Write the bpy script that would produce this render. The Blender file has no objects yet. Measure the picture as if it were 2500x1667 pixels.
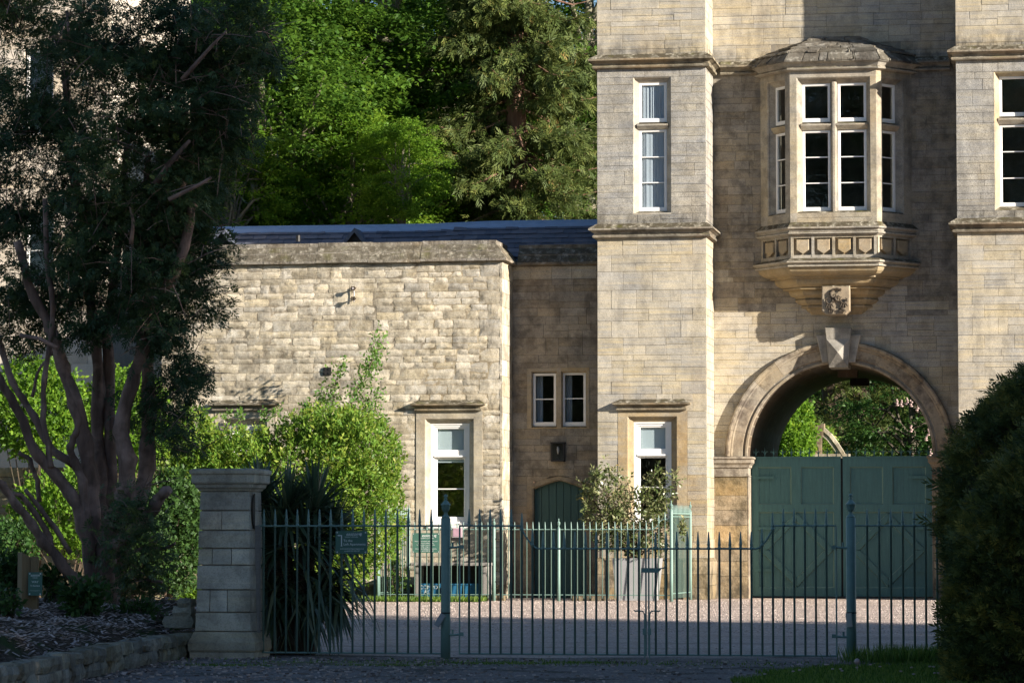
import bpy, math, random
import numpy as np
from mathutils import Matrix, Vector

scene = bpy.context.scene
rng = np.random.default_rng(7)
random.seed(7)

# ---------------------------------------------------------------- camera, sky, sun, exposure
FPX = 7972.0                                   # focal length in pixels of the 2500 px wide photograph
YAW = math.atan(0.1719)
PITCH = math.atan(468.5 / FPX)
CAM = Vector((4.93, -68.8, 1.39))
cam_d = bpy.data.cameras.new('camera')
cam = bpy.data.objects.new('camera', cam_d)
scene.collection.objects.link(cam)
cam.location = CAM
cam.rotation_euler = (math.pi / 2 + PITCH, 0, YAW)
cam_d.sensor_width = 36.0
cam_d.lens = 36.0 * FPX / 2500.0
cam_d.clip_start = 0.5
cam_d.clip_end = 2000.0
scene.camera = cam

SUN_AZ = math.radians(67)                      # from the facade normal (-Y) towards +X
SUN_EL = math.radians(19)
SUN = Vector((math.sin(SUN_AZ) * math.cos(SUN_EL), -math.cos(SUN_AZ) * math.cos(SUN_EL), math.sin(SUN_EL)))
world = bpy.data.worlds.new('World')
scene.world = world
world.use_nodes = True
wn = world.node_tree.nodes
sky = wn.new('ShaderNodeTexSky')
sky.sky_type = 'NISHITA'
sky.sun_disc = False
sky.sun_elevation = SUN_EL
sky.sun_rotation = math.atan2(SUN.x, SUN.y)
sky.air_density = 1.0
sky.dust_density = 0.35
sky.ozone_density = 3.5
world.node_tree.links.new(sky.outputs[0], wn['Background'].inputs[0])
wn['Background'].inputs[1].default_value = 0.06

sun_d = bpy.data.lights.new('sun', 'SUN')
sun_d.energy = 5.0
sun_d.angle = math.radians(0.5)
sun_d.color = (1.0, 0.915, 0.80)
sun_o = bpy.data.objects.new('sun', sun_d)
scene.collection.objects.link(sun_o)
sun_o.rotation_euler = SUN.to_track_quat('Z', 'Y').to_euler()
sun_o.location = (30, -40, 40)

scene.view_settings.view_transform = 'Standard'
scene.view_settings.look = 'None'
scene.view_settings.gamma = 1
scene.view_settings.use_curve_mapping = False
scene.view_settings.exposure = 1.34
scene.cycles.max_bounces = 5
scene.cycles.diffuse_bounces = 3
scene.cycles.glossy_bounces = 3
scene.cycles.transparent_max_bounces = 8

# ---------------------------------------------------------------- surveying: pixel of the photograph -> metres in the place
_F = Vector((-math.sin(YAW) * math.cos(PITCH), math.cos(YAW) * math.cos(PITCH), math.sin(PITCH)))
_R = Vector((math.cos(YAW), math.sin(YAW), 0))
_U = _R.cross(_F)
def ray(px, py):
    return _F + _R * ((px - 1250) / FPX) + _U * ((833.5 - py) / FPX)
def P3(px, py, Y):
    r = ray(px, py); return CAM + r * ((Y - CAM.y) / r.y)
def XA(px, Y, py=800): return P3(px, py, Y).x
def ZA(py, Y, px=1700): return P3(px, py, Y).z
def GA(px, py, z=0.0):
    r = ray(px, py); return CAM + r * ((z - CAM.z) / r.z)
def RECT(x0, x1, y0, y1, Y):
    xm = (x0 + x1) / 2; ym = (y0 + y1) / 2
    return (XA(x0, Y, ym), XA(x1, Y, ym), ZA(y1, Y, xm), ZA(y0, Y, xm))

# ---------------------------------------------------------------- object helpers
COL = scene.collection
def tag(o, label=None, cat=None, group=None, kind=None):
    if label: o['label'] = label
    if cat: o['category'] = cat
    if group: o['group'] = group
    if kind: o['kind'] = kind
    return o
def thing(name, label, cat, loc=(0, 0, 0), group=None):
    o = bpy.data.objects.new(name, None); COL.objects.link(o)
    o.location = loc; o.empty_display_size = 0.2
    return tag(o, label, cat, group)
def attach(o, parent):
    if parent is not None:
        o.parent = parent
        if parent.type == 'EMPTY': o.matrix_parent_inverse = Matrix.Translation(-parent.location)
def link(name, me, mat=None, parent=None, loc=None, rz=0.0):
    if mat is not None and not me.materials: me.materials.append(mat)
    o = bpy.data.objects.new(name, me); COL.objects.link(o)
    if loc is not None: o.location = loc
    if rz: o.rotation_euler = (0, 0, rz)
    attach(o, parent)
    return o

class MB:
    def __init__(s): s.v = []; s.f = []
    def add(s, vs, fs):
        b = len(s.v); s.v.extend([tuple(p) for p in vs]); s.f.extend([tuple(b + i for i in f) for f in fs])
    def box(s, x0, x1, y0, y1, z0, z1, M=None):
        vs = [Vector(p) for p in ((x0,y0,z0),(x1,y0,z0),(x1,y1,z0),(x0,y1,z0),(x0,y0,z1),(x1,y0,z1),(x1,y1,z1),(x0,y1,z1))]
        if M: vs = [M @ p for p in vs]
        s.add(vs, [(3,2,1,0),(4,5,6,7),(0,1,5,4),(1,2,6,5),(2,3,7,6),(3,0,4,7)])
    def quad(s, a, b, c, d): s.add([a, b, c, d], [(0, 1, 2, 3)])
    def tube(s, pts, rad, n=8, caps=True, jit=0.0):
        pts = [Vector(p) for p in pts]; m = len(pts)
        if not hasattr(rad, '__len__'): rad = [rad] * m
        rings = []
        for i, p in enumerate(pts):
            t = (pts[min(i + 1, m - 1)] - pts[max(i - 1, 0)]).normalized()
            ref = Vector((0, 1, 0)) if abs(t.y) < 0.9 else Vector((1, 0, 0))
            a = t.cross(ref).normalized(); b = t.cross(a)
            rings.append([p + (a * math.cos(2*math.pi*k/n) + b * math.sin(2*math.pi*k/n)) * rad[i] * (1 + random.uniform(-jit, jit)) for k in range(n)])
        vs = [q for r in rings for q in r]; fs = []
        for i in range(m - 1):
            for k in range(n):
                fs.append((i*n+k, i*n+(k+1)%n, (i+1)*n+(k+1)%n, (i+1)*n+k))
        if caps: fs.append(tuple(range(n))[::-1]); fs.append(tuple((m-1)*n+k for k in range(n)))
        s.add(vs, fs)
    def lathe(s, prof, c=(0, 0), n=12):
        vs = []; fs = []; m = len(prof)
        for r, z in prof:
            for k in range(n): vs.append((c[0] + r*math.cos(2*math.pi*k/n), c[1] + r*math.sin(2*math.pi*k/n), z))
        for i in range(m - 1):
            for k in range(n): fs.append((i*n+k, i*n+(k+1)%n, (i+1)*n+(k+1)%n, (i+1)*n+k))
        fs.append(tuple(range(n))[::-1]); fs.append(tuple((m-1)*n+k for k in range(n)))
        s.add(vs, fs)
    def mesh(s, name, smooth=False):
        me = bpy.data.meshes.new(name); me.from_pydata(s.v, [], s.f)
        if smooth: me.polygons.foreach_set('use_smooth', [True] * len(me.polygons))
        me.update(); return me
    def build(s, name, mat, parent=None, loc=None, rz=0.0, smooth=False):
        return link(name, s.mesh(name, smooth), mat, parent, loc, rz)

def offset_path(path, p, wall_y=None):
    """plan polyline moved outwards (right-hand side of its direction) by p, mitred; ends slide along the wall if given"""
    n = len(path); nor = []
    for i in range(n - 1):
        d = Vector((path[i+1][0]-path[i][0], path[i+1][1]-path[i][1])).normalized(); nor.append(Vector((d.y, -d.x)))
    out = []
    for i in range(n):
        q = Vector(path[i])
        if i == 0 or i == n - 1:
            m = nor[0] if i == 0 else nor[-1]
            if wall_y is not None and abs(m.x) > 1e-4: out.append(Vector((q.x + p / m.x, q.y)))
            else: out.append(q + m * p)
        else:
            a, b = nor[i-1], nor[i]; out.append(q + (a + b) * (p / (1 + a.dot(b))))
    return out
def sweep(mb, path, prof, wall_y=None, caps=True):
    m = len(prof); n = len(path); vs = []; fs = []
    for p, z in prof:
        for q in offset_path(path, p, wall_y): vs.append((q.x, q.y, z))
    for j in range(m - 1):
        for i in range(n - 1): fs.append((j*n+i, j*n+i+1, (j+1)*n+i+1, (j+1)*n+i)[::-1])
    if caps:
        fs.append(tuple(j*n for j in range(m))); fs.append(tuple(j*n+n-1 for j in range(m))[::-1])
    mb.add(vs, fs)

# ---------------------------------------------------------------- materials
class NT:
    def __init__(s, name):
        s.m = bpy.data.materials.new(name); s.m.use_nodes = True
        s.t = s.m.node_tree; s.t.nodes.clear()
        s.out = s.t.nodes.new('ShaderNodeOutputMaterial')
        s.pos = None
    def n(s, typ, **kw):
        q = s.t.nodes.new(typ)
        for k, v in kw.items(): setattr(q, k, v)
        return q
    def l(s, a, b): s.t.links.new(a, b)
    def setin(s, sock, v):
        if isinstance(v, bpy.types.NodeSocket): s.l(v, sock)
        elif isinstance(v, (tuple, list)) and len(v) == 3 and sock.type == 'RGBA': sock.default_value = (*v, 1)
        else: sock.default_value = v
    def position(s):
        if s.pos is None: s.pos = s.n('ShaderNodeNewGeometry').outputs['Position']
        return s.pos
    def mapped(s, scale=(1, 1, 1), loc=(0, 0, 0), src=None):
        q = s.n('ShaderNodeMapping'); s.l(src or s.position(), q.inputs[0])
        q.inputs['Scale'].default_value = scale; q.inputs['Location'].default_value = loc
        return q.outputs[0]
    def noise(s, scale, detail=3.0, rough=0.55, loc=(0, 0, 0), stretch=(1, 1, 1), src=None, dist=0.0):
        q = s.n('ShaderNodeTexNoise'); s.l(s.mapped(stretch, loc, src), q.inputs['Vector'])
        q.inputs['Scale'].default_value = scale; q.inputs['Detail'].default_value = detail
        q.inputs['Roughness'].default_value = rough; q.inputs['Distortion'].default_value = dist
        return q.outputs[0]
    def rampv(s, v, a, b, o0=0.0, o1=1.0):
        q = s.n('ShaderNodeMapRange'); s.l(v, q.inputs[0])
        q.inputs[1].default_value = a; q.inputs[2].default_value = b; q.inputs[3].default_value = o0; q.inputs[4].default_value = o1
        return q.outputs[0]
    def math(s, op, a, b=None):
        q = s.n('ShaderNodeMath', operation=op); s.setin(q.inputs[0], a)
        if b is not None: s.setin(q.inputs[1], b)
        return q.outputs[0]
    def mix(s, fac, a, b, blend='MIX'):
        q = s.n('ShaderNodeMix', data_type='RGBA', blend_type=blend)
        s.setin(q.inputs[0], fac); s.setin(q.inputs[6], a); s.setin(q.inputs[7], b)
        return q.outputs[2]
    def bump(s, h, strength=0.4, dist=0.01):
        q = s.n('ShaderNodeBump'); s.l(h, q.inputs['Height']); q.inputs['Strength'].default_value = strength; q.inputs['Distance'].default_value = dist
        return q.outputs[0]
    def bsdf(s, col, rough=0.8, spec=0.3, metal=0.0, normal=None):
        q = s.n('ShaderNodeBsdfPrincipled'); s.setin(q.inputs['Base Color'], col); s.setin(q.inputs['Roughness'], rough)
        q.inputs['Specular IOR Level'].default_value = spec; q.inputs['Metallic'].default_value = metal
        if normal is not None: s.l(normal, q.inputs['Normal'])
        return q.outputs[0]
    def done(s, sh): s.l(sh, s.out.inputs[0]); return s.m

def piece_random(t):
    a = t.n('ShaderNodeObjectInfo').outputs['Random']; b = t.n('ShaderNodeNewGeometry').outputs['Random Per Island']
    return t.math('FRACT', t.math('MULTIPLY_ADD', b, 7.31) if False else t.math('ADD', a, t.math('MULTIPLY', b, 7.31)))

def stone_mat(name, c1, c2, stain=(0.40, 0.24, 0.10), stain_amt=0.35, dark=(0.10, 0.09, 0.075), dark_amt=0.35, pale=(0.62, 0.57, 0.47), pale_amt=0.15,
              per=0.3, streak=0.2, bump=0.35, moss=0.0, speck=0.25, loc=(0, 0, 0), big=0.5, coarse=0.0, drip=0.3, bands=()):
    t = NT(name)
    r = piece_random(t)
    n1 = t.noise(big * 2.2, 5, 0.6, loc)
    base = t.mix(t.rampv(n1, 0.35, 0.65), c1, c2)
    if streak:
        st = t.noise(2.2, 3, 0.6, loc, (0.35, 0.35, 9.0))
        base = t.mix(t.math('MULTIPLY', t.rampv(st, 0.42, 0.62), streak), base, (c1[0]*1.3, c1[1]*1.2, c1[2]*0.95))
    n2 = t.noise(big, 4, 0.6, (loc[0] + 11.3, loc[1], loc[2] + 3.1))
    base = t.mix(t.math('MULTIPLY', t.rampv(n2, 0.5, 0.7), stain_amt), base, stain)
    if pale_amt:
        n5 = t.noise(5.0, 4, 0.65, (loc[0] + 2.0, 5, 1))
        base = t.mix(t.math('MULTIPLY', t.rampv(n5, 0.52, 0.68), pale_amt), base, pale)
    n3 = t.noise(3.4, 6, 0.68, (loc[0] + 31.3, loc[1], loc[2]))
    base = t.mix(t.math('MULTIPLY', t.rampv(n3, 0.45, 0.63), dark_amt), base, dark)
    if drip:
        dr = t.noise(1.0, 5, 0.65, (loc[0], 7, 2), (3.2, 3.2, 0.35)); dm = t.noise(0.55, 3, 0.6, (4, 1, loc[2]))
        base = t.mix(t.math('MULTIPLY', t.math('MULTIPLY', t.rampv(dr, 0.46, 0.66), t.rampv(dm, 0.4, 0.6)), drip), base, dark)
    n4 = t.noise(55.0, 2, 0.6)
    if speck: base = t.mix(t.math('MULTIPLY', t.rampv(n4, 0.5, 0.64), speck), base, dark)
    for zb, hb in bands:      # black algae where rain splashes off the ledges
        sz = t.n('ShaderNodeSeparateXYZ'); t.l(t.position(), sz.inputs[0])
        fall = t.math('MULTIPLY', t.rampv(sz.outputs[2], zb + hb, zb + hb*0.15), t.rampv(sz.outputs[2], zb - 0.02, zb))
        wob = t.rampv(t.noise(4.5, 5, 0.7, (zb, 0, 0), (1, 1, 0.5)), 0.38, 0.62)
        base = t.mix(t.math('MULTIPLY', t.math('MULTIPLY', fall, wob), 0.8), base, (0.055, 0.05, 0.042))
    val = t.rampv(r, 0, 1, 1 - per, 1 + per * 0.6)
    hs = t.n('ShaderNodeHueSaturation'); t.setin(hs.inputs['Value'], val); t.setin(hs.inputs['Color'], base)
    t.setin(hs.inputs['Saturation'], t.rampv(t.math('FRACT', t.math('MULTIPLY', r, 5.7)), 0, 1, 0.8, 1.2))
    base = hs.outputs[0]
    if moss:
        nz = t.n('ShaderNodeSeparateXYZ'); t.l(t.n('ShaderNodeNewGeometry').outputs['Normal'], nz.inputs[0])
        up = t.rampv(nz.outputs[2], 0.25, 0.6)
        mm = t.noise(6.0, 5, 0.7, (3, 3, 3))
        lich = t.mix(t.rampv(mm, 0.47, 0.62), (0.075, 0.062, 0.04), t.mix(t.rampv(t.noise(14, 3, 0.6), 0.52, 0.6), (0.20, 0.18, 0.135), (0.42, 0.38, 0.30)))
        lich = t.mix(t.math('MULTIPLY', t.rampv(t.noise(2.3, 4, 0.6, (9, 1, 4)), 0.55, 0.68), 0.7), lich, (0.09, 0.085, 0.02))
        base = t.mix(t.math('MULTIPLY', up, moss), base, lich)
    h = t.math('ADD', t.math('MULTIPLY', n4, 0.5), t.noise(14.0, 4, 0.6))
    if coarse: h = t.math('ADD', h, t.math('MULTIPLY', t.noise(20.0, 5, 0.7, (4, 4, 4), (1, 1, 0.55)), coarse))
    return t.done(t.bsdf(base, 0.92, 0.15, 0, t.bump(h, bump, 0.02)))

M = {}
BANDS = ((11.60, 0.42), (7.97, 0.42))
M['ashlar'] = stone_mat('warm ashlar', (0.48, 0.425, 0.325), (0.36, 0.345, 0.315), dark_amt=0.32, stain=(0.43, 0.31, 0.17), stain_amt=0.4, per=0.10, streak=0.45, speck=0.4, drip=0.35, bands=BANDS)
M['ashlar_grey'] = stone_mat('grey weathered ashlar', (0.40, 0.375, 0.325), (0.285, 0.287, 0.287), dark_amt=0.42, stain_amt=0.10, per=0.07, streak=0.35, speck=0.7, pale_amt=0.4, drip=0.4, bands=BANDS)
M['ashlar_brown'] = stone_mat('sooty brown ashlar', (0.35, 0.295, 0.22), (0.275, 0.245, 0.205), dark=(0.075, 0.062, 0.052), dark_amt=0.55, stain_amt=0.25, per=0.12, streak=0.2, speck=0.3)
M['ashlar_dark'] = stone_mat('darker brown grey ashlar', (0.33, 0.285, 0.215), (0.25, 0.23, 0.20), dark=(0.075, 0.067, 0.06), dark_amt=0.6, stain_amt=0.25, per=0.12, streak=0.3, speck=0.4)  # darker brown-grey stone for the middle stage of the centre wall
M['ashlar_low'] = stone_mat('ochre tinged ashlar', (0.43, 0.36, 0.26), (0.35, 0.325, 0.28), dark_amt=0.25, stain=(0.38, 0.25, 0.11), stain_amt=0.5, per=0.06, streak=0.5, speck=0.5)
M['rubble'] = stone_mat('rough cream rubble', (0.54, 0.475, 0.365), (0.46, 0.415, 0.335), dark=(0.15, 0.125, 0.085), dark_amt=0.6, stain=(0.42, 0.30, 0.15), stain_amt=0.15, pale=(0.66, 0.62, 0.54), pale_amt=0.6, per=0.3, streak=0.25, bump=0.45, speck=0.4, coarse=0.8)
M['mortar'] = stone_mat('sandy mortar', (0.43, 0.37, 0.275), (0.29, 0.245, 0.175), dark=(0.09, 0.07, 0.045), dark_amt=0.75, stain_amt=0.1, per=0.0, streak=0, bump=0.8, coarse=0.6)
M['joint'] = stone_mat('dark joint mortar', (0.30, 0.26, 0.20), (0.18, 0.16, 0.13), dark_amt=0.4, stain_amt=0.1, per=0.0, streak=0, bump=0.5)
M['dressed'] = stone_mat('dressed window stone', (0.46, 0.405, 0.305), (0.38, 0.35, 0.29), stain=(0.38, 0.24, 0.11), stain_amt=0.5, big=0.8, dark_amt=0.35, per=0.08, streak=0.3, moss=0.9)
M['brownstone'] = stone_mat('brown stained stone', (0.38, 0.30, 0.195), (0.345, 0.305, 0.24), stain=(0.26, 0.155, 0.06), stain_amt=0.7, dark_amt=0.3, big=0.9, per=0.05, streak=0.35, moss=0.8)
M['oriel'] = stone_mat('oriel limestone', (0.41, 0.36, 0.275), (0.33, 0.31, 0.27), stain=(0.37, 0.25, 0.12), stain_amt=0.4, dark_amt=0.5, per=0.08, streak=0.2, speck=0.4, moss=1.0, drip=0.5)
M['corbel'] = stone_mat('ochre corbel stone', (0.385, 0.305, 0.195), (0.33, 0.28, 0.205), stain=(0.34, 0.20, 0.075), stain_amt=0.6, dark_amt=0.3, per=0.1, streak=0.2, moss=1.0)
M['coping'] = stone_mat('lichened coping', (0.28, 0.25, 0.20), (0.20, 0.18, 0.15), dark=(0.07, 0.06, 0.045), dark_amt=0.7, stain=(0.24, 0.15, 0.05), stain_amt=0.5, pale=(0.5, 0.46, 0.39), pale_amt=0.7, per=0.12, streak=0, moss=0.75, bump=1.0, coarse=1.0)
M['string'] = stone_mat('string course stone', (0.31, 0.27, 0.20), (0.20, 0.18, 0.145), dark=(0.055, 0.048, 0.038), dark_amt=0.75, stain_amt=0.4, per=0.05, streak=0.1, moss=1.0, bump=0.6)
M['arch'] = stone_mat('arch stone', (0.37, 0.305, 0.215), (0.29, 0.255, 0.20), stain=(0.33, 0.19, 0.08), stain_amt=0.4, dark=(0.09, 0.07, 0.055), dark_amt=0.85, per=0.14, streak=0.1, moss=0.6, drip=0.7)
M['keystone'] = stone_mat('grey keystone', (0.37, 0.345, 0.30), (0.29, 0.275, 0.245), dark=(0.10, 0.09, 0.075), dark_amt=0.5, stain_amt=0.1, per=0.05, streak=0.2, drip=0.5)
M['plinth'] = stone_mat('damp plinth stone', (0.36, 0.28, 0.17), (0.27, 0.22, 0.15), dark=(0.075, 0.062, 0.038), dark_amt=0.8, stain_amt=0.3, per=0.2, streak=0.1, bump=0.7, moss=0.5, bands=((0.0, 0.75),))
M['pier'] = stone_mat('gate pier stone', (0.60, 0.54, 0.435), (0.50, 0.445, 0.36), stain=(0.22, 0.17, 0.09), stain_amt=0.5, dark=(0.10, 0.085, 0.07), dark_amt=0.45, per=0.2, streak=0.35, bump=0.5, moss=0.4)
M['kerbstone'] = stone_mat('rough kerb stone', (0.37, 0.35, 0.29), (0.29, 0.265, 0.21), stain=(0.12, 0.13, 0.05), stain_amt=0.6, dark=(0.05, 0.045, 0.035), dark_amt=0.6, per=0.3, streak=0.1, bump=1.0, coarse=1.0, moss=0.3)
M['slate_stone'] = stone_mat('stone slate', (0.19, 0.17, 0.135), (0.12, 0.11, 0.09), dark=(0.06, 0.05, 0.04), dark_amt=0.7, stain_amt=0.1, pale=(0.5, 0.47, 0.4), pale_amt=0.7, per=0.35, streak=0, bump=1.0, coarse=1.0)
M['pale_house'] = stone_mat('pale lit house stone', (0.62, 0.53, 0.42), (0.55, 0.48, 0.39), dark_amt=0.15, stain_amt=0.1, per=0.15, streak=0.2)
M['oldwall'] = stone_mat('garden wall stone', (0.30, 0.25, 0.15), (0.22, 0.19, 0.11), dark_amt=0.4, stain_amt=0.3, per=0.25, streak=0.1, bump=0.7)

def paint(name, col, rough=0.45, wear=0.15, spec=0.4, grain=(1, 1, 1)):
    t = NT(name)
    n1 = t.noise(7.0, 4, 0.6, stretch=grain); n2 = t.noise(40, 3, 0.6, stretch=grain)
    c = t.mix(t.math('MULTIPLY', t.rampv(n1, 0.4, 0.7), wear), col, (col[0]*0.55, col[1]*0.55, col[2]*0.55))
    c = t.mix(t.math('MULTIPLY', t.rampv(n2, 0.55, 0.75), wear), c, (col[0]*1.4+0.03, col[1]*1.3+0.03, col[2]*1.3+0.03))
    return t.done(t.bsdf(c, rough, spec, 0, t.bump(n2, 0.15, 0.004)))
M['iron'] = paint('green railing paint', (0.165, 0.26, 0.225), 0.45, 0.25)
M['gatepaint'] = paint('sage gate paint', (0.07, 0.168, 0.16), 0.55, 0.5, grain=(3, 3, 0.25))
M['gate_edge'] = paint('worn pale gate edges', (0.14, 0.235, 0.205), 0.6, 0.4)  # paler colour for the beads and the long brace edges
M['doorpaint'] = paint('dark green door paint', (0.04, 0.095, 0.085), 0.5, 0.2, grain=(3, 3, 0.2))
M['white'] = paint('white window paint', (0.80, 0.78, 0.74), 0.45, 0.08)
M['blackiron'] = paint('black iron', (0.018, 0.016, 0.015), 0.5, 0.3)
M['rustiron'] = paint('dark weathered iron', (0.06, 0.045, 0.03), 0.7, 0.5)
M['sign'] = paint('green sign panel', (0.065, 0.15, 0.12), 0.35, 0.05)
M['signtext'] = paint('pale sign lettering', (0.72, 0.76, 0.74), 0.5, 0.0)
M['steel'] = paint('bright screw steel', (0.6, 0.6, 0.6), 0.3, 0.05)
M['grey_planter'] = paint('grey planter fibre', (0.31, 0.31, 0.315), 0.6, 0.15)
M['oldwood'] = paint('weathered grey wood', (0.27, 0.25, 0.23), 0.85, 0.4, 0.2, grain=(0.4, 4, 4))
M['postwood'] = paint('brown post wood', (0.22, 0.155, 0.085), 0.8, 0.4, 0.2, grain=(5, 5, 0.4))
M['bluetub'] = paint('blue plastic tub', (0.03, 0.16, 0.30), 0.45, 0.2)
M['lead'] = paint('blue grey lead', (0.27, 0.37, 0.52), 0.45, 0.35, 0.5, grain=(0.5, 1, 1))
M['plastic_pale'] = paint('pale plastic', (0.55, 0.5, 0.5), 0.3, 0.1)
M['leaflet'] = paint('mauve leaflet paper', (0.45, 0.28, 0.34), 0.6, 0.5)
M['reflector'] = paint('pale reflector', (0.5, 0.48, 0.42), 0.3, 0.1)
M['plaster'] = paint('room plaster', (0.30, 0.28, 0.25), 0.9, 0.1, 0.1)
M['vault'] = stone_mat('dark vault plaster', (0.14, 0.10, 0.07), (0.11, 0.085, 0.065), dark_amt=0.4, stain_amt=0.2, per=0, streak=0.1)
M['blind'] = paint('pale roller blind', (0.42, 0.48, 0.52), 0.9, 0.05, 0.1)

t = NT('curtain cloth')
d = t.n('ShaderNodeBsdfDiffuse'); d.inputs[0].default_value = (0.50, 0.55, 0.63, 1)
tr = t.n('ShaderNodeBsdfTranslucent'); tr.inputs[0].default_value = (0.5, 0.55, 0.62, 1)
mx = t.n('ShaderNodeMixShader'); mx.inputs[0].default_value = 0.3; t.l(d.outputs[0], mx.inputs[1]); t.l(tr.outputs[0], mx.inputs[2])
M['curtain'] = t.done(mx.outputs[0])

t = NT('window glass')
fr = t.n('ShaderNodeFresnel'); fr.inputs[0].default_value = 1.75
gl = t.n('ShaderNodeBsdfGlossy'); gl.inputs['Roughness'].default_value = 0.015; gl.inputs[0].default_value = (0.95, 0.98, 1, 1)
t.l(t.bump(t.noise(3.5, 2, 0.5, dist=0.8), 0.05, 0.05), gl.inputs['Normal'])
tp = t.n('ShaderNodeBsdfTransparent'); tp.inputs[0].default_value = (0.96, 0.98, 0.975, 1)
mx = t.n('ShaderNodeMixShader'); t.l(t.math('MULTIPLY', fr.outputs[0], t.math('SUBTRACT', 1.0, t.n('ShaderNodeNewGeometry').outputs['Backfacing'])), mx.inputs[0]); t.l(tp.outputs[0], mx.inputs[1]); t.l(gl.outputs[0], mx.inputs[2])
M['glass'] = t.done(mx.outputs[0])

t = NT('blue slate')
r = piece_random(t)
c = t.mix(r, (0.06, 0.075, 0.105), (0.15, 0.15, 0.175))
c = t.mix(t.math('MULTIPLY', t.rampv(t.noise(9, 4, 0.6), 0.5, 0.7), 0.4), c, (0.13, 0.15, 0.19))
M['slate'] = t.done(t.bsdf(c, 0.55, 0.4, 0, t.bump(t.noise(30, 4, 0.6), 0.4, 0.01)))

def leaf_mat(name, ramp, trans=0.35, rough=0.5, spec=0.25):
    t = NT(name)
    at = t.n('ShaderNodeAttribute', attribute_name='tint')
    cr = t.n('ShaderNodeValToRGB'); t.l(at.outputs['Fac'], cr.inputs[0])
    el = cr.color_ramp.elements
    while len(el) < len(ramp): el.new(0.5)
    for e, (p, c) in zip(el, ramp): e.position = p; e.color = (*c, 1)
    b = t.bsdf(cr.outputs[0], rough, spec)
    tl = t.n('ShaderNodeBsdfTranslucent')
    hs = t.n('ShaderNodeHueSaturation'); hs.inputs['Value'].default_value = 1.25; hs.inputs['Hue'].default_value = 0.485; t.l(cr.outputs[0], hs.inputs['Color']); t.l(hs.outputs[0], tl.inputs[0])
    mx = t.n('ShaderNodeMixShader'); mx.inputs[0].default_value = trans; t.l(b, mx.inputs[1]); t.l(tl.outputs[0], mx.inputs[2])
    return t.done(mx.outputs[0])
M['beech_leaf'] = leaf_mat('fresh beech leaves', [(0, (0.035, 0.09, 0.014)), (0.6, (0.085, 0.18, 0.022)), (1, (0.17, 0.30, 0.035))], 0.5)
M['lime_leaf'] = leaf_mat('bright young leaves', [(0, (0.07, 0.16, 0.015)), (0.6, (0.15, 0.29, 0.028)), (1, (0.28, 0.41, 0.045))], 0.5)
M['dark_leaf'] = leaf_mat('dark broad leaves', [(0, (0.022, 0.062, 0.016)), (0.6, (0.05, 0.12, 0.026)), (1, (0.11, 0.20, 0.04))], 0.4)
M['yew_leaf'] = leaf_mat('yew needles', [(0, (0.03, 0.06, 0.025)), (0.6, (0.065, 0.11, 0.04)), (1, (0.14, 0.17, 0.04))], 0.25, 0.5)
M['hedge_leaf'] = leaf_mat('clipped yew needles', [(0, (0.045, 0.07, 0.025)), (0.5, (0.12, 0.14, 0.037)), (1, (0.36, 0.31, 0.07))], 0.25, 0.5)
M['redwood_leaf'] = leaf_mat('conifer needles', [(0, (0.045, 0.075, 0.022)), (0.6, (0.105, 0.14, 0.035)), (0.92, (0.16, 0.18, 0.045)), (1, (0.30, 0.20, 0.07))], 0.25, 0.6)
M['shrub_leaf'] = leaf_mat('yellow green shrub leaves', [(0, (0.06, 0.14, 0.018)), (0.5, (0.14, 0.25, 0.03)), (0.85, (0.28, 0.34, 0.055)), (1, (0.48, 0.46, 0.16))], 0.4)
M['sucker_leaf'] = leaf_mat('fresh green sucker leaves', [(0, (0.06, 0.15, 0.03)), (1, (0.16, 0.28, 0.05))], 0.45)
M['olive_leaf'] = leaf_mat('grey green evergreen leaves', [(0, (0.05, 0.085, 0.02)), (0.5, (0.14, 0.17, 0.06)), (0.85, (0.32, 0.31, 0.17)), (1, (0.38, 0.28, 0.05))], 0.25, 0.35, 0.5)
M['yucca_leaf'] = leaf_mat('dark sword leaves', [(0, (0.035, 0.06, 0.032)), (0.6, (0.075, 0.12, 0.06)), (1, (0.19, 0.20, 0.10))], 0.2, 0.3, 0.6)
M['grass'] = leaf_mat('grass blades', [(0, (0.045, 0.10, 0.015)), (0.6, (0.10, 0.19, 0.025)), (1, (0.22, 0.28, 0.06))], 0.4)
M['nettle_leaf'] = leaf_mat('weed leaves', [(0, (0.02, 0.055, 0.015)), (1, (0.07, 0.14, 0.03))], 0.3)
M['petal'] = leaf_mat('pale petals', [(0, (0.6, 0.45, 0.42)), (1, (0.8, 0.78, 0.74))], 0.3)

def bark_mat(name, a, b, c):
    t = NT(name)
    n1 = t.noise(6, 5, 0.65, stretch=(1, 1, 0.18)); n2 = t.noise(2.2, 4, 0.6, (5, 5, 5))
    col = t.mix(t.rampv(n1, 0.38, 0.62), a, b); col = t.mix(t.math('MULTIPLY', t.rampv(n2, 0.5, 0.65), 0.7), col, c)
    return t.done(t.bsdf(col, 0.85, 0.2, 0, t.bump(n1, 0.9, 0.04)))
M['yew_bark'] = bark_mat('yew bark', (0.12, 0.078, 0.06), (0.26, 0.165, 0.13), (0.44, 0.29, 0.235))
M['beech_bark'] = bark_mat('smooth grey bark', (0.16, 0.14, 0.10), (0.25, 0.22, 0.16), (0.10, 0.11, 0.07))
M['redwood_bark'] = bark_mat('reddish conifer bark', (0.17, 0.09, 0.06), (0.30, 0.18, 0.13), (0.10, 0.06, 0.045))
M['dead_wood'] = bark_mat('bare dead wood', (0.25, 0.20, 0.15), (0.35, 0.30, 0.24), (0.20, 0.14, 0.10))
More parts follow.
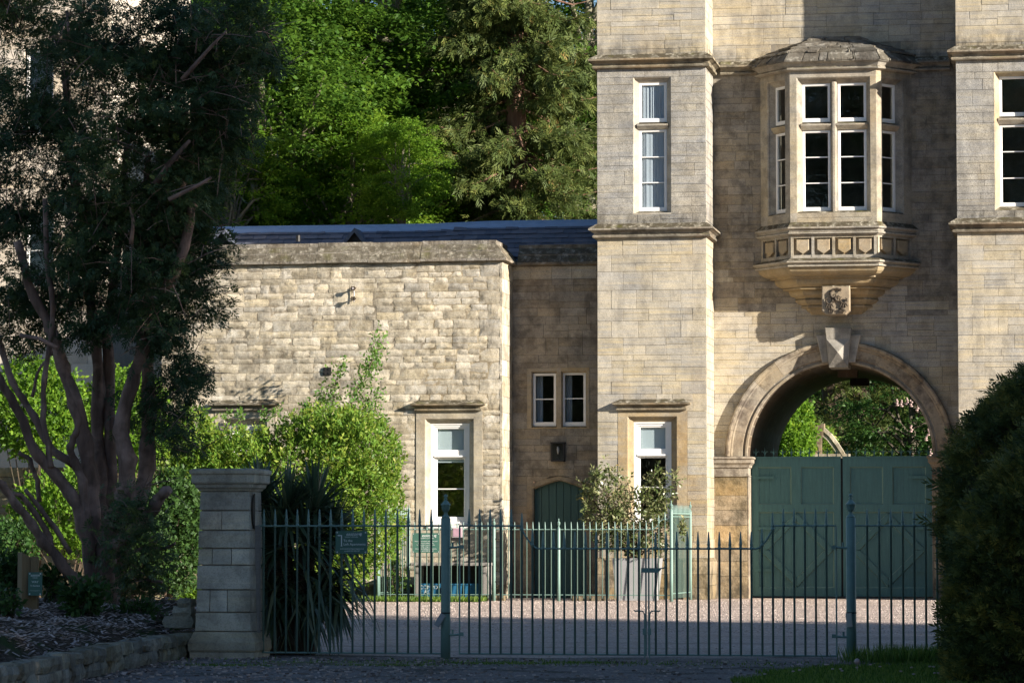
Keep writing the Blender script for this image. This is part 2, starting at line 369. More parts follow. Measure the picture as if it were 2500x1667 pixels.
M['bark_dark'] = bark_mat('dark bark', (0.07, 0.06, 0.045), (0.12, 0.10, 0.075), (0.05, 0.055, 0.035))
M['twig'] = bark_mat('brown twigs', (0.06, 0.045, 0.03), (0.1, 0.07, 0.05), (0.05, 0.05, 0.03))

t = NT('pinkish gravel')
v = t.n('ShaderNodeTexVoronoi'); v.inputs['Scale'].default_value = 38; t.l(t.position(), v.inputs['Vector'])
sv = t.n('ShaderNodeSeparateXYZ'); t.l(v.outputs['Color'], sv.inputs[0])
c = t.mix(sv.outputs[0], (0.27, 0.212, 0.175), (0.65, 0.525, 0.445))
c = t.mix(t.math('MULTIPLY', t.rampv(t.noise(16, 4, 0.7), 0.54, 0.64), 0.6), c, (0.12, 0.10, 0.09))
c = t.mix(t.math('MULTIPLY', t.rampv(t.noise(0.35, 4, 0.6), 0.48, 0.68), 0.4), c, (0.46, 0.385, 0.345))
c = t.mix(t.math('MULTIPLY', t.rampv(t.noise(0.8, 5, 0.65, (4, 2, 0)), 0.52, 0.66), 0.3), c, (0.19, 0.17, 0.135))
c = t.mix(t.math('MULTIPLY', t.rampv(t.noise(1.3, 4, 0.6, (1, 5, 0), (0.07, 1, 1)), 0.5, 0.64), 0.5), c, (0.22, 0.18, 0.15))
h = t.math('ADD', t.math('MULTIPLY', v.outputs['Distance'], -0.7), t.noise(9, 5, 0.7))
M['gravel'] = t.done(t.bsdf(c, 0.95, 0.15, 0, t.bump(h, 0.9, 0.035)))
t = NT('worn dark drive')
v = t.n('ShaderNodeTexVoronoi'); v.inputs['Scale'].default_value = 45; t.l(t.position(), v.inputs['Vector'])
sv = t.n('ShaderNodeSeparateXYZ'); t.l(v.outputs['Color'], sv.inputs[0])
c = t.mix(sv.outputs[0], (0.13, 0.115, 0.105), (0.33, 0.29, 0.27))
c = t.mix(t.rampv(t.noise(1.1, 5, 0.65, (4, 2, 0)), 0.5, 0.62), c, (0.085, 0.078, 0.062))
c = t.mix(t.math('MULTIPLY', t.rampv(t.noise(22, 4, 0.7), 0.55, 0.63), 0.7), c, (0.45, 0.41, 0.38))
M['drive'] = t.done(t.bsdf(c, 0.95, 0.15, 0, t.bump(t.math('ADD', v.outputs['Distance'], t.noise(9, 5, 0.7)), 1.0, 0.04)))
t = NT('leafy soil')
c = t.mix(t.rampv(t.noise(12, 5, 0.7), 0.4, 0.62), (0.035, 0.025, 0.018), (0.10, 0.075, 0.055))
c = t.mix(t.rampv(t.noise(1.5, 4, 0.6), 0.52, 0.65), c, (0.03, 0.05, 0.015))
M['soil'] = t.done(t.bsdf(c, 0.95, 0.1, 0, t.bump(t.noise(25, 4, 0.7), 0.9, 0.03)))
t = NT('turf soil')
c = t.mix(t.rampv(t.noise(8, 4, 0.7), 0.4, 0.62), (0.03, 0.06, 0.012), (0.07, 0.12, 0.02))
M['turf'] = t.done(t.bsdf(c, 0.95, 0.1, 0, t.bump(t.noise(60, 3, 0.7), 0.8, 0.03)))
t = NT('bark chip')
c = t.mix(piece_random(t), (0.08, 0.058, 0.048), (0.55, 0.45, 0.40))
M['chip'] = t.done(t.bsdf(c, 0.9, 0.15))

t = NT('pebble')
M['pebble'] = t.done(t.bsdf(t.mix(piece_random(t), (0.24, 0.195, 0.165), (0.60, 0.50, 0.44)), 0.9, 0.15))

# ---------------------------------------------------------------- foliage helpers (numpy)
def unit(a): return a / np.maximum(np.linalg.norm(a, axis=-1, keepdims=True), 1e-9)
def rand_dir(n, g=rng): return unit(g.normal(size=(n, 3)))
def leaf_mesh(name, P, D, L, Wd, tint, fold=0.25, N=None, g=rng):
    """one folded four-cornered leaf per row: base P, axis D, length L, width Wd"""
    n = len(P); D = unit(D)
    if N is None: N = rand_dir(n, g)
    S = unit(np.cross(D, N)); N = np.cross(S, D)
    L = np.broadcast_to(L, (n,))[:, None]; Wd = np.broadcast_to(Wd, (n,))[:, None]
    mid = P + D * L * 0.45
    v = np.stack([P, mid + S * Wd * 0.5 + N * Wd * fold, P + D * L, mid - S * Wd * 0.5 + N * Wd * fold], 1).reshape(-1, 3)
    me = bpy.data.meshes.new(name)
    me.vertices.add(4 * n); me.vertices.foreach_set('co', v.astype(np.float32).ravel())
    me.loops.add(4 * n); me.loops.foreach_set('vertex_index', np.arange(4 * n, dtype=np.int32))
    me.polygons.add(n); me.polygons.foreach_set('loop_start', np.arange(0, 4 * n, 4, dtype=np.int32))
    a = me.attributes.new('tint', 'FLOAT', 'FACE'); a.data.foreach_set('value', np.clip(np.broadcast_to(tint, (n,)), 0, 1).astype(np.float32))
    me.update(calc_edges=True); return me
def sprays(C, A, Nrm, size, k=7, ang=0.9, lw=0.16, tint=None, g=rng, lf=0.55):
    """feathery sprays: k leaflets on either side of axis A lying in the plane with normal Nrm -> P, D, L, W, tint, N"""
    n = len(C); A = unit(A); S = unit(np.cross(A, Nrm)); Nn = np.cross(S, A)
    i = np.arange(k); tt = (i + 0.3) / k; side = np.where(i % 2 == 0, 1.0, -1.0); side[-1] = 0.0
    base = C[:, None, :] + A[:, None, :] * (tt[None, :, None] * size[:, None, None] * 0.75)
    c_, s_ = np.where(side == 0, 1, math.cos(ang)), side * math.sin(ang)
    D = A[:, None, :] * c_[None, :, None] + S[:, None, :] * s_[None, :, None] + g.normal(scale=0.12, size=(n, k, 3))
    L = size[:, None] * lf * (1.1 - 0.5 * tt)[None, :] * g.uniform(0.8, 1.2, (n, k))
    T = np.repeat((tint if tint is not None else g.uniform(0, 1, n))[:, None], k, 1) + g.normal(scale=0.08, size=(n, k))
    NN = np.repeat(Nn[:, None, :], k, 1)
    return base.reshape(-1, 3), D.reshape(-1, 3), L.ravel(), np.full(n * k, 1.0) * np.repeat(size, k) * lw, T.ravel(), NN.reshape(-1, 3)
def ellipsoid_pts(n, c, r, g=rng, shell=0.5):
    d = rand_dir(n, g); rad = g.uniform(shell ** 3, 1, n) ** (1 / 3)
    return np.asarray(c) + d * rad[:, None] * np.asarray(r), d

# ================================================================ STONEWORK HELPERS
def ashlar_mesh(w, h, d=0.05, bev=0.004):
    x, z = w / 2, h / 2
    def rect(ix, y): return [(-x+ix, y, -z+ix), (x-ix, y, -z+ix), (x-ix, y, z-ix), (-x+ix, y, z-ix)]
    v = rect(bev, 0) + rect(0, bev * 0.9) + rect(0, d)
    f = [(0, 1, 2, 3)]
    for a, b in ((0, 4), (4, 8)):
        for i in range(4): f.append((b+i, b+(i+1) % 4, a+(i+1) % 4, a+i))
    return v, f
def rubble_mesh(w, h, seed, d=0.09, proud=0.03, jit=0.016):
    R = random.Random(seed); nx = max(3, min(6, int(w / 0.1) + 2)); nz = 4
    v = []; f = []; base = R.uniform(-0.004, 0.003)
    for j in range(nz):
        for i in range(nx):
            u, q = i / (nx-1), j / (nz-1); edge = i in (0, nx-1) or j in (0, nz-1)
            y = (0.009 + R.uniform(-0.004, 0.004)) if edge else base - R.uniform(-0.6, 1.0)*proud*0.1
            k = 1.0 if edge else 0.9
            v.append(((u-0.5)*w*k + R.uniform(-jit, jit), y, (q-0.5)*h*k + R.uniform(-jit, jit)*0.7))
    for j in range(nz-1):
        for i in range(nx-1): f.append((j*nx+i, j*nx+i+1, (j+1)*nx+i+1, (j+1)*nx+i))
    ring = [i for i in range(nx)] + [j*nx+nx-1 for j in range(1, nz)] + [(nz-1)*nx+i for i in range(nx-2, -1, -1)] + [j*nx for j in range(nz-2, 0, -1)]
    b = len(v); v += [(v[i][0], d, v[i][2]) for i in ring]; m = len(ring)
    for k in range(m): f.append((b+k, b+(k+1) % m, ring[(k+1) % m], ring[k]))
    return v, f
def courses(u0, u1, z0, z1, holes=(), seed=1, hr=(0.13, 0.25), lr=(0.35, 0.95), arch=None, quoin=None):
    R = random.Random(seed)
    lv = sorted({z0, z1, *[z for h in holes for z in (h[2], h[3]) if z0 < z < z1]})
    out = []
    k = 0
    for a, b in zip(lv, lv[1:]):
        n = max(1, round((b - a) / ((hr[0] + hr[1]) / 2))); hs = [R.uniform(*hr) for _ in range(n)]; sc = (b - a) / sum(hs); z = a
        for h in hs:
            h *= sc; zm = z + h / 2; k += 1
            free = [(u0, u1)]
            blk = [(q[0], q[1]) for q in holes if q[2] < zm < q[3]]
            if arch:
                c = arch(zm)
                if c: blk.append(c)
            for (p, q) in blk:
                free = [s for (x, y) in free for s in ((x, min(y, p)), (max(x, q), y)) if s[1] - s[0] > 0.03]
            for (x, y) in free:
                xs = [x]
                if quoin and abs(x - u0) < 1e-6 and y - x > 0.9: xs.append(x + (quoin[0] if k % 2 else quoin[1]))
                end = y
                tail = None
                if quoin and abs(y - u1) < 1e-6 and y - xs[-1] > 0.9: tail = y - (quoin[1] if k % 2 else quoin[0]); end = tail
                while end - xs[-1] > lr[1]:
                    xs.append(xs[-1] + R.uniform(*lr))
                if end - xs[-1] < 0.12 and len(xs) > 1: xs.pop()
                xs.append(end)
                if tail is not None: xs.append(y)
                for p, q in zip(xs, xs[1:]):
                    if q - p > 0.03: out.append((p, q, z, z + h))
            z += h
    return out
def snecked(u0, u1, z0, z1, holes=(), seed=1, lift=(0.25, 0.40), seg=(0.5, 1.5), lr=(0.3, 0.95), arch=None, quoin=None):
    """broken courses: lifts cut into lengths, each one tall stone or two unequal rows"""
    R = random.Random(seed); out = []
    base = courses(u0, u1, z0, z1, holes, seed, lift, (50, 51), arch, None)
    k = 0; lastz = None
    for (x, y, a, b) in base:
        if a != lastz: k += 1; lastz = a
        q0, q1 = x, y
        if quoin and abs(x-u0) < 1e-6 and y-x > 0.8: w = quoin[0] if k % 2 else quoin[1]; out.append((x, x+w, a, b)); q0 = x+w
        if quoin and abs(y-u1) < 1e-6 and y-q0 > 0.8: w = quoin[1] if k % 2 else quoin[0]; out.append((y-w, y, a, b)); q1 = y-w
        p = q0
        while p < q1-0.02:
            e = p + R.uniform(*seg); e = q1 if q1-e < 0.3 else e
            if b-a < 0.22 or (R.random() < 0.22 and b-a < 0.4 and e-p < 1.1): rows = [(a, b)]
            else: m = a + (b-a)*R.choice([0.38, 0.45, 0.5, 0.56, 0.62]); rows = [(a, m), (m, b)]
            for (c0, c1) in rows:
                s = p
                while s < e-0.01:
                    n = s + R.uniform(*lr); n = e if e-n < 0.18 else n; out.append((s, n, c0, c1)); s = n
            p = e
    return out
STONES = {}
def lay(th, wall, mat, rects, plane, axis='y', gap=0.0048, rubble=False, seed=0, weight=1.0, name='stone', depth=0.05, proud=0.03):
    """axis 'y': face towards -Y at Y=plane, u is X.  axis 'x': face towards +X at X=plane, u is Y."""
    L = STONES.setdefault(th, [])
    for i, (a, b, c, d_) in enumerate(rects):
        w, h = b - a - gap, d_ - c - gap
        if w < 0.02 or h < 0.02: continue
        g = rubble_mesh(w, h, seed * 1000 + i, proud=proud) if rubble else ashlar_mesh(w, h, depth)
        m = mat if not isinstance(mat, (list, tuple)) else mat[0]
        if callable(mat): m = mat((a + b) / 2, (c + d_) / 2)
        um, zm = (a + b) / 2, (c + d_) / 2
        pl = plane + random.uniform(-0.004, 0.004)
        loc, rz = ((um, pl, zm), 0.0) if axis == 'y' else ((pl, um, zm), math.pi / 2)
        L.append((w * h * weight, g, m, wall, loc, rz, name))
def place_stones(th, limit=300):
    L = sorted(STONES.pop(th, []), key=lambda q: -q[0])
    rest = {}
    for k, (ar, (v, f), m, wall, loc, rz, name) in enumerate(L):
        if k < limit:
            me = bpy.data.meshes.new(name); me.from_pydata(v, [], f); me.update()
            link(name, me, m, wall, loc, rz)
        else:
            mb = rest.setdefault((wall.name, m.name), (MB(), wall, m))[0]
            T = Matrix.Translation(loc) @ Matrix.Rotation(rz, 4, 'Z')
            mb.add([T @ Vector(p) for p in v], f)
    for mb, wall, m in rest.values():
        o = mb.build('stone_courses', m, wall); o['kind'] = 'stuff'
def backing(mb, u0, u1, z0, z1, holes, plane, axis='y', sgn=1):
    us = sorted({u0, u1, *[u for h in holes for u in h[:2] if u0 < u < u1]}); zs = sorted({z0, z1, *[z for h in holes for z in h[2:] if z0 < z < z1]})
    for a, b in zip(us, us[1:]):
        for c, d in zip(zs, zs[1:]):
            um, zm = (a+b)/2, (c+d)/2
            if any(h[0] < um < h[1] and h[2] < zm < h[3] for h in holes): continue
            q = [(a, c), (b, c), (b, d), (a, d)]
            mb.add([(u, plane, z) if axis == 'y' else (plane, u, z) for u, z in q], [(0, 1, 2, 3) if sgn > 0 else (3, 2, 1, 0)])
def tr(Mx, pts): return [Mx @ Vector(p) for p in pts]
def loft_rects(mb, Mx, seq):
    """seq of (rect, depth): ring of quads between successive rectangles (reveals, chamfers)"""
    rs = [[(r[0], y, r[2]), (r[1], y, r[2]), (r[1], y, r[3]), (r[0], y, r[3])] for r, y in seq]
    v = [p for r in rs for p in r]; f = []
    for j in range(len(rs) - 1):
        for i in range(4): f.append((j*4+i, j*4+(i+1) % 4, (j+1)*4+(i+1) % 4, (j+1)*4+i))
    mb.add(tr(Mx, v), f)
def grow(r, e, e2=None): e2 = e if e2 is None else e2; return (r[0]-e, r[1]+e, r[2]-e2, r[3]+e2)
def sash(parent, Mx, rect, d, bars=(), stile=0.055, bot=0.085, top=0.055, vbar=False):
    """white timber casement: frame mesh, panes between the bars, each bar a sub-part"""
    x0, x1, z0, z1 = rect; mb = MB(); th = 0.05
    ri = (x0+stile, x1-stile, z0+bot, z1-top)
    loft_rects(mb, Mx, [(rect, d+th), (rect, d+0.004), (grow(rect, -0.004), d), (grow(ri, 0.012), d), (ri, d+0.012), (ri, d+th)])
    w = mb.build('window', M['white'], parent)
    zs = [ri[2]] + sorted(bars) + [ri[3]]
    for b in bars:
        m = MB(); m.box(ri[0], ri[1], d+0.008, d+0.04, b-0.011, b+0.011, Mx); m.build('glazing_bar', M['white'], w)
    if vbar:
        xm = (ri[0]+ri[1])/2
    for a, b in zip(zs, zs[1:]):
        m = MB(); m.box(ri[0]-0.003, ri[1]+0.003, d+0.024, d+0.029, a, b, Mx); m.build('pane', M['glass'], w)
    return w, ri
def curtain_part(parent, x0, x1, z0, z1, y, folds, amp=0.03, name='curtain', mat='curtain', Mx=Matrix()):
    mb = MB(); n = folds * 8; v = []; f = []
    for i in range(n + 1):
        u = i / n; x = x0 + (x1-x0)*u
        yy = y + amp * (0.5*math.sin(u*folds*2*math.pi + 2.2*math.sin(u*7+x0)) + 0.5*math.sin(u*folds*0.83*math.pi+1.3)) + random.uniform(-0.004, 0.004)
        v += [(x, yy, z0), (x, yy*1.0, z1)]
    for i in range(n): f.append((2*i, 2*i+2, 2*i+3, 2*i+1))
    mb.add(tr(Mx, v), f); return mb.build(name, M[mat], parent, smooth=True)
I4 = Matrix()
def YM(Y): return Matrix.Translation((0, Y, 0))

# ================================================================ GATEHOUSE
TLX0, TLX1, TRX0, TRX1 = -5.05, -2.71, 2.57, 5.6
CW = 1.42                                       # set-back of the wall between the towers
TOP = 15.2
gh = thing('gatehouse', 'tall limestone gatehouse of two towers with an oriel window over a carriage arch', 'building', (0, 0.7, 0))
SU, SL = 11.50, 7.87                            # string course levels (drip edge)
ACX, ACZ, ARI, ARO = -0.01, 3.05, 1.98, 2.46

# --- window openings measured on the photograph
tw_out = RECT(1546, 1637.6, 188.5, 523, 0); tw_up = RECT(1560, 1628, 203, 299, 0.11); tw_lo = RECT(1560, 1628, 317, 516, 0.11)
lw_sur = RECT(1509, 1678, 1004, 1284, 0); lw_out = RECT(1532, 1653, 1016, 1280, 0); lw_fr = RECT(1548.5, 1640, 1030, 1276, 0.16)
rw_out = RECT(2427.7, 2560, 174, 513, 0); 
rwx0, rwx1 = XA(2440, 0.17, 300), XA(2560, 0.17, 300)
rw_up = (rwx0, rwx0+0.60, ZA(285, 0.17, 2450), ZA(187.5, 0.17, 2450)); rw_lo = (rwx0, rwx0+0.60, ZA(505, 0.17, 2450), ZA(305, 0.17, 2450))
rw_out = (rw_out[0], rwx0+0.60*2+0.32, rw_out[2], rw_out[3])

# --- tower shells
def tower(x0, x1, holes, lit_side):
    mb = MB()
    backing(mb, x0, x1, 0, TOP, holes, 0.010)
    backing(mb, 0.014, 7.8, 0, TOP, [], x1-0.014 if lit_side else x1, 'x')
    backing(mb, 0.014, 7.8, 0, TOP, [], x0, 'x', -1)
    backing(mb, x0, x1, 0, TOP, [], 7.8, 'y', -1)
    mb.quad((x0, 0, TOP), (x1, 0, TOP), (x1, 7.8, TOP), (x0, 7.8, TOP))
    mb.quad((x0, 0, 6.6), (x1, 0, 6.6), (x1, 7.8, 6.6), (x0, 7.8, 6.6))
    mb.quad((x0, 2.9, 0), (x1, 2.9, 0), (x1, 2.9, TOP), (x0, 2.9, TOP))
    return mb.build('tower_wall', M['joint'], gh)
twL = tower(TLX0, TLX1, [tw_out, lw_out], True)
twR = tower(TRX0, TRX1, [rw_out], False)
twL['label'] = 'slim tower with a curtained upper window beside the lower range'
twR['label'] = 'tower partly behind the clipped yew hedge'
PL = 0.87
def zone(x, z):
    if z > SU: return M['ashlar']
    if z > SL: return M['ashlar_grey']
    return M['ashlar_low'] if z < 2.6 else M['ashlar']
lay(gh, twL, zone, snecked(TLX0, TLX1, PL, 13.3, [tw_out, lw_sur], 11, quoin=(0.3, 0.55)), 0.0)
lay(gh, twL, zone, courses(0.0, CW, PL, 13.3, [], 12, lr=(0.5, 0.9)), TLX1, 'x', weight=0.15)
lay(gh, twR, zone, snecked(TRX0, 4.5, 3.0, 13.3, [rw_out], 13, quoin=(0.3, 0.55)), 0.0, weight=0.9)
lay(gh, twL, M['plinth'], courses(TLX0, TLX1, 0.0, PL-0.06, [(lw_sur[0], lw_sur[1], 2, 3)], 14, hr=(0.25, 0.32), lr=(0.5, 1.0)), -0.05, depth=0.1)
lay(gh, twL, M['plinth'], courses(-0.05, CW, 0.0, PL-0.06, [], 15, hr=(0.25, 0.32), lr=(0.5, 0.8)), TLX1+0.05, 'x', weight=0.3, depth=0.1)
mb = MB()
sweep(mb, [(TLX0, 0), (TLX1, 0), (TLX1, CW)], [(0.0, PL), (0.012, PL), (0.05, PL-0.06), (0.0, PL-0.06)])
mb.build('plinth_weathering', M['plinth'], gh)

# --- string courses: weathered drip, hollow, roll
def string_prof(z, p=0.17):
    return [(0.0, z+0.115), (0.02, z+0.11), (p, z+0.005), (p, z-0.03), (p-0.03, z-0.04), (0.075, z-0.075), (0.055, z-0.12),
            (0.085, z-0.135), (0.095, z-0.16), (0.085, z-0.185), (0.05, z-0.195), (0.0, z-0.2)]
for z in (SU, SL):
    mb = MB(); sweep(mb, [(TLX0, 2.4), (TLX0, 0), (TLX1, 0), (TLX1, CW)], string_prof(z)); mb.build('string_course', M['string'], gh)
    mb = MB(); sweep(mb, [(TRX0, CW), (TRX0, 0), (TRX1, 0), (TRX1, 2.4)], string_prof(z)); mb.build('string_course', M['string'], gh)

# --- tower windows
def stone_opening(out, fr_rect, d, mat, name='window_surround', sur=None):
    mb = MB(); m = YM(0)
    if sur:
        loft_rects(mb, m, [(sur, 0.05), (sur, -0.006), (out, -0.006)])
    loft_rects(mb, m, [(out, -0.004 if sur else 0.0), (grow(out, -0.025), 0.02), (grow(out, -0.03), 0.05), (fr_rect, d), (fr_rect, d+0.12)])
    return mb.build(name, M[mat], gh)
def transom(x0, x1, z0, z1, d, Mx=I4, parent=gh, name='transom', mat='dressed'):
    mb = MB()
    v = [(x0, d+0.05, z1), (x0, d-0.10, z1-0.045), (x0, d-0.10, z1-0.075), (x0, d-0.03, z0), (x0, d+0.05, z0)]
    n = len(v); v2 = [(x1, y, z) for _, y, z in v]
    mb.add(tr(Mx, v + v2), [tuple(range(n)), tuple(range(n, 2*n))[::-1]] + [(i, n+i, n+(i+1) % n, (i+1) % n) for i in range(n)])
    return mb.build(name, M[mat], parent)
bars = lambda *py, Y=0.17, px=1590: [ZA(p, Y, px) for p in py]
inner = (tw_up[0], tw_up[1], tw_lo[2], tw_up[3])
stone_opening(tw_out, inner, 0.11, 'dressed')
w, ri = sash(gh, YM(0), tw_up, 0.11); curtain_part(w, ri[0], ri[1], ri[2], ri[3], 0.165, 8, 0.014)
w, ri = sash(gh, YM(0), tw_lo, 0.11, bars(384.5, 447)); curtain_part(w, ri[0], ri[1], ri[2], ri[3], 0.165, 5, 0.014)
transom(tw_up[0]-0.03, tw_up[1]+0.03, tw_lo[3]+0.005, tw_up[2]-0.005, 0.11)
mb = MB(); mb.box(tw_up[0]-.1, tw_up[1]+.1, -0.0, 0.15, tw_out[2]-0.004, tw_out[2]+0.03); mb.build('window_sill', M['dressed'], gh)
stone_opening(rw_out, (rw_up[0], rw_out[1]-0.1, rw_lo[2], rw_up[3]), 0.17, 'dressed')
for k in range(2):
    dx = k * 0.72
    for rr, bb in ((rw_up, ()), (rw_lo, bars(371, 435.5, px=2450))):
        r2 = (rr[0]+dx, rr[1]+dx, rr[2], rr[3]); sash(gh, YM(0), r2, 0.17, bb)
    transom(rw_up[0]+dx-0.03, rw_up[1]+dx+0.03, rw_lo[3]+0.005, rw_up[2]-0.005, 0.17)
mb = MB(); mb.box(rw_up[1]+0.004, rw_up[0]+0.716, 0.05, 0.25, rw_out[2], rw_out[3]); mb.build('mullion', M['dressed'], gh)
# lower tower window with label mould
def tall_sash(parent, fr, d, upper_glass, lower_top, bar_z, blind):
    x0, x1, z0, z1 = fr; mb = MB()
    ri = grow(fr, -0.075)
    loft_rects(mb, I4, [(fr, d+0.1), (fr, d), (grow(fr, -0.03), d), (grow(fr, -0.04), d+0.02), (ri, d+0.02), (ri, d+0.1)])
    mb.box(ri[0], ri[1], d-0.005, d+0.06, lower_top-0.005, lower_top+0.03)
    fo = mb.build('window', M['white'], parent)
    top = (ri[0], ri[1], lower_top+0.03, ri[3]); lo = (ri[0], ri[1], ri[2], lower_top-0.005)
    for k, (r, bt, bz) in enumerate(((top, upper_glass, ()), (lo, 0.1, (bar_z,)))):
        g = (r[0]+0.055, r[1]-0.055, r[2]+bt, r[3]-0.045); dd = d + (0.035 if k == 0 else 0.05)
        m = MB(); loft_rects(m, I4, [(r, dd+0.045), (r, dd), (grow(g, 0.012), dd), (g, dd+0.012), (g, dd+0.045)]); s_ = m.build('sash', M['white'], fo)
        zs = [g[2], *bz, g[3]]
        for b in bz:
            m = MB(); m.box(g[0], g[1], dd+0.004, dd+0.035, b-0.012, b+0.012); m.build('glazing_bar', M['white'], fo)
        for a, b in zip(zs, zs[1:]):
            m = MB(); m.box(g[0]-.003, g[1]+.003, dd+0.022, dd+0.027, a, b); m.build('pane', M['glass'], fo)
    m = MB(); m.box(ri[0]+.03, ri[1]-.03, d+0.102, d+0.107, lower_top-blind, ri[3]); m.build('roller_blind', M['blind'], fo)
    return fo
def hood(parent, x0, x1, zt, Y, rx0, rx1, mat='string'):
    """label mould: mossy weathered top with a drip, hollow and roll under it"""
    mb = MB(); p = 0.16
    path = [(rx0-0.0, Y+0.02), (rx0, Y), (rx1, Y), (rx1, Y+0.02)]
    prof = [(0.0, zt), (0.02, zt-0.005), (p, zt-0.085), (p, zt-0.115), (p-0.02, zt-0.12), (0.06, zt-0.15), (0.05, zt-0.185), (0.075, zt-0.195), (0.08, zt-0.215), (0.07, zt-0.235), (0.0, zt-0.24)]
    sweep(mb, path, prof); return mb.build('hood_mould', M[mat], parent)
stone_opening(lw_out, lw_fr, 0.11, 'brownstone', sur=lw_sur)
tall_sash(gh, lw_fr, 0.11, 0.12, ZA(1112, 0.16, 1590), ZA(1189, 0.2, 1590), 0.02)
hood(gh, 0, 0, ZA(974, 0, 1590), 0.0, XA(1515, 0, 990), XA(1668, 0, 990))

# --- wall between the towers with the carriage arch
mb = MB(); N = 28
arc = [(ACX - ARI*math.cos(math.pi*k/N), ACZ + ARI*math.sin(math.pi*k/N)) for k in range(N+1)]
yb = CW + 0.010
oz0, oz1 = ZA(600, CW), ZA(180, CW)
zt = ACZ + ARI + 0.4
for (a, za), (b, zb) in zip(arc, arc[1:]): mb.quad((a, yb, za), (b, yb, zb), (b, yb, zt), (a, yb, zt))
mb.quad((TLX1, yb, 0), (arc[0][0], yb, 0), (arc[0][0], yb, zt), (TLX1, yb, zt)); mb.quad((arc[-1][0], yb, 0), (TRX0, yb, 0), (TRX0, yb, zt), (arc[-1][0], yb, zt))
mb.quad((TLX1, yb, zt), (TRX0, yb, zt), (TRX0, yb, 7.6), (TLX1, yb, 7.6))
backing(mb, TLX1, TRX0, 7.6, TOP, [(-1.35, 1.25, 7.65, 11.3)], yb)
mb.quad((TLX1, 4.6, zt), (TRX0, 4.6, zt), (TRX0, 4.6, TOP), (TLX1, 4.6, TOP)); mb.quad((TLX1, yb, TOP), (TRX0, yb, TOP), (TRX0, 7.8, TOP), (TLX1, 7.8, TOP))
mb.quad((TLX1, yb, zt+.3), (TRX0, yb, zt+.3), (TRX0, 7.8, zt+.3), (TLX1, 7.8, zt+.3))
cw = mb.build('centre_wall', M['joint'], gh); cw['label'] = 'recessed wall with the oriel window and the carriage arch'
def arch_gap(z):
    if z < ACZ: return (ACX-ARI-0.02, ACX+ARI+0.02)
    h = z - ACZ
    return (ACX - math.sqrt(max(0, 2.2**2 - h*h)), ACX + math.sqrt(max(0, 2.2**2 - h*h))) if h < 2.2 else None
def czone(x, z):
    if z > SU: return M['ashlar']
    if z > 6.7 + 0.5*math.sin(x*1.7+1) + random.uniform(-.25, .25): return M['ashlar_dark']
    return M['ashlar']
lay(gh, cw, czone, snecked(TLX1, TRX0, 2.62, 13.3, [(-1.45, 1.35, ZA(690, CW), ZA(115, CW))], 21, lift=(0.26, 0.38), arch=arch_gap), CW)
lay(gh, cw, M['plinth'], courses(TLX1, ACX-ARI-0.01, 0.0, 2.62, [], 22, hr=(0.3, 0.5), lr=(0.7, 0.9)), CW-0.03, depth=0.08)
lay(gh, cw, M['plinth'], courses(ACX+ARI+0.01, TRX0, 0.0, 2.62, [], 23, hr=(0.3, 0.5), lr=(0.7, 0.9)), CW-0.03, weight=0.2, depth=0.08)
for s in (0, 1):   # string on the centre wall either side of the oriel
    mb = MB(); xs = [(TLX1+0.17, CW), (-1.72, CW)] if s == 0 else [(1.62, CW), (TRX0-0.17, CW)]
    sweep(mb, xs, string_prof(SU)); mb.build('string_course', M['string'], gh)
# vault
mb = MB()
for (a, za), (b, zb) in zip(arc, arc[1:]): mb.quad((a, CW+0.1, za), (a, 8.6, za), (b, 8.6, zb), (b, CW+0.1, zb))
for x in (arc[0][0], arc[-1][0]): mb.quad((x, CW+0.1, 0), (x, 8.6, 0), (x, 8.6, ACZ), (x, CW+0.1, ACZ))
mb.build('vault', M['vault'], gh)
mb = MB()   # rear wall of the passage, with its arch
for (a, za), (b, zb) in zip(arc, arc[1:]): mb.quad((a, 8.6, za), (a, 8.6, zt+.3), (b, 8.6, zt+.3), (b, 8.6, zb))
for x0, x1 in ((TLX0, arc[0][0]), (arc[-1][0], TRX1)): mb.quad((x0, 8.6, 0), (x1, 8.6, 0), (x1, 8.6, zt+.3), (x0, 8.6, zt+.3))
mb.quad((TLX0, 8.6, zt+.3), (TRX1, 8.6, zt+.3), (TRX1, 8.6, TOP-1), (TLX0, 8.6, TOP-1))
mb.quad((TLX0, 7.8, TOP-1), (TLX0, 8.6, TOP-1), (TRX1, 8.6, TOP-1), (TRX1, 7.8, TOP-1))
mb.quad((TLX0, 7.8, 0), (TLX0, 8.6, 0), (TLX0, 8.6, TOP-1), (TLX0, 7.8, TOP-1)); mb.quad((TRX1, 7.8, 0), (TRX1, 8.6, 0), (TRX1, 8.6, TOP-1), (TRX1, 7.8, TOP-1))
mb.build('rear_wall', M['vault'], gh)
for yk in (4.0, 8.1):   # transverse ribs that hang below the vault at its keystones
    mb = MB(); mb.box(ACX-0.22, ACX+0.22, yk, yk+0.35, ACZ+ARI-0.17, ACZ+ARI+0.05); mb.build('vault_boss', M['vault'], gh)

